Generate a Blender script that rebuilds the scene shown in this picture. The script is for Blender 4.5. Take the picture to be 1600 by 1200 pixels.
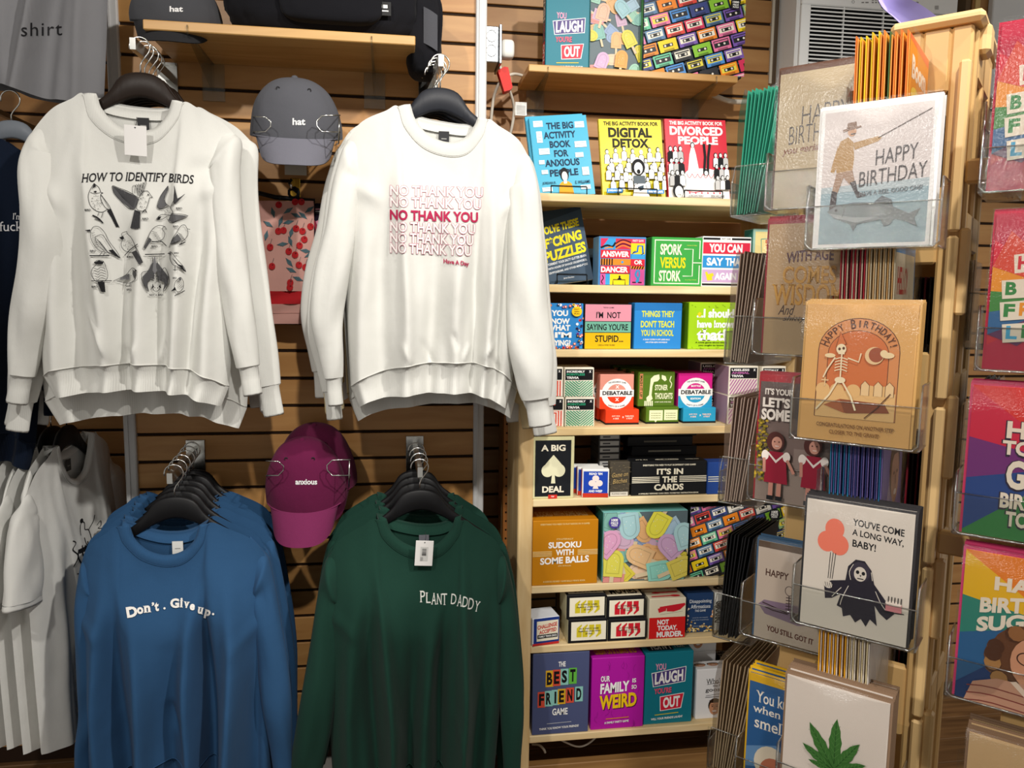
import bpy, bmesh, math, random
from mathutils import Vector, Matrix
from mathutils.bvhtree import BVHTree
for o in list(bpy.data.objects): bpy.data.objects.remove(o, do_unlink=True)
SC = bpy.context.scene
COL = SC.collection
rnd = random.Random(7)

# ------------------------------------------------------------------ camera
FPX, PITCH, YAW, ROLL, CH = 1200.0, .1114, .1498, .0117, 1.45
_F = Vector((math.sin(YAW)*math.cos(PITCH), math.cos(YAW)*math.cos(PITCH), -math.sin(PITCH)))
_R = Vector((math.cos(YAW), -math.sin(YAW), 0)); _U = _R.cross(_F)
_R, _U = math.cos(ROLL)*_R + math.sin(ROLL)*_U, -math.sin(ROLL)*_R + math.cos(ROLL)*_U
CO = Vector((0, 0, CH))
cam = bpy.data.cameras.new('camera'); camo = bpy.data.objects.new('camera', cam); COL.objects.link(camo)
cam.sensor_width = 36; cam.lens = FPX/1600*36; cam.clip_start = .02
camo.matrix_world = Matrix(((_R.x, _U.x, -_F.x, 0), (_R.y, _U.y, -_F.y, 0), (_R.z, _U.z, -_F.z, CH), (0, 0, 0, 1)))
SC.camera = camo
def ray(x, y): return _F + _R*((x-800)/FPX) + _U*((600-y)/FPX)
def pY(x, y, Y): d = ray(x, y); return CO + d*(Y/d.y)           # point of a photo pixel on the plane y = Y
def pZ(x, y, z): d = ray(x, y); return CO + d*((z-CH)/d.z)      # ... on the level z
def pD(x, y, D): return CO + ray(x, y)*D                        # ... at depth D

# ------------------------------------------------------------------ light
SC.view_settings.view_transform = 'Standard'; SC.view_settings.look = 'None'
SC.view_settings.exposure = 0.0; SC.view_settings.gamma = 1.0; SC.view_settings.use_curve_mapping = False
w = bpy.data.worlds.new('shop_air'); SC.world = w; w.use_nodes = True
w.node_tree.nodes['Background'].inputs[0].default_value = (1.0, .95, .88, 1)
w.node_tree.nodes['Background'].inputs[1].default_value = .46
def spot(name, loc, aim, watt, size=70, blend=.6, rad=.05, col=(1, .955, .89)):
    l = bpy.data.lights.new(name, 'SPOT'); l.energy = watt; l.color = col
    l.spot_size = math.radians(size); l.spot_blend = blend; l.shadow_soft_size = rad
    o = bpy.data.objects.new(name, l); COL.objects.link(o); o.location = loc
    o.rotation_euler = (Vector(aim)-Vector(loc)).to_track_quat('-Z', 'Y').to_euler()
spot('track_light', (1.35, .0, 3.05), (-.2, 2.0, 1.65), 185, 56)
spot('track_light', (-1.0, -.5, 3.05), (-.45, 2.0, 1.35), 120, 58)
spot('track_light', (.25, -.35, 3.05), (.75, 2.1, 1.1), 185, 60)
spot('track_light', (-1.55, -.5, 2.35), (.6, .85, 1.25), 125, 42)

# ------------------------------------------------------------------ materials
def lin(c): c /= 255; return c/12.92 if c <= .04045 else ((c+.055)/1.055)**2.4
def rgb(h): return tuple(lin(int(h[i:i+2], 16)) for i in (0, 2, 4)) + (1,)
MATS = {}
def newmat(key):
    m = bpy.data.materials.new(key); m.use_nodes = True; MATS[key] = m
    return m, m.node_tree.nodes, m.node_tree.links, m.node_tree.nodes['Principled BSDF']
def paint(h, rough=.45, metal=0, spec=.22):
    k = 'paint_%s_%d_%d' % (h, rough*100, metal*100)
    if k in MATS: return MATS[k]
    m, n, l, b = newmat(k)
    b.inputs['Base Color'].default_value = rgb(h); b.inputs['Roughness'].default_value = rough
    b.inputs['Metallic'].default_value = metal; b.inputs['Specular IOR Level'].default_value = spec
    t = n.new('ShaderNodeTexNoise'); t.inputs['Scale'].default_value = 60
    r = n.new('ShaderNodeMapRange'); r.inputs[3].default_value = max(0, rough-.06); r.inputs[4].default_value = min(1, rough+.06)
    l.new(t.outputs[0], r.inputs[0]); l.new(r.outputs[0], b.inputs['Roughness'])
    return m
def fabric(h, scale=900, bump=.25, var=.06, rib=False, sheen=.04):
    k = 'fabric_%s_%s' % (h, rib)
    if k in MATS: return MATS[k]
    m, n, l, b = newmat(k); c = rgb(h)
    tc = n.new('ShaderNodeTexCoord')
    t = n.new('ShaderNodeTexNoise'); t.inputs['Scale'].default_value = 7; t.inputs['Detail'].default_value = 5
    l.new(tc.outputs['Object'], t.inputs[0])
    mx = n.new('ShaderNodeMix'); mx.data_type = 'RGBA'
    mx.inputs[6].default_value = tuple(v*(1-var) for v in c[:3])+(1,); mx.inputs[7].default_value = tuple(min(1, v*(1+var)) for v in c[:3])+(1,)
    l.new(t.outputs[0], mx.inputs[0]); l.new(mx.outputs[2], b.inputs['Base Color'])
    b.inputs['Roughness'].default_value = .95; b.inputs['Specular IOR Level'].default_value = .12
    b.inputs['Sheen Weight'].default_value = sheen; b.inputs['Sheen Roughness'].default_value = .5
    if rib:
        wv = n.new('ShaderNodeTexWave'); wv.inputs['Scale'].default_value = 90; wv.bands_direction = 'X'; src = wv
    else:
        wv = n.new('ShaderNodeTexNoise'); wv.inputs['Scale'].default_value = scale; wv.inputs['Detail'].default_value = 2; src = wv
    l.new(tc.outputs['Object'], wv.inputs[0])
    n2 = n.new('ShaderNodeTexNoise'); n2.inputs['Scale'].default_value = 16; n2.inputs['Detail'].default_value = 3
    l.new(tc.outputs['Object'], n2.inputs[0])
    b1 = n.new('ShaderNodeBump'); b1.inputs['Strength'].default_value = bump; b1.inputs['Distance'].default_value = .0012
    b2 = n.new('ShaderNodeBump'); b2.inputs['Strength'].default_value = .35; b2.inputs['Distance'].default_value = .006
    l.new(src.outputs[0], b1.inputs['Height']); l.new(n2.outputs[0], b2.inputs['Height']); l.new(b2.outputs[0], b1.inputs['Normal'])
    l.new(b1.outputs[0], b.inputs['Normal'])
    return m
def wood(key, dark, light, stretch=(1, 14, 14), scale=3.0, rough=.5, knots=False, jitter=.25):
    if key in MATS: return MATS[key]
    m, n, l, b = newmat(key)
    tc = n.new('ShaderNodeTexCoord'); oi = n.new('ShaderNodeObjectInfo')
    ad = n.new('ShaderNodeVectorMath'); ad.operation = 'ADD'
    sc = n.new('ShaderNodeVectorMath'); sc.operation = 'SCALE'; sc.inputs['Scale'].default_value = 7.3
    cmb = n.new('ShaderNodeCombineXYZ')
    for i in range(3): l.new(oi.outputs['Random'], cmb.inputs[i])
    l.new(cmb.outputs[0], sc.inputs[0]); l.new(tc.outputs['Object'], ad.inputs[0]); l.new(sc.outputs[0], ad.inputs[1])
    mp = n.new('ShaderNodeMapping'); mp.inputs['Scale'].default_value = stretch; l.new(ad.outputs[0], mp.inputs[0])
    t = n.new('ShaderNodeTexNoise'); t.inputs['Scale'].default_value = scale; t.inputs['Detail'].default_value = 6; t.inputs['Distortion'].default_value = .6
    l.new(mp.outputs[0], t.inputs[0])
    cr = n.new('ShaderNodeValToRGB'); cr.color_ramp.elements[0].position = .3; cr.color_ramp.elements[1].position = .72
    cr.color_ramp.elements[0].color = rgb(dark); cr.color_ramp.elements[1].color = rgb(light)
    l.new(t.outputs[0], cr.inputs[0])
    hv = n.new('ShaderNodeHueSaturation'); mr = n.new('ShaderNodeMapRange'); mr.inputs[3].default_value = 1-jitter; mr.inputs[4].default_value = 1+jitter*.5
    l.new(oi.outputs['Random'], mr.inputs[0]); l.new(mr.outputs[0], hv.inputs['Value']); l.new(cr.outputs[0], hv.inputs['Color'])
    out = hv.outputs[0]
    if knots:
        v = n.new('ShaderNodeTexVoronoi'); v.inputs['Scale'].default_value = 4.2; l.new(ad.outputs[0], v.inputs[0])
        kr = n.new('ShaderNodeValToRGB'); kr.color_ramp.elements[0].position = .03; kr.color_ramp.elements[1].position = .075
        kr.color_ramp.elements[0].color = rgb('7a4a22'); kr.color_ramp.elements[1].color = (1, 1, 1, 1); l.new(v.outputs['Distance'], kr.inputs[0])
        mu = n.new('ShaderNodeMix'); mu.data_type = 'RGBA'; mu.blend_type = 'MULTIPLY'; mu.inputs[0].default_value = 1
        l.new(out, mu.inputs[6]); l.new(kr.outputs[0], mu.inputs[7]); out = mu.outputs[2]
    l.new(out, b.inputs['Base Color']); b.inputs['Roughness'].default_value = rough; b.inputs['Specular IOR Level'].default_value = .35
    bp = n.new('ShaderNodeBump'); bp.inputs['Strength'].default_value = .15; bp.inputs['Distance'].default_value = .002
    l.new(t.outputs[0], bp.inputs['Height']); l.new(bp.outputs[0], b.inputs['Normal'])
    return m
def clear(key, tint='eef0ee', gloss=.13, rough=.06):
    """thin clear plastic: mostly see-through with a surface reflection"""
    if key in MATS: return MATS[key]
    m, n, l, b = newmat(key); n.remove(b)
    o = n['Material Output']
    tr = n.new('ShaderNodeBsdfTransparent'); tr.inputs[0].default_value = rgb(tint)
    gl = n.new('ShaderNodeBsdfGlossy'); gl.inputs['Roughness'].default_value = rough
    t = n.new('ShaderNodeTexNoise'); t.inputs['Scale'].default_value = 45; t.inputs['Detail'].default_value = 3
    bp = n.new('ShaderNodeBump'); bp.inputs['Strength'].default_value = .25; bp.inputs['Distance'].default_value = .003
    l.new(t.outputs[0], bp.inputs['Height']); l.new(bp.outputs[0], gl.inputs['Normal'])
    fr = n.new('ShaderNodeFresnel'); fr.inputs[0].default_value = 1.45
    ma = n.new('ShaderNodeMath'); ma.operation = 'MULTIPLY_ADD'; ma.inputs[1].default_value = .55; ma.inputs[2].default_value = gloss; ma.use_clamp = True
    l.new(fr.outputs[0], ma.inputs[0])
    mx = n.new('ShaderNodeMixShader'); l.new(ma.outputs[0], mx.inputs[0]); l.new(tr.outputs[0], mx.inputs[1]); l.new(gl.outputs[0], mx.inputs[2])
    l.new(mx.outputs[0], o.inputs[0])
    return m
CR = 'f0e9d2'; WH = 'f4f4f2'; BK = '17171a'
CHROME = paint('c8c8c4', .18, 1); STEEL = paint('9a9c9c', .35, 1)

# ------------------------------------------------------------------ mesh helpers
class MB:
    def __init__(s): s.v = []; s.f = []; s.m = []; s.mats = []; s.sm = []
    def mi(s, mat):
        if mat not in s.mats: s.mats.append(mat)
        return s.mats.index(mat)
    def add(s, vs, fs, mat, smooth=False):
        o = len(s.v); k = s.mi(mat); s.v += [tuple(p) for p in vs]
        for f in fs: s.f.append(tuple(i+o for i in f)); s.m.append(k); s.sm.append(smooth)
    def box(s, x0, y0, z0, x1, y1, z1, mat, bev=0):
        if bev:
            b = min(bev, abs(x1-x0)*.45, abs(y1-y0)*.45, abs(z1-z0)*.45)
            bm = bmesh.new(); bmesh.ops.create_cube(bm, size=1)
            for p in bm.verts: p.co = Vector(((x0+x1)/2+p.co.x*(x1-x0), (y0+y1)/2+p.co.y*(y1-y0), (z0+z1)/2+p.co.z*(z1-z0)))
            bmesh.ops.bevel(bm, geom=bm.edges[:], offset=b, segments=1, affect='EDGES', profile=.5)
            bm.verts.index_update(); s.add([p.co for p in bm.verts], [[q.index for q in f.verts] for f in bm.faces], mat); bm.free()
        else:
            vs = [(x, y, z) for z in (z0, z1) for y in (y0, y1) for x in (x0, x1)]
            s.add(vs, [(0, 2, 3, 1), (4, 5, 7, 6), (0, 1, 5, 4), (2, 6, 7, 3), (0, 4, 6, 2), (1, 3, 7, 5)], mat)
    def tube(s, pts, r, mat, n=8, closed=False, cap=True, flat=None):
        pts = [Vector(p) for p in pts]; N = len(pts); rings = []
        up = None
        for i, p in enumerate(pts):
            a = pts[i-1] if (i > 0 or closed) else p; b = pts[(i+1) % N] if (i < N-1 or closed) else p
            t = (b-a).normalized() if (b-a).length > 1e-9 else Vector((0, 0, 1))
            if up is None:
                up = Vector((0, 0, 1)) if abs(t.z) < .9 else Vector((0, 1, 0))
            x = t.cross(up)
            if x.length < 1e-6: x = t.cross(Vector((1, .3, 0)))
            x.normalize(); y = x.cross(t).normalized(); up = y
            rr = r[i] if isinstance(r, (list, tuple)) else r
            rings.append([p + x*math.cos(2*math.pi*k/n)*rr*(flat or 1) + y*math.sin(2*math.pi*k/n)*rr for k in range(n)])
        vs = [q for g in rings for q in g]; fs = []
        M_ = N if closed else N-1
        for i in range(M_):
            j = (i+1) % N
            for k in range(n): fs.append((i*n+k, i*n+(k+1) % n, j*n+(k+1) % n, j*n+k))
        if cap and not closed: fs += [tuple(range(n))[::-1], tuple((N-1)*n+k for k in range(n))]
        s.add(vs, fs, mat, True)
    def prism(s, pts, y0, y1, mat):
        """outline in (x,z) pushed from y0 to y1"""
        n = len(pts); vs = [(a, y0, b) for a, b in pts]+[(a, y1, b) for a, b in pts]
        s.add(vs, [tuple(range(n)), tuple(range(2*n-1, n-1, -1))]+[(i, i+n, (i+1) % n+n, (i+1) % n) for i in range(n)], mat)
    def grid(s, fn, nu, nv, mat, smooth=True, wrap=False):
        vs = [fn(i/(nu if wrap else nu-1), j/(nv-1)) for j in range(nv) for i in range(nu)]
        fs = []
        for j in range(nv-1):
            for i in range(nu if wrap else nu-1):
                k = (i+1) % nu; fs.append((j*nu+i, j*nu+k, (j+1)*nu+k, (j+1)*nu+i))
        s.add(vs, fs, mat, smooth)
    def build(s, name, parent=None, loc=None, rot=None):
        me = bpy.data.meshes.new(name); me.from_pydata(s.v, [], s.f)
        for m in s.mats: me.materials.append(m)
        me.polygons.foreach_set('material_index', s.m); me.polygons.foreach_set('use_smooth', s.sm); me.update()
        return link(name, me, parent, loc, rot)
def link(name, me, parent=None, loc=None, rot=None):
    o = bpy.data.objects.new(name, me); COL.objects.link(o)
    if parent: o.parent = parent
    if loc is not None: o.location = loc
    if rot is not None: o.rotation_euler = rot
    return o
def tag(o, label, cat, group=None):
    o['label'] = label; o['category'] = cat
    if group: o['group'] = group
    return o
def thing(name, label, cat, loc=(0, 0, 0), rot=None, group=None):
    o = link(name, None, None, loc, rot); o.empty_display_size = .05
    return tag(o, label, cat, group)
def struct(o): o['kind'] = 'structure'; return o
def copy_tree(o, parent=None, skip=()):
    c = o.copy(); COL.objects.link(c); c.parent = parent
    for ch in list(o.children):
        if not ch.name.startswith(tuple(skip) or '~'): copy_tree(ch, c, skip)
    return c
def part(mb, name, root):
    """mesh given in world coordinates becomes a part of an unrotated root"""
    o = mb.build(name, root); o.location = -root.location; return o
def catmull(pts, k=6):
    out = []
    for i in range(len(pts)-1):
        p0 = pts[max(i-1, 0)]; p1 = pts[i]; p2 = pts[i+1]; p3 = pts[min(i+2, len(pts)-1)]
        for j in range(k):
            t = j/k
            out.append(tuple(.5*((2*b)+(-a+c)*t+(2*a-5*b+4*c-d)*t*t+(-a+3*b-3*c+d)*t**3) for a, b, c, d in zip(p0, p1, p2, p3)))
    out.append(tuple(pts[-1])); return out
def interp(tab, t):
    """piecewise smooth lookup in [(t, value), ...]"""
    if t <= tab[0][0]: return tab[0][1]
    for (a, u), (b, v) in zip(tab, tab[1:]):
        if t <= b:
            k = (t-a)/(b-a); k = k*k*(3-2*k); return u+(v-u)*k
    return tab[-1][1]

# ------------------------------------------------------------------ lettering and print
TXT = {}
def glyphs(s, bold=0., serif=False, shear=0., space=1.):
    """tessellated lettering normalised to the box 0..1 x 0..1 (y up)"""
    k = (s, bold, serif, shear, space)
    if k in TXT: return TXT[k]
    c = bpy.data.curves.new('t', 'FONT'); c.body = s; c.offset = bold; c.shear = shear; c.space_character = space; c.resolution_u = 3; c.fill_mode = 'FRONT'
    o = bpy.data.objects.new('t', c); COL.objects.link(o)
    me = bpy.data.meshes.new_from_object(o)
    V = [(v.co.x, v.co.y) for v in me.vertices]; F = [tuple(p.vertices) for p in me.polygons]
    bpy.data.objects.remove(o); bpy.data.curves.remove(c); bpy.data.meshes.remove(me)
    if serif and V:
        ys = [y for _, y in V]; top = max(ys)
        cnt = {}
        for f in F:
            for a, b in zip(f, f[1:]+f[:1]):
                e = (min(a, b), max(a, b)); cnt[e] = cnt.get(e, 0)+1
        e_ = serif if isinstance(serif, float) else .07
        for (a, b), q in list(cnt.items()):
            if q != 1: continue
            (x0, y0), (x1, y1) = V[a], V[b]
            if abs(y0-y1) > .004 or not .04 < abs(x1-x0) < .24: continue
            lo = -.06 < y0 < .06; hi = any(abs(y0-t) < .05 for t in (.73, .52, .76)) and not lo
            if not (lo or hi): continue
            h = .05 if lo else -.05; xa, xb = min(x0, x1)-e_, max(x0, x1)+e_
            o_ = len(V); V += [(xa, y0), (xb, y0), (xb-.02, y0+h), (xa+.02, y0+h)]; F.append((o_, o_+1, o_+2, o_+3))
    xs = [p[0] for p in V] or [0, 1]; ys = [p[1] for p in V] or [0, 1]
    TXT[k] = (V, F, (min(xs), max(xs), min(ys), max(max(ys), min(ys)+1e-6)))
    return TXT[k]
def clip_poly(pts, r):
    x0, y0, x1, y1 = r
    for ax, lim, sg in ((0, x0, 1), (0, x1, -1), (1, y0, 1), (1, y1, -1)):
        out = []
        for a, b in zip(pts, pts[1:]+pts[:1]):
            ia = (a[ax]-lim)*sg >= 0; ib = (b[ax]-lim)*sg >= 0
            if ia: out.append(a)
            if ia != ib:
                t = (lim-a[ax])/(b[ax]-a[ax]); out.append((a[0]+(b[0]-a[0])*t, a[1]+(b[1]-a[1])*t))
        pts = out
        if not pts: return []
    return pts
class Print:
    """flat print drawn in photo-like coordinates (x right, y down), one mesh"""
    def __init__(s, rough=.45): s.mb = MB(); s.n = 0; s.clip = None; s.rough = rough; s.items = []
    def _push(s, V, F, col): s.n += 1; s.items.append((V, F, col, s.n))
    def poly(s, pts, col):
        if s.clip: pts = clip_poly(list(pts), s.clip)
        if len(pts) > 2: s._push(pts, [tuple(range(len(pts)))], col)
    def rect(s, x0, y0, x1, y1, col, dy=0): s.poly([(x0, y1), (x1, y1+dy), (x1, y0+dy), (x0, y0)], col)
    def ell(s, cx, cy, rx, ry, col, n=20, rot=0):
        c, d = math.cos(rot), math.sin(rot)
        s.poly([(cx+rx*math.cos(t)*c-ry*math.sin(t)*d, cy+rx*math.cos(t)*d+ry*math.sin(t)*c) for t in [2*math.pi*i/n for i in range(n)]], col)
    def ring(s, cx, cy, r, wd, col, n=28, ry=None):
        ry = ry or r; V = []; F = []
        for i in range(n):
            t = 2*math.pi*i/n; V += [(cx+r*math.cos(t), cy+ry*math.sin(t)), (cx+(r-wd)*math.cos(t), cy+(ry-wd)*math.sin(t))]
            j = (i+1) % n; F.append((2*i, 2*j, 2*j+1, 2*i+1))
        s._push(V, F, col)
    def line(s, pts, wd, col, smooth=0):
        if smooth: pts = catmull(pts, smooth)
        V = []; F = []; n = len(pts)
        for i, p in enumerate(pts):
            a = pts[max(i-1, 0)]; b = pts[min(i+1, n-1)]; dx, dy = b[0]-a[0], b[1]-a[1]; L = math.hypot(dx, dy) or 1
            V += [(p[0]-dy/L*wd/2, p[1]+dx/L*wd/2), (p[0]+dy/L*wd/2, p[1]-dx/L*wd/2)]
        for i in range(n-1): F.append((2*i, 2*i+1, 2*i+3, 2*i+2))
        s._push(V, F, col)
    def text(s, t, cx, cy, wd, ht, col, bold=.02, serif=False, shear=0, rot=0, arc=0, space=1., skew=0, inner=None):
        """lettering fitted into wd x ht about (cx, cy); inner = (colour, weight) fills it with a lighter face for outline letters"""
        bold = min(bold, .045)
        V, F, (x0, x1, y0, y1) = glyphs(t, bold, serif, shear, space)
        if not V: return
        if not wd: wd = (x1-x0)/(y1-y0)*ht
        c, d = math.cos(rot), math.sin(rot)
        for k_ in ((V, F, col),)+(((*glyphs(t, inner[1], serif, shear, space)[:2], inner[0]),) if inner else ()):
            P = []
            for x, y in k_[0]:
                x = (x-x0)/(x1-x0); y = (y-y0)/(y1-y0)
                u = (x-.5)*wd; v = (.5-y)*ht + arc*(2*x-1)**2 + skew*u
                P.append((cx+u*c-v*d, cy+u*d+v*c))
            s._push(P, k_[1], k_[2])
    def build(s, name, parent, mapf, matf=None, subdiv=None, **kw):
        mb = MB()
        for V, F, col, n in s.items:
            mat = (matf or (lambda h: paint(h, s.rough)))(col)
            if subdiv:
                bm = bmesh.new(); vs = [bm.verts.new((x, y, 0)) for x, y in V]
                for f in F:
                    try: bm.faces.new([vs[i] for i in f])
                    except ValueError: pass
                bmesh.ops.triangulate(bm, faces=bm.faces[:])
                for _ in range(3):
                    es = [e for e in bm.edges if e.calc_length() > subdiv]
                    if not es: break
                    bmesh.ops.subdivide_edges(bm, edges=es, cuts=1); bmesh.ops.triangulate(bm, faces=bm.faces[:])
                bm.verts.index_update(); V = [(p.co.x, p.co.y) for p in bm.verts]; F = [tuple(q.index for q in f.verts) for f in bm.faces]; bm.free()
            mb.add([mapf(x, y, n) for x, y in V], F, mat)
        return mb.build(name, parent, **kw)

# ------------------------------------------------------------------ the setting
PANEL_Y, BACK_Y, PITCHZ = 2.179, 2.4365, .0762
SLAT = wood('slat_maple', 'ab7a45', 'c2935a', (1.2, 9, 9), 3, .42, False, .12)
SLAT_BACK = wood('slat_maple_back', '9c6e40', 'b08552', (1.2, 9, 9), 3, .45, False, .12)
GROOVE = paint('2a1a0e', .8)
WHITE_TRIM = paint('cfcfcf', .4)
PINE = wood('pine', 'd2ad74', 'ecd3a2', (14, 14, 1.0), 2.5, .55, True, .1)
PINE_H = wood('pine_shelf', 'd8b881', 'f0dcb0', (1.0, 14, 14), 2.5, .55, False, .08)
SHELFWOOD = wood('maple_shelf', 'b98a4c', 'd3a96a', (1, 12, 12), 3, .4, False, .05)

def slatwall(name, x0, x1, Y, ztop0, k0, k1, mat, z_floor=0.0, skip=None):
    mb = MB(); mb.box(x0, Y+.006, z_floor, x1, Y+.02, ztop0-k0*PITCHZ, GROOVE)
    wall = struct(mb.build(name))
    me = None
    for k in range(k0, k1):
        zt = ztop0 - k*PITCHZ - .0085; zb = ztop0-(k+1)*PITCHZ
        if me is None:
            b = MB(); b.box(-(x1-x0)/2, -.0065, zb-(zt+zb)/2, (x1-x0)/2, .0065, zt-(zt+zb)/2, mat, .0015)
            o = b.build('slat', wall, ((x0+x1)/2, Y+.0065, (zt+zb)/2)); me = o.data
        else: link('slat', me, wall, ((x0+x1)/2, Y+.0065, (zt+zb)/2))
    return wall
wc = slatwall('wall_front_panel', -.700, .219, PANEL_Y, 2.141, -8, 26, SLAT, .1)
slatwall('wall_back_left', -2.2, -.66, BACK_Y, 2.340, -5, 30, SLAT_BACK)
WX0 = pY(1207, 60, BACK_Y).x; WX1 = pY(1516, 60, BACK_Y).x; WZ0 = 1.86   # left side of the window opening with the air conditioner
slatwall('wall_back_right', .17, WX0, BACK_Y, 2.340, -5, 30, SLAT_BACK)
slatwall('wall_far_right', WX1, 3.2, BACK_Y, 2.340, -5, 30, SLAT_BACK)
slatwall('wall_below_window', WX0, WX1, BACK_Y, 2.340, 3, 30, SLAT_BACK)
# box sides of the proud panel and its white corner trims
mb = MB()
mb.box(-.70, PANEL_Y+.02, 0, -.69, BACK_Y, 2.95, SLAT_BACK); mb.box(.21, PANEL_Y+.02, 0, .219, BACK_Y, 2.95, SLAT_BACK)
struct(mb.build('wall_panel_side'))
for i, (a, b) in enumerate(((-.7273, -.6971), (.2171, .2470))):
    mb = MB(); mb.box(a, PANEL_Y-.012, 0, b, PANEL_Y+.03, 2.95, WHITE_TRIM, .003); mb.box(a+.009, PANEL_Y-.016, 0, a+.013, PANEL_Y-.011, 2.95, WHITE_TRIM)
    struct(mb.build('trim_%d' % (i+1)))
mb = MB(); mb.box(-.70, PANEL_Y-.004, 0, .219, PANEL_Y+.02, .1, paint('d8d6d2', .5), .003); struct(mb.build('baseboard_front'))
# floor boards
mb = MB(); mb.box(-2.5, -1.2, -.05, 3.2, 2.6, -.008, paint('24160c', .9)); fl = struct(mb.build('floor'))
FLOORW = wood('floor_boards', '5a4028', '8c6a45', (1, 12, 12), 3, .5)
me = None
for i in range(31):
    y = -1.12+i*.12
    if me is None:
        b = MB(); b.box(-2.85, -.0585, -.008, 2.85, .0585, .008, FLOORW, .002); o = b.build('plank', fl, (.35, y, -.008)); me = o.data
    else: link('plank', me, fl, (.35, y, -.008))
mb = MB(); mb.box(-2.5, -1.2, 3.2, 3.2, 2.6, 3.25, paint('cfc8bc', .8)); struct(mb.build('ceiling'))

# ------------------------------------------------------------------ clothes
from mathutils import noise as mnoise
def nz(x, y, z=0.): return mnoise.noise(Vector((x, y, z)))
def curve_at(tab, s):
    """smooth point of [(s, x, y), ...]"""
    if s <= tab[0][0]: return tab[0][1:3]
    if s >= tab[-1][0]: return tab[-1][1:3]
    for i in range(len(tab)-1):
        if tab[i][0] <= s <= tab[i+1][0]:
            a, b = tab[i], tab[i+1]; t = (s-a[0])/(b[0]-a[0])
            p0 = tab[i-1] if i > 0 else a; p3 = tab[i+2] if i+2 < len(tab) else b
            def cr(k):
                m1 = (b[k]-p0[k])/max(1e-6, b[0]-p0[0])*(b[0]-a[0]); m2 = (p3[k]-a[k])/max(1e-6, p3[0]-a[0])*(b[0]-a[0])
                return (2*t**3-3*t*t+1)*a[k]+(t**3-2*t*t+t)*m1+(-2*t**3+3*t*t)*b[k]+(t**3-t*t)*m2
            return cr(1), cr(2)
def sst(a, b, x): t = max(0, min(1, (x-a)/(b-a))); return t*t*(3-2*t)
NECK = .40
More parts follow.
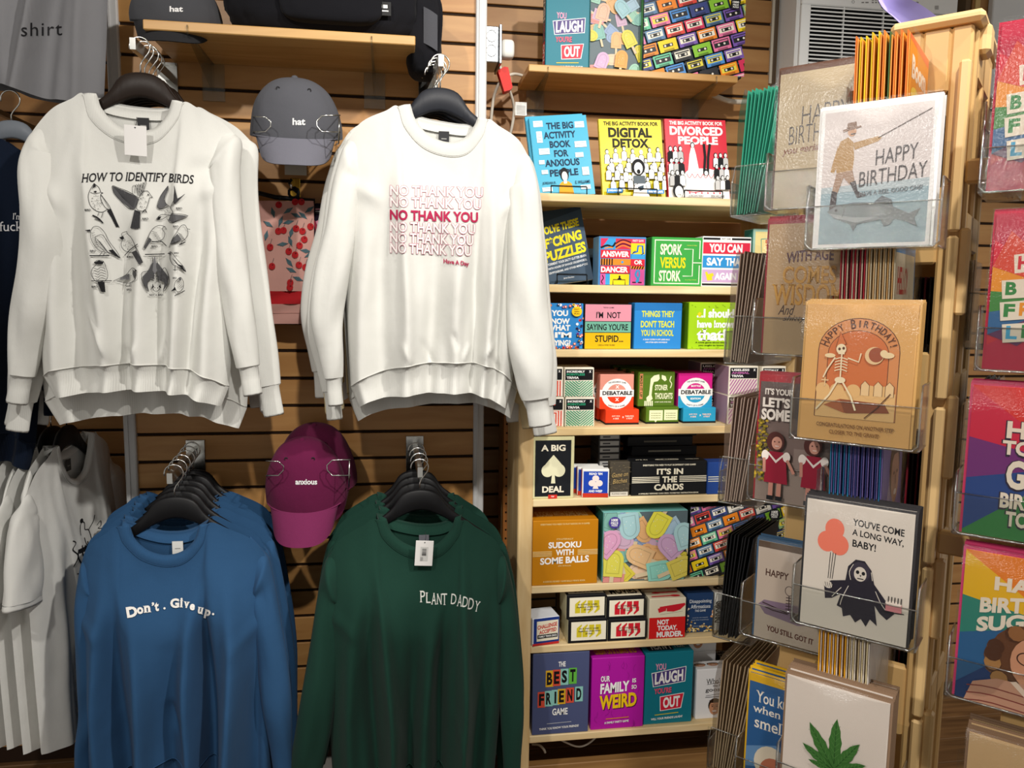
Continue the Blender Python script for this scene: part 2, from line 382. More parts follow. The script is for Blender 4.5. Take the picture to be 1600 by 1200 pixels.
def shirt(name, label, cat, sp, Y0, hexc, group=None, D=.06, labelc=None, seed=0, prints=None, knit=True):
    """garment on a hanger; sp gives the outline as it hangs (photo pixels on the plane y = Y0)"""
    mat = fabric(hexc); ribm = fabric(hexc, rib=True); seam = fabric(hexc)
    top = sp['top']; hem = sp['hem']; band = sp.get('band'); back = sp['back']
    nx, ny = sp['neck']; loc = pY(nx, ny, Y0)
    root = thing(name, label, cat, loc, None, group)
    fk = sp.get('fk', 1.)
    def relief(s, v):
        a = max(0., 1-abs(s)**2.6)**.55
        d = D*a*(.30+.70*sst(0, .38, v))
        for s0, s1, am, wd in sp['folds']:
            c = s0+(s1-s0)*v+.03*math.sin(v*5+s0*9); d += 1.55*fk*am*math.exp(-((s-c)/wd)**2)*sst(.12, .75, v)*a
        for s0, v0, s1, v1, am, wd in sp.get('creases', ()):       # short straight creases
            dx, dv = s1-s0, v1-v0; t = ((s-s0)*dx+(v-v0)*dv)/(dx*dx+dv*dv)
            if -.2 < t < 1.2:
                px_, pv_ = s-(s0+dx*t), v-(v0+dv*t); d += 1.6*am*math.exp(-((px_**2+pv_**2)**.5/wd)**2)*sst(-.2, .25, t)*sst(1.2, .75, t)
        d += .0042*nz(s*3+seed, v*4, seed)*a*sst(.05, .3, v)+.0022*nz(s*9+seed, v*9, seed+3)*a
        return .5*(d+.006*a+math.sqrt((d-.006*a)**2+.0005*a*a))
    def front(s, v):
        tx, ty = curve_at(top, s); bx, by = curve_at(hem, s)
        x = tx+(bx-tx)*v; y = ty+(by-ty)*v
        x += sp.get('bulge', 0)*s*math.sin(math.pi*v)
        p = pY(x, y, Y0); p.y -= relief(s, v); return p
    def rear(s, v):
        tx, ty = curve_at(back, s); bx, by = curve_at(hem, s)
        p = pY(tx+(bx-tx)*v+sp.get('bulge', 0)*s*math.sin(math.pi*v), ty+(by-ty)*v, Y0)
        p.y += .022*max(0., 1-abs(s)**2.6)**.55*(.35+.65*sst(0, .3, v)); return p
    nu, nv = 85, 70
    mb = MB(); mb.grid(lambda u, v: front(2*u-1, v), nu, nv, mat); body_v = list(mb.v); body_f = list(mb.f)
    mb.grid(lambda u, v: rear(1-2*u, v), 41, 34, mat); part(mb, 'body', root)
    bvh = BVHTree.FromPolygons([Vector(v) for v in body_v], body_f)
    # collar: rib band following the neck hole, front and back
    n = 40; ci = sp['collar']; V = []; F = []
    ring = []
    for i in range(n+1):
        s = -NECK+2*NECK*i/n; o = front(s, 0); ix, iy = curve_at(ci, s); q = pY(ix, iy, Y0); q.y = o.y+.006
        ring.append((o+Vector((0, -.002, 0)), (o+q)/2+Vector((0, -.008, 0)), q+Vector((0, -.003, 0)), q+Vector((0, .004, -.004))))
    for i in range(n+1):
        s = NECK-2*NECK*i/n; o = rear(s, 0)
        ring.append((o+Vector((0, .005, -.026)), o+Vector((0, .007, -.012)), o+Vector((0, .002, .004)), o+Vector((0, -.005, -.024))))
    m_ = len(ring); V = [p for r_ in ring for p in r_]
    for i in range(m_):
        j = (i+1) % m_
        for k in range(3): F.append((i*4+k, j*4+k, j*4+k+1, i*4+k+1))
    mb = MB(); mb.add(V, F, ribm, True); part(mb, 'collar', root)
    mb = MB(); mb.tube([front(-NECK*1.02+2*NECK*1.02*i/n, .004)+Vector((0, -.0012, 0)) for i in range(n+1)], .0011, seam, 5); part(mb, 'collar_seam', root)
    if band:
        def hb(side):
            def f(u, v):
                s = (2*u-1)*(1 if side > 0 else -1); bx, by = curve_at(hem, s); cx_, cy_ = curve_at(band, s); p = pY(bx+(cx_-bx)*v, by+(cy_-by)*v, Y0)
                r_ = relief(s, 1.) if side > 0 else -.022*max(0., 1-abs(s)**2.6)**.55
                k = .93-.12*math.sin(math.pi*min(1, v*1.1)); p.y -= r_*k + (.0017*math.sin(s*38+seed+2*nz(s*5, seed))*(side > 0)*sst(1.2, .2, v)); return p
            return f
        mb = MB(); mb.grid(hb(1), 85, 6, ribm); mb.grid(hb(-1), 41, 4, ribm); part(mb, 'hem_band', root)
        mb = MB(); mb.tube([front(-1+2*i/60, .998)+Vector((0, -.001, 0)) for i in range(61)], .0013, seam, 5); part(mb, 'hem_seam', root)
    for side in ('sl', 'sr'):
        if side not in sp: continue
        pts = sp[side]; sg = -1 if side == 'sl' else 1; cen = catmull([tuple(q) for q in pts[1:]], 7)
        def edges(q, a, b):
            L = math.hypot(b[0]-a[0], b[1]-a[1]) or 1; ex, ey = sg*(b[1]-a[1])/L*q[2], -sg*(b[0]-a[0])/L*q[2]; return (q[0]+ex, q[1]+ey, q[0]-ex, q[1]-ey, q[3])
        E_ = [edges(pts[m], pts[max(m-1, 1)], pts[min(m+1, len(pts)-1)]) for m in range(1, len(pts))]
        ix, iy = E_[0][2], E_[0][3]; (ax, ay), (bx_, by_), (tx_, ty_) = curve_at(top, sg*.74), curve_at(top, sg*.92), curve_at(top, sg)
        E_ = [(ax, ay+2, ix-sg*9, iy-16, .004), (bx_+sg*1, by_+1, ix-sg*4, iy-7, .0), (tx_+sg*3, ty_+4, ix-sg*1, iy-2, -.004)]+E_
        ring_ = catmull(E_, 7); N = len(ring_); k = 24; V = []; F = []
        for i, (ox_, oy_, nx_, ny_, dy) in enumerate(ring_):
            t = i/(N-1); cx_, cy_, hx, hy = (ox_+nx_)/2, (oy_+ny_)/2, (ox_-nx_)/2, (oy_-ny_)/2; hw = math.hypot(hx, hy)
            ry = sp.get('flat', 1.)*min(.050, hw*.00155*.8)*(.30+.70*sst(0, .30, t))
            for j in range(k):
                th = 2*math.pi*j/k; am = sst(.08, .35, t); f = 1+.10*nz(math.cos(th)*1.4+seed, t*5.0, math.sin(th)*1.4+sg)*am
                fold = 1+.17*math.sin(t*23+3.2*math.cos(th+seed)+sg+2*nz(t*3, seed))*am*(.35+.65*max(0, math.cos(th)*-1))+.24*nz(t*6+seed, math.cos(th)*1.5, sg)*am
                p = pY(cx_+hx*math.cos(th)*f, cy_+hy*math.cos(th)*f, Y0+dy); p.y -= math.sin(th)*ry*f*fold; V.append(p)
        seam_pts = [V[7*4+j]+Vector((0, -.0008, 0)) for j in range(1, k//2)]
        for i in range(N-1):
            for j in range(k): F.append((i*k+j, (i+1)*k+j, (i+1)*k+(j+1) % k, i*k+(j+1) % k))
        F.append(tuple(range(k)))
        nc = sp.get('cuff', 0); mb = MB(); mb.add(V, F, mat, True); so = part(mb, 'sleeve', root)
        mb = MB(); mb.tube(seam_pts, .0011, seam, 5); mb.build('armhole_seam', so)
        k = 22; x, y, hw, dy = cen[-1]; a = cen[-3]; L = math.hypot(x-a[0], y-a[1]); ux, uy = (x-a[0])/L, (y-a[1])/L
        V = []; F = []; rows = ((0, .98), (.06, .80), (.5, .78), (.92, .80), (1, .76), (.9, .66)) if nc else ((0, 1), (.6, 1.03), (1, 1.02), (.7, .92))
        ln = nc or 9
        for r_, wk in rows:
            for j in range(k):
                th = 2*math.pi*j/k; u = math.cos(th)*hw*wk; p = pY(x+ux*ln*r_+uy*u, y+uy*ln*r_-ux*u, Y0+dy); p.y -= math.sin(th)*sp.get('flat', 1.)*min(.045, hw*.00155*.7)*wk*(1+.05*math.sin(th*9)); V.append(p)
        for i in range(len(rows)-1):
            for j in range(k): F.append((i*k+j, (i+1)*k+j, (i+1)*k+(j+1) % k, i*k+(j+1) % k))
        mb = MB(); mb.add(V, F, ribm if nc else mat, True); mb.build('cuff' if nc else 'sleeve_hem', so)
    if labelc:
        o = rear(sp.get('label_s', 0.), .045); mb = MB(); mb.box(o.x-.012, o.y-.008, o.z-.026, o.x+.012, o.y-.007, o.z+.004, paint(labelc, .6)); mb.box(o.x-.006, o.y-.0084, o.z-.014, o.x+.006, o.y-.008, o.z-.012, paint('9a9a98', .6)); part(mb, 'neck_label', root)
    if prints:
        p = Print(.7); prints(p)
        def mp(x, y, n):
            d_ = ray(x, y).normalized(); h = bvh.ray_cast(CO, d_)[0]
            if h is None: h = pY(x, y, Y0-D)
            return h - d_*(sp.get('po', .0014)+n*sp.get('plz', .00002))
        part_o = p.build('printed_front', root, mp, subdiv=sp.get('psub', 6)); part_o.location = -root.location
    root['top_y'] = 0; return root
HB = paint('141416', .5)
def hanger(label, loc, col='141416', sc=1., group=None, hook_r=.021, rise=.03, tilt=0):
    root = thing('clothes_hanger', label, 'hanger', loc, (0, tilt, 0), group); k = .00152*sc; m = paint(col, .45)
    topc = [(-112, -80), (-76, -54), (-46, -32), (-27, -7), (0, 0), (27, -7), (46, -32), (76, -54), (112, -80)]; bot = [(112, -92), (74, -70), (34, -45), (0, -34), (-34, -45), (-74, -70), (-112, -92)]
    tc = catmull(topc, 4); bc = catmull(bot, 4); mb = MB()
    nT = len(tc)
    V = []; F = []
    for i in range(nT):
        t = i/(nT-1); bi = bc[min(len(bc)-1, round((1-t)*(len(bc)-1)))]
        for (x, z), yy in ((tc[i], -.35), (tc[i], .35), ((tc[i][0]*.9+bi[0]*.1, tc[i][1]*.9+bi[1]*.1), 1), ((tc[i][0]*.1+bi[0]*.9, tc[i][1]*.1+bi[1]*.9), 1), (bi, .4), (bi, -.4), ((tc[i][0]*.1+bi[0]*.9, tc[i][1]*.1+bi[1]*.9), -1), ((tc[i][0]*.9+bi[0]*.1, tc[i][1]*.9+bi[1]*.1), -1)):
            V.append((x*k, yy*.0065, z*k))
    for i in range(nT-1):
        for j in range(8): F.append((i*8+j, i*8+(j+1) % 8, (i+1)*8+(j+1) % 8, (i+1)*8+j))
    F += [tuple(range(8))[::-1], tuple((nT-1)*8+j for j in range(8))]
    mb.add(V, F, m, True); mb.build('shoulder_bar', root)
    r = hook_r; pts = [(0, 0, -.004), (0, 0, rise*.5), (.004, 0, rise*.8)]
    for i in range(15): a = math.radians(-45+i*17); pts.append((r*math.cos(a), 0, rise+r+.002+r*math.sin(a)))
    mb = MB(); mb.tube(pts, .0017, CHROME, 6); mb.build('hook', root)
    return root
def rail_arm(label, x, z_wall, x1, z_front, Yf, cat='display arm'):
    root = thing('display_arm', label, cat, (x, PANEL_Y, z_wall))
    mb = MB(); mb.box(x-.025, PANEL_Y-.006, z_wall-.085, x+.025, PANEL_Y-.0005, z_wall+.02, CHROME, .001); mb.box(x-.022, PANEL_Y-.014, z_wall+.012, x+.022, PANEL_Y-.006, z_wall+.018, CHROME); part(mb, 'wall_plate', root)
    mb = MB(); a = Vector((x, PANEL_Y-.006, z_wall-.012)); b = Vector((x1, Yf, z_front)); d_ = Vector((.006, 0, 0)); u = Vector((0, 0, .012))
    mb.add([a-d_-u, a+d_-u, a+d_+u, a-d_+u, b-d_-u, b+d_-u, b+d_+u, b-d_+u], [(0, 1, 2, 3), (7, 6, 5, 4), (0, 4, 5, 1), (1, 5, 6, 2), (2, 6, 7, 3), (3, 7, 4, 0)], CHROME); part(mb, 'bar', root)
    return root
def stack(front_shirt, n, dy, dz, labels, hlabels, hcol, x_off, jit, group, hgroup, hz, hsc=1., shift=0, grow=.02, tint={}):
    """hanger for the front garment, then n-1 garments with hangers behind it on the same arm"""
    r = random.Random(len(labels)*7+n); L = front_shirt.location
    for i in range(n):
        if i:
            c = copy_tree(front_shirt, None, ('printed_front', 'hang_tag'))
            c.location = L+Vector((r.uniform(-jit, jit)+shift*i, dy*i, dz*i+r.uniform(-jit, jit)*.5)); k_ = 2.2 if grow > .05 else 1; c.rotation_euler = (0, r.uniform(-.014, .014)*k_, r.uniform(-.09, .09)*k_); c['label'] = labels[i-1]; c['group'] = group
            if i in tint:
                for ch in [q for q in c.children_recursive if q.data]:
                    for ms in ch.material_slots:
                        if ms.material.name.startswith('fabric'): rb_ = ms.material.name.endswith('True'); ms.link = 'OBJECT'; ms.material = fabric(tint[i], rib=rb_)
            c.scale = (1+grow*.7+r.uniform(-.01, .02), .55, 1+grow*(.6+.4*i/n)+r.uniform(-.012, .012))
        hanger(hlabels[i], (L.x+x_off+shift*i, L.y+dy*i+.006, L.z+hz+dz*i), hcol, hsc, hgroup, tilt=r.uniform(-.03, .03))
def hang_tag(root, x, y, Y, wd, ht, barcode=False, rot=0.05):
    a = pY(x, y, Y); mb = MB(); mb.box(-wd/2, 0, -ht, wd/2, .0012, 0, paint('e6e4e2', .5), .0006); o = mb.build('hang_tag', root, a-root.location, (.10, rot, 0))
    p = Print(.5); p.ell(50, 10, 4, 3, '4a4a4a', 10)
    if barcode:
        p.rect(28, 36, 72, 120, 'c9c9c6'); r = random.Random(1)
        for i in range(11): p.rect(38, 46+i*4, 62, 46+i*4+r.choice((1.4, 2.4, 3)), '3a3a3c')
        for i in range(3): p.rect(32+i*5, 96, 34+i*5, 118, '6a6a6c')
    p.build('tag_print', o, lambda x_, y_, n: Vector(((x_-50)/100*wd, -.0004-n*.00005, -y_/150*ht)))
    mb = MB(); mb.tube([(0, -.0005, -.006), (.002, .006, .008), (0, .012, .018)], .0006, paint('2a2a2a', .5), 5); mb.build('tag_cord', o)

SY = 1.83
WHITE, BLUE, GREEN = 'd2d2cd', '2c4f74', '1b3a30'
# ---- bird sweatshirt
BIRD = dict(fk=1.65, neck=(216, 112),
  top=[(-1, 46, 214), (-.8, 82, 176), (-.55, 118, 158), (-.40, 137, 151), (-.30, 147, 185), (-.15, 180, 216), (0, 218, 228), (.15, 252, 222), (.30, 281, 190), (.40, 291, 164), (.55, 312, 172), (.8, 348, 192), (1, 374, 218)],
  back=[(-1, 46, 214), (-.8, 82, 176), (-.55, 118, 158), (-.40, 137, 151), (-.2, 178, 162), (0, 214, 168), (.2, 252, 170), (.40, 291, 164), (.55, 312, 172), (.8, 348, 192), (1, 374, 218)],
  collar=[(-.40, 156, 150), (-.30, 164, 172), (-.15, 188, 198), (0, 217, 208), (.15, 246, 203), (.30, 265, 182), (.40, 273, 160)],
  hem=[(-1, 70, 588), (-.7, 100, 576), (-.3, 170, 568), (.1, 232, 566), (.5, 290, 573), (.8, 333, 588), (1, 358, 604)],
  band=[(-1, 90, 622), (-.7, 112, 616), (-.3, 172, 608), (.1, 232, 606), (.5, 286, 612), (.8, 322, 624), (1, 346, 634)],
  folds=[(-.72, -.66, .010, .10), (-.46, -.52, -.012, .09), (-.30, -.24, .012, .07), (-.12, -.02, -.010, .07), (.06, .12, .010, .08), (.24, .30, -.013, .08), (.44, .44, .014, .08), (.62, .60, -.013, .07), (.8, .78, .012, .08)],
  creases=[(-.35, .80, -.16, .97, .009, .022), (.36, .86, .28, .99, .009, .02), (.08, .92, .0, .99, .006, .02), (-.08, .93, -.02, .99, -.006, .02), (.60, .33, .95, .22, .006, .03), (-.9, .25, -.55, .42, .006, .035), (.5, .25, .95, .15, -.005, .03)],
  sl=[(54, 208, 20, -.004), (58, 250, 27, -.016), (66, 320, 33, -.03), (68, 400, 37, -.035), (53, 480, 34, -.03), (41, 545, 26, -.024), (34, 585, 21, -.02)],
  sr=[(360, 214, 22, 0), (352, 270, 24, -.02), (356, 350, 24, -.03), (366, 430, 24, -.03), (378, 510, 23, -.026), (388, 572, 19, -.02)], cuff=46, bulge=4, label_s=.05)
def birds(p):
    S = 5.218; k = BK
    C = lambda x, y: (100+x/S, 250+y/S)
    L = lambda pts, w_=3.2, sm=4: p.line([C(*q) for q in pts], w_/S*1.25, k, sm)
    P_ = lambda pts, c=k: p.poly([C(*q) for q in (pts if len(pts) < 4 else pts)], c)
    T = lambda t, x, y, w_=50: p.text(t, *C(x, y), w_/S, 13/S*1.2, k, .03)
    def hatch(x0, y0, x1, y1, n, w_=2.2, spread=26, ang=None):
        for i in range(n): t = i/(n-1); X, Y_ = x0+(x1-x0)*t, y0+(y1-y0)*t; L([(X, Y_), (X+spread, Y_+spread*.9)] if ang is None else [(X, Y_), (X+spread*math.cos(ang), Y_+spread*math.sin(ang))], w_, 0)
    r = random.Random(5)
    def dots(cx, cy, rx, ry, n):
        for _ in range(n): a, q = r.uniform(0, 6.28), r.random()**.5; x, y = cx+rx*q*math.cos(a), cy+ry*q*math.sin(a); L([(x, y), (x+4, y+3)], 2.2, 0)
    p.text('HOW TO IDENTIFY BIRDS', 215, 276, 176, 14, k, .012, .05, shear=.18, arc=3.5, skew=.012)
    # crested bird
    L([(245, 190), (205, 260), (198, 310), (215, 370), (255, 410), (310, 425), (355, 400)]); L([(245, 190), (285, 225), (300, 262), (318, 268), (300, 280), (330, 320), (375, 385), (450, 553)]); L([(300, 280), (300, 320), (335, 385), (378, 410)]); L([(355, 400), (380, 450), (430, 545)]); L([(215, 262), (250, 275), (295, 265)], 2.5)
    P_([(350, 415), (380, 395), (450, 545), (425, 548), (385, 470)]); dots(262, 345, 48, 58, 60); hatch(310, 290, 365, 390, 8, 2.5, 26, 1.1); P_([(240, 255), (262, 250), (268, 262), (250, 266)]); P_([(228, 245), (246, 188), (262, 215), (240, 225)]); L([(285, 428), (275, 455)], 3); L([(320, 425), (305, 470)], 3); L([(232, 450), (280, 475), (318, 515)], 9); L([(250, 480), (300, 495)], 5); T('BIRD', 193, 407)
    # flying bird
    L([(610, 310), (580, 290), (520, 255), (440, 225), (395, 210), (405, 265), (460, 330), (520, 390), (570, 405)]); P_([(395, 210), (480, 245), (580, 292), (612, 320), (575, 400), (540, 395), (465, 335), (408, 270)], '4a4a4c'); [L([(400+i*9, 215+i*11), (590-i*3, 305+i*10)], 2.2, 0) for i in range(9)]
    for i in range(6): L([(558+i*18, 275-i*4), (560+i*22, 215-i*6), (585+i*14, 215-i*5), (600+i*8, 290)], 2.6)
    L([(610, 310), (640, 260), (680, 252), (705, 285), (722, 305), (700, 305), (690, 340), (668, 400), (630, 415), (590, 395), (600, 340)]); dots(640, 345, 32, 48, 40); P_([(680, 280), (690, 276), (692, 288), (682, 290)]); P_([(575, 405), (620, 420), (618, 555), (580, 562), (540, 555)], '3a3a3c'); [L([(585+i*9, 415), (552+i*16, 560)], 2, 0) for i in range(5)]; L([(640, 430), (660, 405), (672, 430)], 6); dots(615, 425, 28, 16, 16); T('BIRD', 663, 479)
    # swallow
    P_([(848, 210), (852, 235), (815, 320), (840, 370), (780, 400), (760, 378), (790, 290)], '58585a'); L([(848, 210), (790, 290), (760, 378), (800, 400), (850, 380)]); L([(850, 215), (820, 300), (828, 350), (862, 380)]); L([(898, 210), (900, 310), (868, 385), (885, 420), (870, 450), (800, 445), (770, 462), (755, 485), (800, 482), (840, 460)]); L([(985, 278), (920, 330), (880, 375)]); P_([(900, 215), (925, 315), (985, 280), (910, 355), (890, 350)], '3a3a3c'); P_([(870, 440), (1010, 455), (880, 510), (850, 490)], '58585a'); L([(870, 435), (1012, 455), (880, 512), (842, 480)]); P_([(770, 462), (795, 460), (780, 484), (757, 486)]); dots(835, 430, 28, 24, 22); T('BIRD', 938, 394)
    # row two
    L([(172, 573), (215, 580), (240, 545), (285, 545), (330, 590), (365, 660), (430, 745), (458, 800)]); L([(215, 580), (220, 640), (250, 700), (300, 745), (360, 755), (440, 790)]); L([(255, 625), (310, 610), (350, 660), (400, 740)]); L([(255, 625), (270, 690), (330, 740)]); hatch(262, 640, 330, 730, 8, 2.2, 55, .7); [L([(222+i*4, 600+i*16), (250+i*5, 592+i*16)], 2, 0) for i in range(8)]; P_([(360, 735), (400, 730), (462, 803), (440, 795)]); P_([(172, 572), (215, 566), (214, 584)]); L([(310, 750), (290, 778)], 3); L([(335, 752), (320, 780)], 3); L([(208, 780), (370, 780)], 7); T('BIRD', 236, 741)
    L([(512, 582), (470, 600), (480, 640), (465, 690), (490, 735), (550, 755), (585, 740), (575, 690), (545, 630), (515, 600), (512, 582)]); P_([(450, 632), (480, 618), (492, 640), (470, 650)]); dots(525, 690, 40, 42, 34); P_([(550, 752), (590, 735), (645, 835), (610, 852)], '3a3a3c'); L([(495, 778), (540, 730), (600, 685)], 5); L([(575, 690), (600, 740), (640, 830)]); T('BIRD', 537, 790)
    L([(825, 545), (780, 533), (730, 555), (695, 610), (690, 650), (740, 665), (800, 650), (822, 600), (800, 560), (825, 545), (832, 570)]); L([(690, 620), (650, 715), (700, 665), (660, 730)]); hatch(715, 580, 760, 650, 6, 2.2, 45, .3); P_([(695, 630), (715, 650), (665, 728), (650, 712)], '4a4a4c'); L([(770, 655), (800, 668), (835, 700)], 5); L([(700, 668), (790, 668)], 4); T('BIRD', 739, 704)
    L([(1028, 565), (1005, 560), (985, 530), (950, 540), (920, 590), (885, 640), (855, 715)]); L([(1005, 560), (1010, 610), (975, 655), (925, 665), (870, 690)]); hatch(925, 590, 960, 640, 6, 2.2, 40, .5); P_([(925, 600), (960, 650), (862, 690), (885, 640)], '58585a'); L([(940, 690), (990, 668)], 6); L([(965, 660), (955, 685)], 3); T('BIRD', 911, 542, 44)
    # row three and the bat
    L([(245, 835), (275, 818), (320, 825), (340, 870), (355, 920), (350, 970), (310, 990), (255, 985), (222, 930), (235, 880), (262, 855), (245, 835)]); P_([(245, 835), (285, 818), (325, 830), (315, 850), (265, 850)]); [L([(240+i*4, 880+i*22), (275, 890+i*22), (300, 875+i*22), (340, 890+i*20)], 2.6) for i in range(5)]; L([(222, 985), (390, 985)], 5); P_([(272, 992), (330, 992), (338, 1078), (305, 1075)]); T('BIRD', 250, 1033)
    L([(592, 902), (560, 880), (535, 900), (500, 940), (400, 988)]); L([(580, 895), (585, 960), (545, 1000), (490, 1000), (430, 985)]); P_([(470, 955), (530, 925), (535, 975), (450, 975)], '6a6a6c'); hatch(460, 955, 520, 930, 6, 2, 35, .4); P_([(575, 895), (596, 902), (576, 912)]); P_([(560, 890), (585, 920), (572, 970), (558, 930)], '4a4a4c'); L([(515, 1000), (505, 1028), (550, 1028)], 3); L([(540, 1000), (535, 1026)], 3); T('BIRD', 530, 1058, 38)
    L([(660, 770), (820, 766)], 6); L([(690, 785), (800, 782)], 3); L([(720, 790), (722, 835), (690, 900), (635, 920), (640, 985), (670, 1050), (690, 1070), (680, 1010), (710, 975), (735, 985)]); L([(758, 790), (760, 835), (790, 900), (825, 880), (858, 975), (840, 1040), (812, 1065), (820, 1000), (790, 970), (765, 985)]); P_([(722, 830), (690, 900), (640, 950), (650, 1010), (688, 1070), (680, 1000), (712, 965), (735, 975), (740, 850)], '4e4e50'); P_([(758, 830), (790, 900), (850, 950), (845, 1010), (812, 1062), (820, 1000), (788, 962), (765, 975), (750, 850)], '4e4e50'); P_([(735, 790), (745, 790), (760, 900), (740, 930), (722, 900)], '77777a'); dots(748, 960, 25, 45, 40); L([(722, 1010), (730, 1060), (755, 1070), (780, 1050), (785, 1010)]); P_([(722, 1010), (716, 1050), (735, 1035)], k); P_([(785, 1010), (792, 1048), (772, 1035)], k); P_([(738, 1038), (744, 1038), (744, 1046), (738, 1046)]); P_([(760, 1038), (766, 1038), (766, 1046), (760, 1046)]); T('NOT A BIRD', 752, 1100, 112)
    L([(845, 765), (868, 748), (895, 775), (920, 810), (975, 870), (995, 915)]); L([(868, 748), (862, 800), (885, 850), (930, 870), (985, 905)]); hatch(880, 800, 920, 850, 6, 2.2, 38, .7); P_([(930, 850), (965, 860), (995, 915), (970, 900)]); L([(905, 862), (905, 905)], 4); L([(890, 895), (920, 898)], 4); P_([(845, 765), (870, 752), (868, 770)]); T('BIRD', 916, 759, 38)
    L([(940, 960), (905, 1000), (900, 1050), (935, 1075), (968, 1050), (975, 1000), (955, 960), (940, 960)]); hatch(910, 1005, 950, 1040, 5, 2.2, 25, -.6); P_([(870, 1072), (905, 1035), (915, 1060)], k); L([(900, 1108), (985, 1065)], 5); L([(930, 1075), (926, 1095)], 3); P_([(935, 962), (952, 958), (958, 980), (938, 985)], '58585a'); T('BIRD', 902, 962, 32)
A = shirt('sweatshirt', 'white sweatshirt printed HOW TO IDENTIFY BIRDS, front of its hanging row', 'sweatshirt', BIRD, SY, WHITE, 'white sweatshirts of the bird print row', labelc='2a2a2c', seed=1, prints=birds)
hang_tag(A, 211, 196, SY-.055, .045, .062)
stack(A, 5, .052, .007, ['white sweatshirt second in the bird print row', 'white sweatshirt third in the bird print row', 'white sweatshirt fourth in the bird print row', 'white sweatshirt nearest the wall in the bird print row'],
      ['dark hanger holding the front bird print sweatshirt'] + ['dark hanger holding the %s sweatshirt of the bird print row' % s_ for s_ in ('second', 'third', 'fourth', 'rearmost')], '231a15', .003, .012, 'white sweatshirts of the bird print row', 'hangers of the bird print row', .0, 1.0, -.0065, .14)
# ---- NO THANK YOU sweatshirt
NTY = dict(fk=1.6, plz=.00022, neck=(688, 136),
  top=[(-1, 536, 236), (-.8, 562, 196), (-.55, 604, 176), (-.40, 622, 170), (-.30, 632, 200), (-.15, 660, 232), (0, 697, 246), (.15, 728, 242), (.30, 752, 214), (.40, 760, 190), (.55, 778, 200), (.8, 808, 220), (1, 828, 250)],
  back=[(-1, 536, 236), (-.8, 562, 196), (-.55, 604, 176), (-.40, 622, 170), (-.2, 660, 184), (0, 694, 191), (.2, 728, 195), (.40, 760, 190), (.55, 778, 200), (.8, 808, 220), (1, 828, 250)],
  collar=[(-.40, 641, 166), (-.30, 649, 190), (-.15, 670, 214), (0, 700, 225), (.15, 724, 218), (.30, 739, 200), (.40, 745, 187)],
  hem=[(-1, 548, 604), (-.75, 570, 588), (-.4, 628, 570), (0, 688, 564), (.4, 742, 566), (.75, 780, 580), (1, 800, 598)],
  band=[(-1, 560, 636), (-.75, 578, 624), (-.4, 628, 614), (0, 686, 610), (.4, 738, 612), (.75, 772, 626), (1, 790, 638)],
  folds=[(-.75, -.8, .010, .10), (-.52, -.58, -.010, .08), (-.30, -.38, .013, .08), (-.10, -.10, -.010, .07), (.10, .16, .012, .08), (.30, .34, -.012, .07), (.50, .50, .012, .07), (.66, .70, -.012, .08)],
  creases=[(.10, .86, .16, .93, -.006, .016), (.62, .90, .44, .97, .008, .018), (-.2, .90, -.1, .99, -.005, .02), (-.4, .92, -.3, .99, .006, .02), (.3, .92, .22, .99, .006, .02), (-.95, .2, -.6, .34, .006, .03), (.9, .2, .6, .36, .006, .03), (.5, .95, .75, 1.0, -.006, .018)],
  sl=[(544, 226, 18, -.004), (541, 290, 23, -.02), (533, 360, 26, -.03), (519, 430, 28, -.03), (512, 500, 25, -.026), (518, 556, 19, -.022), (521, 590, 15, -.02)],
  sr=[(816, 250, 20, -.006), (818, 300, 24, -.03), (820, 380, 28, -.042), (823, 460, 31, -.046), (828, 540, 34, -.048), (834, 595, 28, -.044), (838, 622, 23, -.04)], cuff=44, bulge=3, label_s=.0)
def nty(p):
    R_ = 'a81f4a'
    for i, (y, rgt) in enumerate(((299, 755), (317, 752), (337, 747), (355, 743), (372, 740), (388, 737))):
        w_ = rgt-609; cx = (609+rgt)/2; sk = .045+.006*i; yy = y+i*.3
        if i == 2: p.text('NO THANK YOU', cx, yy, w_, 16.5, R_, .035, skew=sk*.55)
        else:
            p.text('NO THANK YOU', cx, yy, w_, 17, 'b8667e', .045, skew=sk*.55, inner=('e6e3df', .018))
    p.text('Have A Day', 713, 411, 40, 9, R_, .03, skew=.12)
B = shirt('sweatshirt', 'white sweatshirt printed NO THANK YOU in red rows, front of its hanging row', 'sweatshirt', NTY, SY, WHITE, 'pale sweatshirts of the NO THANK YOU row', labelc='2a2a2e', seed=9, prints=nty)
stack(B, 5, .052, .007, ['white sweatshirt second in the NO THANK YOU row', 'cream sweatshirt third in the NO THANK YOU row', 'cream sweatshirt fourth in the NO THANK YOU row', 'white sweatshirt nearest the wall in the NO THANK YOU row'],
      ['charcoal hanger holding the front NO THANK YOU sweatshirt'] + ['charcoal hanger holding the %s sweatshirt of the NO THANK YOU row' % s_ for s_ in ('second', 'third', 'fourth', 'rearmost')], '26282e', .0, .010, 'pale sweatshirts of the NO THANK YOU row', 'hangers of the NO THANK YOU row', .0, 1.0, -.003, .08, {2: 'c9b78e', 3: 'c4b48e'})
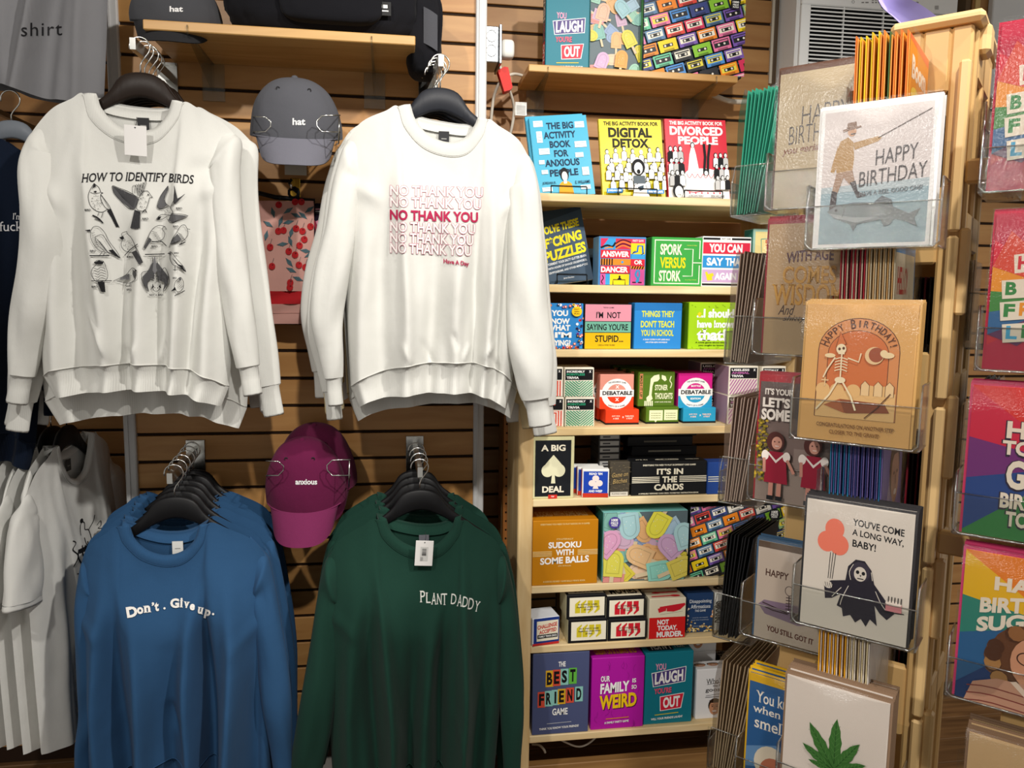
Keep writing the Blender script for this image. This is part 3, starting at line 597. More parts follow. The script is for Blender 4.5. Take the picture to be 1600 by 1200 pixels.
# ---- blue sweatshirt
BLU = dict(po=.0035, psub=2.5, fk=2.9, neck=(272, 776),
  top=[(-1, 128, 884), (-.8, 142, 850), (-.55, 172, 828), (-.40, 190, 816), (-.30, 200, 840), (-.15, 228, 866), (0, 264, 877), (.15, 296, 870), (.30, 321, 842), (.40, 330, 812), (.55, 358, 820), (.8, 400, 842), (1, 420, 876)],
  back=[(-1, 128, 884), (-.8, 142, 850), (-.55, 172, 828), (-.40, 190, 816), (-.2, 228, 828), (0, 262, 834), (.2, 298, 830), (.40, 330, 812), (.55, 358, 820), (.8, 400, 842), (1, 420, 876)],
  collar=[(-.40, 207, 815), (-.30, 216, 836), (-.15, 238, 854), (0, 264, 861), (.15, 290, 855), (.30, 308, 838), (.40, 316, 815)],
  hem=[(-1, 142, 1222), (-.7, 178, 1200), (-.3, 234, 1172), (0, 280, 1162), (.4, 340, 1176), (.75, 390, 1206), (1, 424, 1226)],
  band=[(-1, 152, 1262), (-.7, 184, 1244), (-.3, 236, 1220), (0, 280, 1210), (.4, 336, 1222), (.75, 384, 1246), (1, 414, 1262)],
  folds=[(-.62, -.7, .014, .10), (-.40, -.48, -.010, .09), (-.18, -.24, .012, .08), (.05, .04, -.006, .08), (.22, .20, .010, .06), (.36, .36, -.026, .07), (.58, .62, .022, .09), (.82, .85, -.012, .08)],
  creases=[(-.95, .25, -.6, .40, .006, .03), (.95, .25, .62, .45, .006, .03), (.0, .7, .1, .85, -.006, .03)],
  sl=[(138, 878, 16, -.004), (140, 940, 23, -.018), (144, 1010, 25, -.026), (146, 1070, 24, -.03), (140, 1120, 17, -.03), (130, 1170, 13, -.028), (130, 1215, 13, -.026)],
  sr=[(408, 872, 16, -.004), (414, 940, 21, -.018), (424, 1020, 23, -.026), (432, 1100, 23, -.03), (440, 1170, 18, -.03), (444, 1220, 15, -.028)], cuff=40, bulge=5, label_s=.08)
def dgu(p):
    for ch, x, y, w_, h_, r_ in (('D', 206, 956, 17, 17, -.16), ('o', 219, 954, 10, 11, -.12), ('n', 230, 951.5, 12, 11, -.1), ('\u2019', 239, 944, 4, 6, 0), ('t', 245, 948, 7, 14, -.08), ('.', 257, 950.5, 3.6, 3.6, 0), ('G', 273, 942.5, 14, 15, -.02), ('i', 283.5, 941.5, 5, 15, .04), ('v', 291.5, 945, 9.5, 10, .1), ('e', 300.5, 948.5, 8, 10, .16), ('u', 313, 954, 9.5, 10.5, .2), ('p', 323.5, 959.5, 10, 14, .24), ('.', 333, 959.5, 3.6, 3.6, 0)):
        p.text(ch, x, y, w_, h_, 'ece9e4', .05, .06 if ch in 'Dnitvup' else False, rot=r_)
Cb = shirt('sweatshirt', 'blue sweatshirt printed Don\'t. Give up., front of its hanging row', 'sweatshirt', BLU, SY, BLUE, 'blue sweatshirts', D=.082, labelc='d8d8d4', seed=4, prints=dgu)
stack(Cb, 6, .056, 0, ['blue sweatshirt second in its row from the front', 'blue sweatshirt third in its row from the front', 'blue sweatshirt fourth in its row from the front', 'blue sweatshirt fifth in its row from the front', 'blue sweatshirt nearest the wall in its row'],
      ['black hanger holding the front blue sweatshirt'] + ['black hanger holding the %s blue sweatshirt' % s_ for s_ in ('second', 'third', 'fourth', 'fifth', 'rearmost')], '131315', .0, .008, 'blue sweatshirts', 'hangers of the blue row', .0, 1.0, -.006)
# ---- green sweatshirt
GRN = dict(fk=2.7, neck=(656, 765),
  top=[(-1, 508, 882), (-.8, 530, 842), (-.55, 568, 816), (-.40, 588, 806), (-.30, 598, 832), (-.15, 624, 856), (0, 656, 866), (.15, 688, 860), (.30, 714, 832), (.40, 722, 808), (.55, 740, 818), (.8, 774, 842), (1, 790, 878)],
  back=[(-1, 508, 882), (-.8, 530, 842), (-.55, 568, 816), (-.40, 588, 806), (-.2, 622, 816), (0, 656, 822), (.2, 690, 820), (.40, 722, 808), (.55, 740, 818), (.8, 774, 842), (1, 790, 878)],
  collar=[(-.40, 604, 806), (-.30, 612, 826), (-.15, 632, 843), (0, 657, 850), (.15, 682, 844), (.30, 702, 824), (.40, 710, 804)],
  hem=[(-1, 520, 1212), (-.7, 556, 1196), (-.3, 608, 1184), (0, 648, 1180), (.4, 704, 1184), (.75, 748, 1196), (1, 772, 1210)],
  band=[(-1, 530, 1252), (-.7, 560, 1238), (-.3, 608, 1228), (0, 648, 1224), (.4, 700, 1228), (.75, 742, 1238), (1, 762, 1250)],
  folds=[(-.68, -.72, .012, .09), (-.46, -.46, -.012, .07), (-.28, -.26, .020, .07), (-.08, -.04, -.012, .07), (.08, .1, .006, .06), (.22, .24, -.018, .06), (.44, .46, .020, .08), (.72, .7, -.012, .08)],
  creases=[(-.2, .72, -.08, .97, .008, .02), (.42, .75, .5, .93, .008, .022), (-.95, .25, -.6, .42, .006, .03), (.1, .95, .0, .99, .007, .02)],
  sl=[(516, 878, 14, -.004), (512, 950, 20, -.016), (504, 1030, 24, -.026), (494, 1110, 28, -.03), (482, 1180, 27, -.03), (478, 1215, 22, -.028)],
  sr=[(784, 874, 14, -.002), (790, 950, 17, -.012), (796, 1040, 19, -.018), (800, 1120, 18, -.02), (800, 1190, 14, -.018), (800, 1215, 12, -.016)], cuff=40, bulge=4, label_s=.04)
def pdad(p):
    for i, (ch, x, y) in enumerate(zip('PLANTDADDY', (660, 669, 678, 686.5, 694.5, 709, 718.5, 727, 736, 745.5), (932, 934, 935.5, 936, 936.2, 936, 938.5, 940.5, 943.5, 947.5))):
        p.text(ch, x, y, 8.2, 18-(i % 2)*1.5, 'd8dad4', .0, .06, rot=(-.02, 0, .02, .03, .0, .08, .1, .12, .15, .2)[i])
G = shirt('sweatshirt', 'dark green sweatshirt printed PLANT DADDY, front of its hanging row', 'sweatshirt', GRN, SY, GREEN, 'dark green sweatshirts', D=.078, labelc='6a6a72', seed=6, prints=pdad)
hang_tag(G, 664, 845, SY-.056, .042, .064, True, .06)
stack(G, 4, .07, 0, ['dark green sweatshirt second in its row from the front', 'dark green sweatshirt third in its row from the front', 'dark green sweatshirt nearest the wall in its row'],
      ['black hanger holding the front green sweatshirt'] + ['black hanger holding the %s green sweatshirt' % s_ for s_ in ('second', 'third', 'rearmost')], '131315', .0, .008, 'dark green sweatshirts', 'hangers of the green row', .0, 1.0, -.001)
def arm_for(label, o, n, dy, dz, shift):
    zf = o.location.z+.03+.021*2-.010-.0125; xf = o.location.x
    rail_arm(label, xf+shift*n, zf+dz*(PANEL_Y-o.location.y)/dy, xf, zf-.0, o.location.y-.03)
arm_for('chrome display arm carrying the bird print sweatshirts', A, 5, .052, .007, -.0065)
arm_for('chrome display arm carrying the NO THANK YOU sweatshirts', B, 5, .052, .007, -.003)
arm_for('chrome display arm carrying the blue sweatshirts', Cb, 6, .056, 0, -.006)
arm_for('chrome display arm carrying the green sweatshirts', G, 4, .07, 0, -.001)

# ---- T-shirts
TEE = dict(flat=.5, neck=(800, 500),
  top=[(-1, 655, 590), (-.8, 680, 555), (-.55, 715, 535), (-.40, 735, 525), (-.30, 745, 560), (-.15, 770, 590), (0, 800, 600), (.15, 830, 590), (.30, 855, 560), (.40, 865, 525), (.55, 885, 535), (.8, 920, 555), (1, 945, 590)],
  back=[(-1, 655, 590), (-.8, 680, 555), (-.55, 715, 535), (-.40, 735, 525), (-.2, 768, 536), (0, 800, 540), (.2, 832, 536), (.40, 865, 525), (.55, 885, 535), (.8, 920, 555), (1, 945, 590)],
  collar=[(-.40, 744, 523), (-.30, 752, 552), (-.15, 773, 580), (0, 800, 589), (.15, 827, 580), (.30, 848, 552), (.40, 856, 523)],
  hem=[(-1, 668, 985), (-.5, 735, 990), (0, 800, 992), (.5, 865, 990), (1, 932, 985)],
  folds=[(-.7, -.75, .014, .1), (-.45, -.45, -.014, .09), (-.15, -.2, .012, .08), (.1, .12, -.012, .08), (.35, .4, .014, .09), (.65, .62, -.014, .09)],
  sl=[(664, 575, 14, 0), (652, 620, 32, -.006), (642, 680, 42, -.008), (634, 735, 46, -.008)], sr=[(936, 575, 14, 0), (948, 620, 32, -.006), (958, 680, 42, -.008), (966, 735, 46, -.008)], bulge=3, psub=8)
def tiger(p0):
    p = Print()
    L = lambda pts, w_=2.2: p.line(pts, w_, BK, 4)
    L([(770, 700), (780, 670), (790, 660), (800, 668), (796, 690), (812, 700), (815, 740), (790, 745), (785, 715)], 3); p.ell(790, 655, 7, 8, BK); L([(812, 700), (835, 680), (845, 660)], 3); L([(846, 700), (860, 690), (858, 708), (848, 712), (866, 722)], 2.2)
    for i in range(7): L([(748+i*16, 740-(i % 2)*6), (742+i*17, 765), (752+i*16, 800)], 4.5)
    p.poly([(745, 740), (790, 745), (850, 735), (872, 750), (868, 760), (800, 764), (748, 756)], BK); p.poly([(770, 800), (845, 790), (862, 812), (800, 822)], BK); L([(730, 700), (740, 712), (728, 730), (742, 760), (728, 790)], 3); L([(735, 820), (760, 835), (800, 840)], 3)
    p.text('DR-', 790, 850, 60, 24, BK, .06); p.text('PLAY', 795, 882, 90, 26, BK, .06); p.text('ST', 770, 912, 40, 24, BK, .06)
    for V, F, col, n in p.items: p0._push([(800+(x-800)*.8, 662+(y-655)*.47) for x, y in V], F, col)
te = shirt('t_shirt', 'white T-shirt with a black rider print, end of the low rack', 'T-shirt', TEE, 1.83, 'd6d6d2', 'white T-shirts on the low rack', D=.045, labelc='4a4a4a', seed=3, prints=tiger)
TH = math.radians(86)
tb = pY(104, 664, 2.08)
te.location = tb; te.rotation_euler = (0, 0, TH)
hg = hanger('black hanger of the end T-shirt with the black print', tb+Vector((0, 0, .0)), '121214', 1., 'hangers of the low T-shirt rack'); hg.rotation_euler = (0, 0, TH)
for i in range(6):
    c = copy_tree(te, None, ('printed_front',)); c.location = tb+Vector((-.042*(i+1), .012*(i+1), rnd.uniform(-.012, .012))); c.rotation_euler = (0, 0, TH+rnd.uniform(-.04, .08)+.015*i); c.scale = (1, .55, 1)
    nm = ('second', 'third', 'fourth', 'fifth', 'sixth', 'seventh')[i]
    c['label'] = 'white T-shirt %s from the end of the low rack, seen from its sleeve' % nm
    hg = hanger('black hanger of the %s T-shirt from the end of the low rack' % nm, c.location, '121214', 1., 'hangers of the low T-shirt rack'); hg.rotation_euler = (0, 0, c.rotation_euler.z)
root = thing('clothes_rail', 'dark metal rail carrying the white T-shirts', 'rail', (tb.x-.2, tb.y, tb.z))
mb = MB(); zz = tb.z+.03+.021*2-.009; mb.tube([(tb.x-.7, tb.y+.17, zz), (tb.x+.09, tb.y-.01, zz)], .008, paint('222224', .4, .5), 10); part(mb, 'bar', root)
mb = MB(); mb.tube([(tb.x+.06, tb.y, zz), (tb.x+.06, BACK_Y-.001, zz)], .007, paint('222224', .4, .5), 8); part(mb, 'wall_arm', root)
# navy shirt beside the white sweatshirts, its hanger showing above
NAV = {k: ([tuple([q[0], q[1]-716, q[2]-606]) for q in v] if k in ('top', 'back', 'collar', 'hem', 'band') else v) for k, v in GRN.items()}
NAV['neck'] = (-60, 186); NAV['sl'] = [(x-716, y-606, h, d_) for x, y, h, d_ in GRN['sl']]; NAV['sr'] = [(x-722, y-606, h, d_) for x, y, h, d_ in GRN['sr']]
NAV['top'] = [(s, x, y+18) for s, x, y in NAV['top']]; NAV['back'] = [(s, x, y+18) for s, x, y in NAV['back']]; NAV['collar'] = [(s, x, y+18) for s, x, y in NAV['collar']]
NAV['hem'] = [(s, x, y+90) for s, x, y in NAV['hem']]; NAV['band'] = [(s, x, y+90) for s, x, y in NAV['band']]
def navy_p(p): p.text('I\'m', 27, 338, 14, 10, 'd8d8dc', .0, .05, rot=.05); p.text('fucki', 19, 353.5, 40, 15, 'd8d8dc', .0, .05, rot=-.02)
NV = shirt('sweatshirt', 'dark navy sweatshirt with white lettering at the left edge', 'sweatshirt', NAV, 1.95, '0f1828', D=.05, seed=2, prints=navy_p)
hanger('grey wood hanger of the dark navy sweatshirt', pY(-60, 186, 1.955), '5a5552', 1.)
hanger('second grey hanger behind the navy sweatshirt, its hook free of the white sleeve', pY(18, 188, 2.02), '6a7078', .8, rise=.024)
root = thing('display_arm', 'dark arm carrying the navy sweatshirt', 'display arm', (NV.location.x, BACK_Y, NV.location.z+.05))
mb = MB(); zz = NV.location.z+.03+.042-.012; mb.box(NV.location.x-.006, 1.9, zz-.012, NV.location.x+.006, BACK_Y-.001, zz+.0, STEEL); part(mb, 'bar', root)
# grey tee high on the left
GT = dict(neck=(-10, -330),
  top=[(-1, -190, -240), (-.8, -150, -275), (-.55, -105, -295), (-.40, -80, -305), (-.30, -68, -270), (-.15, -40, -240), (0, -8, -230), (.15, 24, -240), (.30, 52, -270), (.40, 62, -305), (.55, 88, -292), (.8, 132, -268), (1, 168, -235)],
  back=[(-1, -190, -240), (-.8, -150, -275), (-.55, -105, -295), (-.40, -80, -305), (-.2, -46, -294), (0, -8, -290), (.2, 28, -294), (.40, 62, -305), (.55, 88, -292), (.8, 132, -268), (1, 168, -235)],
  collar=[(-.40, -70, -307), (-.30, -60, -278), (-.15, -36, -250), (0, -8, -241), (.15, 20, -250), (.30, 44, -278), (.40, 54, -307)],
  hem=[(-1, -150, 150), (-.5, -80, 146), (0, 10, 138), (.25, 45, 150), (.6, 100, 160), (1, 162, 166)],
  folds=[(-.5, -.4, .012, .1), (.0, .1, .010, .09), (.75, .25, .028, .09), (.85, .45, -.022, .08), (.9, .75, .012, .06)], bulge=4)
def shp(p):
    p.text('shirt', 65, 45.5, 64, 21, BK, .0, space=1.12, skew=-.03)
shirt('t_shirt', 'heather grey T-shirt printed shirt, hanging high beside the white trim', 'T-shirt', GT, 2.05, '77777a', D=.03, seed=8, prints=shp)
hg = hanger('hanger of the heather grey T-shirt, above the picture', pY(-10, -330, 2.055), '141416', 1.)

# ------------------------------------------------------------------ pine shelf unit
SH = dict(S1=1.722, S2=1.487, S3=1.3155, S4=1.103, S5=.908, S6=.664, S7=.492, S8=.2275)
SFY, SBY = 2.0, 2.40
RX1 = pY(1252, 810, 2.0).x; RX0 = RX1-.04
unit = thing('shelf_unit', 'tall open pine shelf unit filled with game boxes and books', 'shelf', (.36, SFY, 0))
mb = MB(); mb.box(.322, SFY, 0, .363, SBY, 1.735, PINE, .003); part(mb, 'side_board', unit)
mb = MB(); mb.box(RX0, SFY, 0, RX1, SBY, 1.735, PINE, .003); part(mb, 'side_board', unit)
for k, z in SH.items():
    mb = MB(); mb.box(.363, SFY, z-.021, RX0, SBY, z, PINE_H, .002); part(mb, 'shelf', unit)
mb = MB(); mb.box(.363, SFY+.06, .0, RX0, SFY+.09, .098, wood('rail_wood', '8a6238', 'b08650', (1, 12, 12), 3, .5), .002); part(mb, 'bottom_rail', unit)
mb = MB(); ux0, ux1 = pY(786, 800, 2.2).x, pY(806, 800, 2.2).x
mb.box(ux0, 2.2, 0, ux1, 2.23, 1.9, wood('upright_wood', '8a5526', 'a86c34', (9, 9, 1), 4, .5, False, .05), .002)
part(mb, 'perforated_upright', unit)
mb = MB(); hole = paint('150d06', .9)
for i in range(66):
    for xx in (.22, .82): mb.box(ux0+(ux1-ux0)*xx-.0024, 2.1992, .1+i*.0265, ux0+(ux1-ux0)*xx+.0024, 2.2005, .105+i*.0265, hole)
o = part(mb, 'peg_holes', unit); o['kind'] = 'stuff'

# ------------------------------------------------------------------ game boxes
def facemap(x0, y0, x1, y1, wd, ht, base=0, yoff=0.0):
    return lambda x, y, n: Vector(((x-x0)/(x1-x0)*wd-wd/2, -.0004-n*.00006+yoff, base+(y1-y)/(y1-y0)*ht))
def topmap(wd, dp, ht): return lambda x, y, n: Vector((x*wd-wd/2, (1-y)*dp, ht+.0003+n*.00006))
def carton(name, label, cat, sh, x0, x1, yt, yb, dp, body, design=None, Y=None, top=None, side=None, group=None, rotz=0, rough=.4, lift=0, bev=.0015, lid=None):
    z = (SH[sh] if isinstance(sh, str) else sh)+lift; xc = (x0+x1)/2
    if Y is None: Y = max(SFY+.004, min(pZ(xc, yb, z).y, 2.2))
    a, b = pY(x0, (yt+yb)/2, Y), pY(x1, (yt+yb)/2, Y); wd = b.x-a.x
    ht = max(.01, pY(xc, yt, Y).z-z)
    mb = MB(); mb.box(-wd/2, 0, 0, wd/2, dp, ht, paint(body, rough), bev)
    o = tag(mb.build(name, None, ((a.x+b.x)/2, Y, z+.0003), (0, 0, rotz)), label, cat, group)
    if design:
        p = Print(rough); p.clip = (x0+.4, yt+.4, x1-.4, yb-.4); design(p); p.build('cover_print', o, facemap(x0, yt, x1, yb, wd, ht))
    if top:
        p = Print(rough); top(p); p.build('top_print', o, topmap(wd, dp, ht))
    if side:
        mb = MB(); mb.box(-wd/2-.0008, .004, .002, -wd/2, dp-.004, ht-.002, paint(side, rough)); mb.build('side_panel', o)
    if lid:
        lh, lc = lid; mb = MB(); t = .0015
        mb.box(-wd/2-t, -t, ht-lh, wd/2+t, dp+t, ht+t, paint(lc, rough), bev); l_ = mb.build('lid', o)
    o['w'] = wd; o['h'] = ht
    return o
def behind(o, n, dy, label, dx=0):
    """further boxes of the same kind standing behind; labels say which"""
    for i in range(n):
        c = copy_tree(o); c.location.y += dy*(i+1); c.location.x += dx*(i+1); c['label'] = label[i] if isinstance(label, (list, tuple)) else label


# --- shelf S8, bottom row
def d(p):
    p.text('THE', 877, 1038, 11, 8, WH, .03)
    for i, (ch, c, x) in enumerate(zip('BEST', ('d9a929', 'd8513b', '8cc6bd', '63b545'), (858, 869, 881, 894))):
        p.rect(x-6, 1047-i*.7, x+6.3, 1073-i*.9, c); p.text(ch, x, 1060-i, 8.5, 20, BK, .05)
    for i, (ch, c, x) in enumerate(zip('FRIEND', ('d8513b', '8cc6bd', '8cc6bd', 'd9a929', 'd8513b', '8cc6bd'), (846, 857, 867.5, 877, 890, 904))):
        p.rect(x-6, 1080-i*1.0, x+6.4, 1105-i*1.2, c); p.text(ch, x, 1092.5-i*1.1, 8 if ch != 'I' else 3, 19, BK, .05)
    p.text('GAME', 875, 1113, 24, 11, WH, .03)
    p.rect(855, 1131, 893, 1131.8, 'c8ccd4', -1); p.text('THINK YOU KNOW YOUR FRIENDS?', 874, 1138.5, 62, 3.6, WH, .03, skew=-.03)
carton('game_box', 'slate blue box reading THE BEST FRIEND GAME on the bottom shelf', 'game box', 'S8', 832, 920, 1020, 1149, .06, '4d567c', d)
def d(p):
    r = random.Random(3)
    for i in range(26):
        x, y = r.uniform(928, 1000), r.uniform(1030, 1130); p.line([(x, y), (x+r.uniform(-4, 4), y+5), (x+r.uniform(-3, 3), y+10)], .35, '8d1a86', 3)
    p.text('OUR', 945, 1059, 14, 9, WH, .03); p.text('FAMILY', 960, 1073, 45, 16, WH, .04, skew=-.06)
    p.text('IS', 990, 1064, 6, 6.5, WH, .03); p.text('SO', 990, 1074, 8, 6.5, WH, .03)
    p.text('WEIRD', 966.5, 1095.5, 58, 22, '3a0c38', .05, skew=-.05); p.text('WEIRD', 965.5, 1094.5, 58, 22, 'f0c419', .04, skew=-.05)
    p.rect(947, 1121, 983, 1122.2, 'e08a2a', -1); p.text('A FAMILY PARTY GAME', 964, 1127, 38, 3.4, WH, .03, skew=-.03)
def tp(p): p.text('OUR FAMILY IS SO WEIRD', .5, .5, .8, .45, 'e0a92a', .04, rot=math.pi)
carton('game_box', 'magenta box reading OUR FAMILY IS SO WEIRD on the bottom shelf', 'game box', 'S8', 924, 1006, 1027, 1138, .075, 'b01aa0', d, top=tp)
def laugh(p, ox=0, oy=0, k=1.):
    X = lambda x: ox+(x-1044)*k; Y_ = lambda y: oy+(y-1072)*k
    p.text('YOU', X(1032), Y_(1041.5), 16*k, 10*k, '5b3f8a', .03); p.text('YOU', X(1031.3), Y_(1041), 16*k, 10*k, 'e4a8bb', .02)
    p.poly([(X(1017), Y_(1050)), (X(1071), Y_(1042)), (X(1070), Y_(1066)), (X(1020), Y_(1072))], WH); p.poly([(X(1018), Y_(1051)), (X(1070), Y_(1043)), (X(1069), Y_(1065)), (X(1021), Y_(1071))], '4a3c7c')
    p.text('LAUGH', X(1044.5), Y_(1057.5), 44*k, 18*k, WH, .04, skew=-.1)
    p.text('YOU\'RE', X(1036), Y_(1078.5), 27*k, 9*k, '27325e', .04, skew=-.05); p.text('YOU\'RE', X(1035.5), Y_(1078), 27*k, 9*k, 'e4576f', .03, skew=-.05)
    p.poly([(X(1031), Y_(1087)), (X(1069), Y_(1083)), (X(1065), Y_(1107)), (X(1032), Y_(1110))], WH); p.poly([(X(1032), Y_(1088)), (X(1068), Y_(1084)), (X(1064), Y_(1106)), (X(1033), Y_(1109))], 'd3203a')
    p.text('OUT', X(1049.5), Y_(1096.5), 26*k, 17*k, WH, .04, skew=-.07)
    p.rect(X(1024), Y_(1115), X(1061), Y_(1116.2), 'd9c32a', -2*k); p.text('WILL YOUR FRIENDS LAUGH?', X(1043), Y_(1121), 49*k, 3.4*k, WH, .03, skew=-.04)
def tp(p): p.rect(.1, .2, .62, .85, '1b2530'); p.text('LAUGH', .38, .5, .4, .5, WH, .04, rot=math.pi); p.text('YOU', .78, .5, .2, .3, 'c9d6da', .03, rot=math.pi)
carton('game_box', 'teal box reading YOU LAUGH YOU\'RE OUT on the bottom shelf', 'game box', 'S8', 1007, 1082, 1019, 1130, .075, '137688', lambda p: laugh(p, 1044, 1072), top=tp)
def face(p, x, y, k, hair='2f1f14', skin='c08a68'):
    p.ell(x, y-3.2*k, 8.6*k, 9.5*k, hair); p.ell(x, y, 7.2*k, 10*k, skin)
    p.poly([(x-8*k, y-3*k), (x-7*k, y-10*k), (x, y-12*k), (x+7*k, y-10*k), (x+8*k, y-3*k), (x+5*k, y-6.5*k), (x-5*k, y-6.5*k)], hair)
    for s_ in (-1, 1): p.ell(x+s_*3*k, y-1.5*k, 1.3*k, .7*k, '1b1512', 8); p.rect(x+s_*3*k-1.8*k, y-4*k, x+s_*3*k+1.8*k, y-3.3*k, hair)
    p.poly([(x-.8*k, y-1*k), (x+.8*k, y-1*k), (x+1.3*k, y+2.4*k), (x-1.3*k, y+2.4*k)], 'a87453')
    p.ell(x, y+5*k, 3.6*k, 1.6*k, '7a3a30', 12); p.ell(x, y+4.7*k, 3.1*k, 1*k, 'f2ece4', 12)
def d(p):
    p.text('Who\'s', 1115, 1064, 24, 9, BK, .0); p.line([(1104, 1069), (1127, 1066)], .6, BK)
    p.text('the F', 1119, 1071, 12, 3.5, BK, .01); p.text('goose?', 1118, 1078, 32, 8, BK, .01); p.line([(1103, 1086), (1130, 1084)], .6, BK); p.rect(1102, 1088, 1128, 1089, '555555')
    face(p, 1117, 1105, 1.15)
def tp(p):
    for x in (.16, .5): face(p, x, .5, .018)
    p.text('Who\'s the goose', .8, .45, .3, .3, '555555', 0)
o = carton('game_box', 'white box with a smiling face reading Who\'s the goose, standing nearest the shelf edge', 'game box', 'S8', 1088, 1147, 1045, 1122, .05, 'e8e8ea', d, top=tp)
c = copy_tree(o); c.location += Vector((-.012, .11, 0)); c['label'] = 'white box with faces behind the smiling face game box, under another box'
c2 = copy_tree(o); c2.location += Vector((-.012, .11, o['h']+.0005)); c2['label'] = 'white box with small faces stacked on top, behind the smiling face game box'
def d(p):
    for i in range(4): p.text('WEED GAMES', 1160, 1048+i*10, 50, 7, WH, .04, skew=-.1)
def tp(p):
    for i in range(4): p.text('WEED GAMES', .5, .14+i*.24, .92, .17, WH, .04)
carton('game_box', 'black box covered in white block words, standing behind the clear card pocket', 'game box', 'S8', 1150, 1215, 1045, 1118, .10, '1c1c1e', d, top=tp)
carton('game_box', 'black box with tilted white block words beside the white face boxes', 'game box', 'S8', 1128, 1180, 1033, 1100, .08, '1d1d1f', d, Y=2.2, top=tp)

# --- shelf S7
def d(p):
    p.rect(833, 964, 874.5, 1006, '203a86'); p.rect(838, 970, 873, 1001, CR); p.rect(831, 1004, 875, 1008, 'c62f2c')
    p.text('CHALLENGE', 855, 978, 32, 6.5, 'c8372f', .04, skew=-.1); p.text('ACCEPTED', 856, 986, 28, 6, 'c8372f', .04, skew=-.1)
    p.rect(839, 991, 872, 997, BK); p.text('FAMILY TRIVIA DECK', 856, 994, 30, 3, WH, .03)
carton('card_box', 'blue edged box reading CHALLENGE ACCEPTED beside the shelf post', 'game box', 'S7', 831, 875, 965, 1008, .07, 'dfe3ea', d, rotz=.16)
for i in range(4):
    def d(p, i=i): p.rect(833, 0, 866, 20, '6a4a2a'); p.text('CHALLENGE', 850, 10, 28, 7, 'b8935c', .03)
    z = SH['S7']+.0003+i*.029
    mb = MB(); mb.box(-.045, 0, 0, .045, .11, .0285, paint('241d18', .5), .0015); mb.box(-.041, -.0008, .003, .041, 0, .0255, paint('8b6a44', .5))
    tag(mb.build('card_box', None, (.43, 2.19, z)), 'flat dark box with tan end, %s in the pile behind CHALLENGE ACCEPTED' % ('lowest', 'second lowest', 'second highest', 'topmost')[i], 'game box', 'flat dark boxes behind the blue edged box')
def quotes(c):
    def d(p, c=c):
        x0, y0, x1, y1 = p.clip; w_, h_ = x1-x0, y1-y0
        p.rect(x0+4, y0+4, x1-2, y1-4, CR)
        for j, xx in enumerate((.28, .43, .60, .77)):
            X, Yc = x0+w_*xx, y0+h_*.5; s_ = 1 if j < 2 else -1
            p.poly([(X-4.4, Yc+s_*1), (X+3.6, Yc+s_*1), (X+3.6, Yc+s_*10), (X-4.4, Yc+s_*10)], c)
            p.poly([(X-4.4*s_, Yc+s_*1), (X-4.4*s_, Yc-s_*5), (X+3*s_, Yc-s_*11), (X+4*s_, Yc-s_*9), (X+.5*s_, Yc-s_*4), (X+.5*s_, Yc+s_*1)], c)
        for j in range(3): p.text(('IN A PARTY GAME SO GOOD', 'THE FIRST TO GUESS IT', 'WINS'), X, Yc, 1, 1, c) if 0 else p.text(('GUESS THE LINE FROM', 'FAMOUS QUOTES IN', 'ONE GO'), x0+w_*.53, 0, 1, 1, c) if 0 else None
        p.text('IN A PARTY GAME', x0+w_*.53, y0+h_*.40, w_*.5, 2.4, '3a3a30', .02); p.text('FAMOUS LINES WIN', x0+w_*.53, y0+h_*.51, w_*.55, 2.4, '3a3a30', .02); p.text('BY FAR', x0+w_*.53, y0+h_*.62, w_*.18, 2.4, '3a3a30', .02)
    return d
def tp1(p): p.rect(.06, .1, .96, .9, CR); p.text('SONGS', .52, .55, .6, .5, BK, .03)
def tp2(p): p.rect(.04, .1, .94, .9, CR); p.text('MOVIES', .52, .5, .7, .5, BK, .03)
Q = []
for j, (xa, xb, c, nm, tpf) in enumerate(((888, 949, 'd3c22b', 'yellow', tp1), (950, 1010, 'cf2030', 'red', tp2))):
    lo = carton('quote_box', 'black edged box with %s quotation marks, lower of the two' % nm, 'game box', 'S7', xa, xb, 967, 1006 if j == 0 else 1001, .09, BK, quotes(c), side='cfc7a2')
    up = copy_tree(lo); up.location.z += lo['h']+.0006; up.location.x -= .006; up['label'] = 'black edged box with %s quotation marks, on top of another' % nm
    p = Print(); tpf(p); p.build('top_print', up, topmap(lo['w'], .09, lo['h']))
def d(p):
    p.rect(1014, 967, 1071, 1004, 'd5201f')
    p.poly([(1030, 949), (1069, 944), (1070, 947), (1062, 955), (1052, 958), (1041, 957), (1041, 952), (1030, 955)], 'cf2030'); p.poly([(1027, 952), (1040, 948), (1040, 956), (1029, 959)], 'cf2030'); p.line([(1031, 962), (1066, 958)], .4, '7d7766')
    p.text('NOT', 1036, 975, 18, 8.5, WH, .04); p.text('TODAY.', 1043, 985, 31, 8.5, WH, .04); p.text('MURDER.', 1047, 996, 41, 9.5, WH, .04)
def tp(p): p.line([(.2, .3), (.9, .25)], .12, 'cf2030'); p.ell(.3, .3, .12, .1, 'cf2030'); p.line([(.1, .75), (.8, .7)], .12, 'cf2030'); p.ell(.75, .72, .14, .12, 'cf2030')
o = carton('card_box', 'red and cream box with a knife reading NOT TODAY MURDER', 'game box', 'S7', 1014, 1071, 935, 1003, .06, 'e8dfc4', d, top=tp)
behind(o, 2, .063, ['cream box with red cutlery right behind the knife box', 'cream box with red cutlery at the back, two behind the knife box'], -.003)
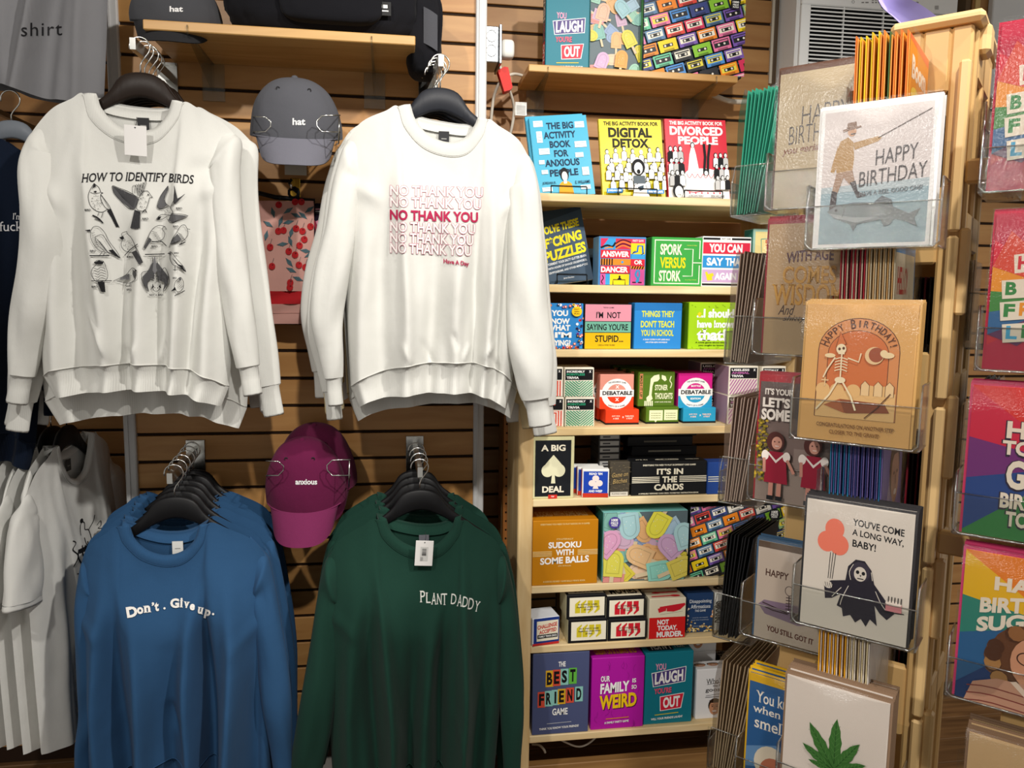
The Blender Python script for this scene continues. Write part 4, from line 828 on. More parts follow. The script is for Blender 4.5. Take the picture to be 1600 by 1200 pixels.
def d(p):
    r = random.Random(5)
    for i in range(60):
        y = 986-abs(r.gauss(0, 6)); p.ell(r.uniform(1072, 1113), y, 1.4, 1.1, r.choice(('d8b04a', 'e6d8a8', 'b98a35')), 8)
    for i in range(14): p.ell(1073+r.uniform(-1, 2) if i % 2 else 1112+r.uniform(-2, 1), r.uniform(945, 968), 1.5, 1.6, r.choice(('e8c2a0', 'f0e0d0', 'd89f6a')), 8)
    p.text('Disappointing', 1093, 939, 34, 7, 'dfe6ee', .01, True); p.text('Affirmations', 1093, 946.5, 31, 6, 'dfe6ee', .01, True); p.text('THE GAME', 1093, 953, 17, 3.5, 'dfe6ee', .01)
    p.text('cards for the hopeful', 1093, 964, 24, 2.2, 'b8c4d4', .0); p.text('and the hopeless', 1093, 967.5, 27, 2.2, 'b8c4d4', .0); p.text('thoughts', 1092, 977, 20, 2, 'b8c4d4', .0)
carton('card_box', 'navy box with gold flecks reading Disappointing Affirmations', 'game box', 'S7', 1073, 1114, 927, 988, .085, '23406b', d)
def d(p): p.text('DRDOPID', 1124, 955, 34, 13, BK, .03, rot=-math.pi/2*.98); p.text('CONS', 1129, 958, 26, 5, 'c03a30', .03, rot=-math.pi/2)
def tp(p): p.text('DIP', .5, .5, .8, .6, BK, .05, rot=math.pi)
carton('card_box', 'white box with black sideways lettering behind the black card pocket', 'game box', 'S7', 1116, 1165, 925, 984, .085, 'ecebe6', d, top=tp)

# --- shelf S6
def d(p):
    g = 'e8cf8f'
    p.text('EVERYTHING YOU NEED TO PLAY SUDOKU IN 10 GAMES', 882, 819, 76, 2.6, g, .02); p.text('IT\'S LITERALLY', 882, 843, 26, 2.6, g, .02)
    p.text('SUDOKU', 882, 852.5, 51, 10, WH, .035); p.text('WITH', 882, 864.5, 28, 9.5, WH, .035); p.text('SOME BALLS', 882, 877, 76, 11, WH, .035, skew=-.03); p.text('(20 BALLS)', 882, 886.5, 20, 2.4, g, .02)
    for i in range(4):
        p.rect(832, 862+i*2.3, 862, 863+i*2.3, g); p.rect(902, 862+i*2.3-1, 934, 863+i*2.3-1, g)
    p.text('A SUDOKU BOARD / GAME BALLS / PENCIL BOOK', 882, 911, 66, 2.6, g, .02)
def tp(p): p.text('SUDOKU WITH SOME BALLS', .5, .6, .8, .3, 'e8cf8f', .03)
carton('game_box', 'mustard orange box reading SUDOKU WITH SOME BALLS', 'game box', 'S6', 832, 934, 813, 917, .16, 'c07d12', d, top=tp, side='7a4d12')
def popsicle(p, x, y, w_, h_, rot, c, stick=True):
    ca, sa = math.cos(rot), math.sin(rot)
    T = lambda u, v: (x+u*ca-v*sa, y+u*sa+v*ca)
    if stick: p.poly([T(-w_*.1, h_*.4), T(w_*.1, h_*.4), T(w_*.1, h_*.95), T(-w_*.1, h_*.95)], 'd6c3a0')
    pts = [(-w_/2, h_/2), (w_/2, h_/2), (w_/2, -h_*.1)] + [(w_/2*math.cos(t), -h_*.1-h_*.4*math.sin(t)) for t in [math.pi*i/8 for i in range(1, 8)]]+[(-w_/2, -h_*.1)]
    dk = ''.join('%02x' % int(int(c[i:i+2], 16)*.86) for i in (0, 2, 4))
    p.poly([T(u, v) for u, v in pts], c); p.poly([T(u*.68, v*.78) for u, v in pts], dk); p.poly([T(u*.6, v*.72) for u, v in pts], c)
def pops(x0, y0, x1, y1, lst=None):
    def d(p):
        W, Hh = x1-x0, y1-y0; r = random.Random(11)
        p.rect(x0, y0, x1, y1, '5a6a70')
        cols = ('9cc9b4', 'e2b07a', 'b9a6cf', '7fb3a8', 'd98f88', 'a9c4d6', 'd8c94a', '8fa4c4', 'e3c4a6', 'c9a9c0')
        for i in range(26): popsicle(p, x0+r.random()*W, y0+r.random()*Hh, W*.2, W*.3, r.uniform(-2.6, 2.6), r.choice(cols), i % 2 == 0)
        for fx, fy, rot, c in (lst or ((.3, .2, 3.0, 'a5cbd0'), (.63, .2, -2.65, 'e6df4e'), (.12, .72, .1, 'd9d257'), (.42, .62, 2.0+math.pi, 'e0b887'), (.78, .5, -.75, 'c8a3c6'), (.68, .85, 1.4, '8ecfc0'), (.05, .42, .7, 'd9a0c2'), (.95, .35, -.3, 'a9cfd4'), (.93, .8, 1.2, 'd9c95a'))):
            popsicle(p, x0+fx*W, y0+fy*Hh, W*.24, W*.32, rot, c)
            for k in range(10): p.ell(x0+fx*W+r.uniform(-.06, .06)*W, y0+fy*Hh+r.uniform(-.08, .08)*W, W*.004, W*.004, r.choice(('ffffff', 'b8d8e8', 'f4e8a0')), 6)
        p.clip = None
    return d
def d(p):
    pops(942, 799, 1073, 907)(p); p.ell(957, 813, 9, 9, '4b3f92'); p.text('1000', 957, 809, 10, 4, WH, .04); p.text('PIECE', 957, 813.5, 11, 3.2, WH, .03); p.text('PUZZLE', 957, 817, 9, 3, WH, .03)
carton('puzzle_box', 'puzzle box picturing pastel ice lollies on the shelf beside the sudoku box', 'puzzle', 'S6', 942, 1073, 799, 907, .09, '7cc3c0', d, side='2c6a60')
def cassette(p, x, y, w_, h_, rot, c, r):
    ca, sa = math.cos(rot), math.sin(rot)
    T = lambda u, v: (x+u*ca*w_-v*sa*h_, y+u*sa*w_+v*ca*h_)
    q = lambda a, b, e, f, c: p.poly([T(a, f), T(e, f), T(e, b), T(a, b)], c)
    q(-.5, -.5, .5, .5, c); lab = r.choice(('f0ead8', c, 'f0ead8', '2a2a30', 'e8d84a'))
    q(-.42, -.38, .42, .22, lab); q(-.38, -.3, .38, -.18, c); q(-.27, -.14, .27, .14, BK)
    for s_ in (-1, 1): cx, cy = T(s_*.16, 0); p.ell(cx, cy, h_*.1, h_*.1, 'e8e4d8', 8)
    q(-.28, .32, .28, .5, ''.join('%02x' % int(int(c[i:i+2], 16)*.7) for i in (0, 2, 4)))
CAS = ('e0483c', 'e87aa6', '8bc53a', '7a5ab0', 'f08a24', '4d8fd6', '8fb58a', 'f2d21f', '3d4a86', 'd8365e', '6ac39a', '2b2b30', 'e8e4dc', '5a7fa6')
def cassettes(x0, y0, x1, y1, cols=6.2):
    def d(p):
        p.rect(x0, y0, x1, y1, '3c4a58'); W = x1-x0; cw = W/cols; chh = cw*.62; r = random.Random(4); rot = -.32
        ca, sa = math.cos(rot), math.sin(rot); k = 0
        for j in range(-9, 12):
            for i in range(-6, 9):
                u = (i+(j % 2)*.45)*cw*1.1; v = j*chh*1.13; X = (x0+x1)/2+u*ca-v*sa; Yc = (y0+y1)/2+u*sa+v*ca
                if x0-cw*.5 < X < x1+cw*.5 and y0-cw*.4 < Yc < y1+cw*.4: cassette(p, X, Yc, cw, chh, rot, r.choice(CAS), r)
    return d
def d(p):
    cassettes(1077, 787, 1222, 895)(p); p.ell(1203, 803, 9, 9, BK); p.text('1000', 1203, 799, 10, 4, WH, .04); p.text('PIECE', 1203, 803, 11, 3.2, WH, .03); p.text('PUZZLE', 1203, 806.5, 9, 3, WH, .03)
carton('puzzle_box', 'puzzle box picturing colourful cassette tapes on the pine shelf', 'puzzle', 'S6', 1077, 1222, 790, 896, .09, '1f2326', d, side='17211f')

# --- shelf S5
def spade(p, cx, cy, k, c):
    p.ell(cx-8*k, cy+4*k, 8.6*k, 9*k, c); p.ell(cx+8*k, cy+4*k, 8.6*k, 9*k, c)
    p.poly([(cx-16*k, cy+1*k), (cx-7*k, cy-10*k), (cx, cy-18*k), (cx+7*k, cy-10*k), (cx+16*k, cy+1*k), (cx, cy+9*k)], c)
    p.poly([(cx-1.5*k, cy+5*k), (cx+1.5*k, cy+5*k), (cx+3*k, cy+22*k), (cx-3*k, cy+22*k)], c)
def d(p):
    p.rect(836, 688, 892, 776, '1d2024'); p.text('A BIG', 864, 700, 38, 10, CR, .035); p.text('DEAL', 864.5, 765, 34, 10, CR, .04); spade(p, 864.5, 731, 1.12, 'e6e3c0')
    p.rect(857, 773.5, 871, 780, 'd6362a'); p.text('TOP', 864, 776.5, 5, 2.2, WH, .03)
carton('card_box', 'large black card box with cream border and spade reading A BIG DEAL', 'game box', 'S5', 832, 897, 682, 780, .03, 'd8d3a4', d)
def d(p):
    p.rect(911, 774, 950, 781.5, 'c83a26'); p.rect(912, 737, 949, 774, '1f45b0'); p.text('READ \'EM', 930.5, 741, 20, 4, WH, .04); p.text('AND WEEP', 930.5, 770.5, 21, 4, WH, .04)
    for x, y in ((930.5, 749), (925, 757), (936, 757)): p.ell(x, y, 5.3, 5.3, 'f0e0da')
    p.poly([(929.5, 755), (931.5, 755), (935, 766.5), (926, 766.5)], 'f0e0da')
o = carton('card_deck', 'blue and white deck with a club reading READ \'EM AND WEEP', 'card deck', 'S5', 910, 951, 733, 781.5, .022, 'e9e9e6', d, rotz=-.12, side='b8382a')
behind(o, 2, .025, ['blue topped card deck just behind the READ \'EM AND WEEP deck', 'rearmost blue topped card deck behind the READ \'EM AND WEEP deck'], -.008)
for i in range(3):
    mb = MB(); mb.box(-.036, 0, 0, .036, .02, .115, paint('1f1e1a', .5), .0015); mb.box(-.03, .003, .115, .03, .017, .1156, paint('b9a878', .5))
    tag(mb.build('card_deck', None, (.475+i*.002-.004, 2.13+i*.03, SH['S5']+.0003)), 'black card deck with gold top, %s behind the blue decks' % ('first', 'second', 'third')[i], 'card deck', 'black card decks behind the blue ones')
def d(p):
    r = random.Random(2)
    for i in range(60): x, y = r.uniform(953, 984), r.uniform(724, 766); p.line([(x, y), (x+r.uniform(-5, 5), y+r.uniform(-1.5, 1.5))], .35, '8f8062')
    p.text('Game on', 968, 741, 25, 7, 'b59a64', .0, shear=.4, rot=-.1); p.text('Bitches', 968, 751, 23, 7, 'b59a64', .0, shear=.4, rot=-.1); p.rect(953, 768, 981, 774.5, 'cfcac0'); p.text('PLAYING CARDS', 967, 771, 22, 2.5, '6a655c', .02)
o = carton('card_deck', 'dark bronze patterned playing card deck beside the long black box', 'card deck', 'S5', 953, 984, 722, 775, .025, '4a443a', d)
for i in range(5):
    mb = MB(); mb.box(-.032, 0, 0, .032, .09, .019, paint('4a4a4c', .4), .001); mb.box(-.028, -.0006, .003, .028, 0, .016, paint('c9c9c6', .5)); mb.box(-.02, -.0009, .007, .002, -.0006, .011, paint('55555a', .5))
    tag(mb.build('card_deck', None, (.607, 2.12, SH['S5']+.06+i*.0195+.0003)), 'grey deck lying flat, number %s from the top of the grey pile' % ('five', 'four', 'three', 'two', 'one')[i], 'card deck', 'flat grey decks piled behind the bronze deck')
mb = MB(); mb.box(-.04, 0, 0, .04, .1, .06, paint('3a3a3c', .5), .0015); tag(mb.build('card_deck', None, (.607, 2.12, SH['S5']+.0003)), 'thick dark grey box under the pile of grey decks', 'card deck')
def d(p):
    p.text('EVERYTHING YOU NEED TO PLAY 30 DIFFERENT CARD GAMES', 1045, 726.5, 82, 2.6, CR, .03); p.text('IT\'S IN', 1046, 736.5, 41, 9.5, CR, .04); p.text('THE', 1046, 749, 23, 9.5, CR, .04); p.text('CARDS', 1045, 761, 46, 10, CR, .04)
    for i in range(4): p.rect(987, 744.5+i*2.6, 1030, 745.8+i*2.6, CR); p.rect(1061, 744+i*2.6, 1103.5, 745.3+i*2.6, CR)
    p.text('A UNIQUELY DESIGNED CARD DECK / SCORE PAD / INSTRUCTION BOOK', 1045, 770.5, 94, 2.4, CR, .03)
def tp(p): p.ring(.5, .5, .16, .02, CR, ry=.2); p.text('THE CARDS', .5, .5, .28, .2, CR, .03); p.text('IT\'S IN', .16, .5, .15, .15, CR, .02); p.text('SCORE PAD', .84, .5, .18, .15, CR, .02)
o = carton('game_box', 'long black box with cream stripes reading IT\'S IN THE CARDS', 'game box', 'S5', 987, 1104, 721, 773.5, .05, '17181a', d, top=tp)
for i in range(3):
    mb = MB(); mb.box(-.10, 0, 0, .10, .09, .0285, paint('141416', .4), .0015); mb.box(-.05, -.0005, .011, .05, 0, .016, paint('6a665c', .5))
    tag(mb.build('game_box', None, (.775+(.006, -.008, .004)[i], 2.14, SH['S5']+.0003+.085+i*.029)), 'long black box lying flat, %s of the pile behind IT\'S IN THE CARDS' % ('lowest', 'middle', 'topmost')[i], 'game box', 'long black boxes piled behind')
mb = MB(); mb.box(-.105, 0, 0, .105, .09, .084, paint('101012', .5), .0015); tag(mb.build('game_box', None, (.775, 2.14, SH['S5']+.0003)), 'tall black box under the flat pile behind IT\'S IN THE CARDS', 'game box')
def d(p):
    for i in range(3): p.rect(1106, 744+i*3.4, 1126, 745.4+i*3.4, 'd8d8c8')
    p.text('S', 1131, 748, 6, 9, CR, .04); p.text('YOU', 1144, 748, 18, 9, CR, .04); p.text('SCORES', 1135, 768, 26, 2.4, CR, .02); p.text('PLAYING IT', 1140, 727, 16, 2.4, CR, .02)
carton('game_box', 'navy blue box with cream stripes behind the clear pocket', 'game box', 'S5', 1106, 1170, 722, 772, .05, '24458c', d)

# --- shelf S4
def triv(c, l2, l1='INCREDIBLY', kind='v'):
    def d(p):
        x0, y0, x1, y1 = p.clip; w_, h_ = x1-x0, y1-y0
        p.rect(x0+1, y0+2.5, x1-1.5, y0+h_*.42, BK)
        p.text(l1, x0+w_*.38, y0+h_*.13, w_*.62, h_*.075, WH, .04); p.text(l2, x0+w_*.38, y0+h_*.23, w_*.62, h_*.075, c, .04); p.text('TRIVIA', x0+w_*.28, y0+h_*.34, w_*.42, h_*.085, WH, .04); p.text('X', x1-w_*.13, y0+h_*.13, w_*.08, h_*.08, WH, .06)
        yy0, yy1 = y0+h_*.45, y1-1.5; xm = (x0+x1)/2; old = p.clip; p.clip = (x0+1, yy0, x1-1.5, yy1)
        for k in range(-4, 12):
            if kind == 'v':
                y = yy0+k*4.2-16; p.poly([(x0, y+2), (xm, y+2+w_*.45), (xm, y+w_*.45), (x0, y)], c); p.poly([(xm, y+2+w_*.45), (x1, y+2), (x1, y), (xm, y+w_*.45)], c)
            elif kind == 'sq':
                r_ = 22-k*4
                if r_ > 2: p.rect(xm-r_, (yy0+yy1)/2-r_, xm+r_, (yy0+yy1)/2+r_, c if k % 1 == 0 else WH); p.rect(xm-r_+2, (yy0+yy1)/2-r_+2, xm+r_-2, (yy0+yy1)/2+r_-2, 'eee4dc')
            else:
                x = x0+k*4.4-8; p.poly([(x, yy1), (x+2, yy1), (x+w_*.32+2, yy0), (x+w_*.32, yy0)], c)
        p.clip = old
    return d
lo = carton('trivia_box', 'green chevron box reading INCREDIBLY POINTLESS TRIVIA, lower of the two', 'game box', 'S4', 883, 929, 621, 671, .1, 'ede7d6', triv('2f9c74', 'POINTLESS'), Y=2.02)
up = copy_tree(lo); up.location.z += lo['h']+.0005; up.location.x -= .004; up['label'] = 'green chevron box reading INCREDIBLY POINTLESS TRIVIA, upper of the two'
lo = carton('trivia_box', 'red square patterned box reading TRIVIA, lower one beside the white sleeve', 'game box', 'S4', 838, 881, 621, 671, .1, 'ede7d6', triv('d9482f', 'USELESS', 'AWFULLY', 'sq'), Y=2.02)
up = copy_tree(lo); up.location.z += lo['h']+.0005; up.location.x -= .004; up['label'] = 'red square patterned box reading TRIVIA, upper one beside the white sleeve'
lo = carton('trivia_box', 'mauve wavy striped box reading USELESS ANIMAL TRIVIA, lower of the two', 'game box', 'S4', 1137, 1182, 618, 664, .1, 'ede7d6', triv('b86aa6', 'ANIMAL', 'USELESS', 's'), Y=2.02, side='9a7f92')
up = copy_tree(lo); up.location.z += lo['h']+.0005; up['label'] = 'mauve wavy striped box reading USELESS ANIMAL TRIVIA, upper of the two'
for i, (z, s_) in enumerate(((0, 'lower'), (1, 'upper'))):
    c = copy_tree(lo); c.location += Vector((-.035, .12, z*(lo['h']+.0005))); c['label'] = 'mauve striped trivia box at the back left of the animal trivia pair, %s' % s_
c = carton('trivia_box', 'yellow striped trivia box beside the animal trivia pair', 'game box', 'S4', 1188, 1225, 618, 664, .1, 'ede7d6', triv('d9b23a', 'USELESS', 'TOTALLY', 's'), Y=2.02)
up = copy_tree(c); up.location.z += c['h']+.0005; up['label'] = 'yellow striped trivia box on top of another beside the animal trivia'
def sleeve_box(label, x0, x1, ym, yt, yb, xb0, xb1, body, base, d_up, d_lo, n, labels, topc=None):
    """card game: tall inner box standing in a wider base tray"""
    z = SH['S4']; xc = (xb0+xb1)/2; Y = max(SFY+.012, pZ(xc, yb, z).y)
    a, b = pY(xb0, yb, Y), pY(xb1, yb, Y); wb = b.x-a.x; hb = pY(xc, ym, Y).z-z
    Yu = Y+.012; ua, ub = pY(x0, yt, Yu), pY(x1, yt, Yu); wu = ub.x-ua.x; hu = pY((x0+x1)/2, yt, Yu).z-z
    root = thing('card_game', label, 'game box', ((a.x+b.x)/2, Y, z+.0003))
    mb = MB(); mb.box(-wb/2, 0, 0, wb/2, .055, .004, paint(BK, .5)); mb.box(-wb/2, 0, .004, wb/2, .055, hb, paint(base, .4), .0015); l_ = mb.build('base_tray', root)
    p = Print(); d_lo(p); p.build('base_print', l_, facemap(xb0, ym, xb1, yb, wb, hb))
    mb = MB(); ox = (ua.x+ub.x)/2-(a.x+b.x)/2
    mb.box(ox-wu/2, .012, hb, ox+wu/2, .05, hu, paint(body, .4), .0015); u_ = mb.build('inner_box', root)
    p = Print(); d_up(p)
    f0 = facemap(x0, yt, x1, ym, wu, hu-hb, hb, .012); p.build('cover_print', u_, lambda x, y, n: f0(x, y, n)+Vector((ox, 0, 0)))
    for i in range(n):
        c = copy_tree(root); c.location += Vector((-.006*(i+1), .064*(i+1), 0)); c['label'] = labels[i]
def db(c1, c2, c3, mid):
    def d(p):
        x0, y0, x1, y1 = 938, 585, 991, 640
        p.rect(x0, 612, x1, y1, c2); p.ell(964.5, 616, 24, 24, WH, 28); p.ell(964.5, 616, 15.5, 15.5, c2, 24)
        p.poly([(964.5+15.5*math.cos(t), 616-15.5*math.sin(t)) for t in [math.pi*i/14 for i in range(15)]], c1)
        p.rect(x0, 609.5, x1, 620.5, WH); p.text('DEBATABLE', 965.5, 614.7, 47, 6.5, BK, .04)
        p.text(mid[0], 965, 605, 6 if len(mid[0]) < 2 else 15, 5 if len(mid[0]) < 2 else 3, WH, .06); p.text(mid[1], 965, 625, 6 if len(mid[1]) < 2 else 16, 5 if len(mid[1]) < 2 else 3, WH, .06)
        p.text('THE ARGUMENT GAME', 964.5, 597, 28, 2.4, '55555a', .02, arc=2); p.text('PARTY OF A GAME', 964.5, 636, 26, 2.4, '55555a', .02, arc=-2)
    return d
def dlo(x0, x1, y0, y1):
    def d(p): xc = (x0+x1)/2; p.text('JUST PICK', xc-10, (y0+y1)/2-1.5, 13, 2.4, 'f6d6c6', .03); p.text('A SIDE', xc-10, (y0+y1)/2+2, 9, 2.4, 'f6d6c6', .03); p.text('X', xc+1, (y0+y1)/2, 2.6, 2.6, WH, .05); p.text('THEN PICK', xc+11, (y0+y1)/2-1.5, 14, 2.4, 'f6d6c6', .03); p.text('A FIGHT', xc+11, (y0+y1)/2+2, 10, 2.4, 'f6d6c6', .03)
    return d
sleeve_box('pink and orange-red card game reading DEBATABLE', 938, 991, 640, 585, 663.5, 946, 998, 'dd9484', 'e8401c', db('dd9484', 'e8401c', '', ('X', 'X')), dlo(946, 998, 640, 664), 2, ['pink topped card game right behind the orange-red one', 'pink topped card game at the back behind the orange-red one'])
D2 = db('d11e86', '2a9cc8', '', ('BOTTLE', 'EDITION'))
def d2(p):
    q = Print(); D2(q)
    for V, F, c, n in q.items: p._push([(x+123, y-1.5) for x, y in V], F, c)
sleeve_box('magenta and blue card game reading DEBATABLE BOTTLE EDITION', 1061, 1114, 637, 583.5, 661, 1067, 1118, 'd11e86', '2a9cc8', d2, dlo(1067, 1118, 637, 661), 1, ['magenta topped card game behind the blue one'])
def d(p):
    p.poly([(1017, 592), (1022, 587), (1030, 585), (1031, 592), (1028, 596), (1022, 597), (1020, 604), (1019, 618), (1021, 624), (1016, 628), (1012, 628), (1011, 622), (1015, 618), (1016, 606)], 'e9ecc4')
    p.poly([(1034, 586), (1040, 588), (1042, 594), (1039, 596), (1034, 592)], 'e9ecc4'); p.line([(1048, 607), (1050, 600), (1047, 595), (1049, 588)], 1.3, 'e9ecc4', 4)
    p.text('STONER', 1034, 606, 20, 9, 'e9ecc4', .03); p.text('THOUGHTS', 1038, 619.5, 28, 10, 'e9ecc4', .03); p.text('A PARTY GAME OF BIG IDEAS', 1037, 629, 26, 2.2, 'e9ecc4', .02)
    p.rect(1000, 584, 1005, 624, 'd0885c'); p.text('MASH IT UP', 1002.5, 604, 34, 4, '3a4a18', .03, rot=math.pi/2)
    for i in range(5): p.rect(1008+i*2.8, 627, 1010+i*2.8, 635, 'e9ecc4')
def dl(p): p.rect(1014, 641, 1035, 657, 'e3e7bd'); p.rect(1037, 640.5, 1058, 656.5, 'e3e7bd'); p.poly([(1022, 657), (1026, 657), (1024, 660)], 'e3e7bd'); [p.text('big thoughts here', x, 646+i*3.5, 15, 1.8, '55602a', .02) for x in (1024.5, 1047.5) for i in range(3)]
sleeve_box('olive green card game with a hand reading STONER THOUGHTS', 998, 1055, 636, 581, 662, 1009, 1060, '55741f', '55741f', d, dl, 3, ['olive green card game right behind the STONER THOUGHTS one', 'olive green card game, third in its row from the front', 'olive green card game at the very back of its row'])

# --- shelf S3
def d(p):
    for t, y, xx in (('YOU', 490, 860), ('KNOW', 503, 858), ('WHAT', 513.5, 859), ('I\'M', 525, 866), ('SAYING?', 538, 860)): p.text(t, xx+14, y, 26+(len(t) > 3)*10, 9.5, WH, .05)
    r = random.Random(8)
    for i in range(46):
        s_ = i % 3; x, y = ((r.uniform(898, 910), r.uniform(496, 548)), (r.uniform(842, 910), r.uniform(475, 480)), (r.uniform(842, 910), r.uniform(543, 548)))[s_]
        p.ell(x, y, 2.2, 2.2, r.choice(('d8362f', 'f0c419', '7a3f9a', 'ffffff', 'e86a2a', '2a2a5a')), 10); p.ell(x, y, 1, 1, r.choice(('ffffff', '222222', 'f0c419')), 8)
    p.ell(900, 487, 8, 8, 'f2c81e'); [p.text(t, 900, 483.5+i*3.6, 8, 2.2, '6a3a10', .03) for i, t in enumerate(('FAST', 'GUESSING', 'FUN'))]
carton('game_box', 'bright blue box reading YOU KNOW WHAT I\'M SAYING, half hidden by the white sleeve', 'game box', 'S3', 840, 911, 474, 548, .06, '2f86cc', d, Y=2.015)
def d(p):
    p.rect(914, 476, 986, 503, 'd98fa0'); p.rect(914, 504, 986, 521, '6fae98'); p.rect(914, 522, 986, 548, 'e2b615')
    p.text('TRIVIA GAME', 950, 481, 17, 2.2, BK, .01); p.text('I\'M  NOT', 950, 493, 38, 10.5, BK, .02); p.text('SAYING YOU\'RE', 949, 512.5, 64, 10.5, BK, .02); p.text('STUPID...', 952, 531.5, 44, 11, BK, .02); p.text('LIKE A WISE GUESS', 948, 542, 26, 2.2, BK, .01)
carton('game_box', 'pink, green and yellow box reading I\'M NOT SAYING YOU\'RE STUPID', 'game box', 'S3', 913, 986, 475, 548.5, .06, '2e2b2a', d, Y=2.015)
def d(p):
    p.rect(991, 474, 1065, 485, '2673b8')
    p.text('THINGS THEY', 1027.5, 491, 51, 10, 'd8dc3a', .03); p.text('DON\'T TEACH', 1027, 507, 52, 11, 'd8dc3a', .03); p.text('YOU IN SCHOOL', 1027, 521, 51, 10, 'd8dc3a', .03); p.text('A CRASH COURSE IN LIFE\'S LESSER SKILLS', 1026, 531.5, 42, 2.2, WH, .02); p.text('AND OTHER USEFUL KNOWLEDGE', 1026, 536, 34, 2.2, WH, .02)
carton('game_box', 'blue box with yellow capitals reading THINGS THEY DON\'T TEACH YOU IN SCHOOL', 'game box', 'S3', 991, 1065, 473.5, 547, .06, '2e86cf', d, Y=2.015)
def d(p):
    p.text('...I should', 1117, 490, 58, 14, WH, .05); p.text('have known', 1119, 507, 60, 12, WH, .05); p.text('that!', 1112, 524, 46, 19, WH, .07, True)
    p.poly([(1089, 491), (1092, 488), (1095, 490), (1093, 493), (1096, 495), (1091, 496)], 'f0d020'); p.text('A trivia game about things', 1112, 536.5, 50, 3, '20300a', .03); p.text('you ought to know', 1112, 541, 40, 3, '20300a', .03)
    r = random.Random(3)
    for i in range(24): x, y = r.uniform(1078, 1148), r.choice((r.uniform(474, 480), r.uniform(543, 546))); p.line([(x, y), (x+2, y+1.5)], .5, '6d8a10')
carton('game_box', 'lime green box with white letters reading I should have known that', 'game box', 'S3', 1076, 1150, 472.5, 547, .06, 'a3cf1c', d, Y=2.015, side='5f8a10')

# --- shelf S2
def d(p):
    p.rect(936, 371, 1008, 447, '3a86c8'); C_ = ('d8325c', 'f0d020', '3a9cd6', 'e8882a', 'd85aa0')
    p.rect(938, 373, 961, 390, '3a9cd6'); p.poly([(938, 373), (950, 373), (938, 390)], 'd8325c'); p.line([(938, 388), (948, 384), (956, 386), (961, 379)], 3, BK, 3); p.line([(944, 389), (952, 387), (957, 388)], 2, 'e8882a', 3)
    p.rect(961, 373, 985, 390, 'c9304a'); [p.line([(961, 390-i*3), (972, 384-i*3), (985, 388-i*3)], 1.6, c_, 4) for i, c_ in enumerate(('e8882a', BK, 'e8882a', BK))]
    p.rect(985, 373, 1007, 380, 'd8325c'); p.text('PARTY GAME', 996, 376, 17, 3.4, 'f6d8e0', .03); p.rect(985, 380, 1007, 397, 'f0d020'); p.rect(986, 397, 1007, 405, '3a9cd6'); p.line([(988, 395), (995, 393), (996, 384), (1003, 384), (1004, 396)], 3, '2a70b8'); p.line([(987, 397), (992, 392)], 1, BK); p.line([(1001, 398), (1006, 395)], 1, BK)
    p.rect(938, 391, 984, 404, 'd3283c'); p.text('ANSWER', 961, 397.5, 43, 9, WH, .04)
    p.rect(938, 405, 985, 415, 'e8882a'); [p.rect(939+i*4, 405, 941+i*4, 415, BK) for i in range(5)]; p.ell(972, 410, 2, 2, '3a9cd6', 8)
    p.rect(985, 405, 1007, 416, 'd3283c'); p.text('OR', 997, 410, 13, 7, WH, .04); p.rect(985, 416, 1007, 421, 'e8882a'); [p.poly([(986+i*4, 421), (988+i*4, 421), (990+i*4, 416), (988+i*4, 416)], BK) for i in range(5)]
    p.rect(938, 416, 984, 428, 'd3283c'); p.text('DANCER', 960, 422, 42, 9, WH, .04); p.rect(985, 421, 1007, 446, 'd85aa0'); p.line([(996, 422), (993, 430), (998, 438), (994, 442)], 3, '3a9cd6', 4); p.line([(998, 422), (999, 432), (994, 440)], 2.4, '3a9cd6', 4); p.rect(988, 441, 994, 443, BK); p.rect(997, 441, 1003, 443, BK)
    p.rect(938, 429, 946, 446, 'd85aa0'); p.line([(941, 431), (943, 436), (940, 441), (942, 445)], 1.6, BK, 3); p.rect(946, 429, 953, 446, '3a9cd6'); p.rect(953, 429, 983, 446, 'f0d020'); p.line([(958, 446), (958, 438), (977, 438), (977, 446)], 1.4, BK); p.poly([(964, 438), (968, 433), (972, 438)], BK); p.ell(968, 433, 1.6, 1.6, BK, 8)
carton('game_box', 'patchwork coloured box reading ANSWER OR DANCER', 'game box', 'S2', 935, 1009, 370, 447, .06, '5b86b4', d, Y=2.02)
def d(p):
    g = 'e6f0d8'
    for a in ((1022, 375, 1093, 376.5), (1022, 442, 1093, 443.5), (1022, 375, 1023.4, 443), (1092, 375, 1093.4, 404), (1092, 414, 1093.4, 443)): p.rect(*a, g)
    p.text('SPORK', 1048, 390, 34, 17, 'f2eed2', .03); p.text('VERSUS', 1051, 410.5, 40, 17, 'e6d419', .03); p.text('STORK', 1047, 431, 34, 17, 'f2eed2', .03)
    p.line([(1068, 389), (1082, 389), (1082, 431), (1067, 431)], 1.4, g); p.line([(1082, 410), (1096, 410)], 1.4, g); p.text('a bracket of oddities', 1080, 383, 16, 2, 'b8d860', .02); p.text('by a group of friends', 1080, 437, 18, 2, 'b8d860', .02)
carton('game_box', 'green box with white bracket lines reading SPORK VERSUS STORK', 'game box', 'S2', 1018, 1097, 371, 447, .06, '3da046', d, Y=2.02, side='2b7a34')
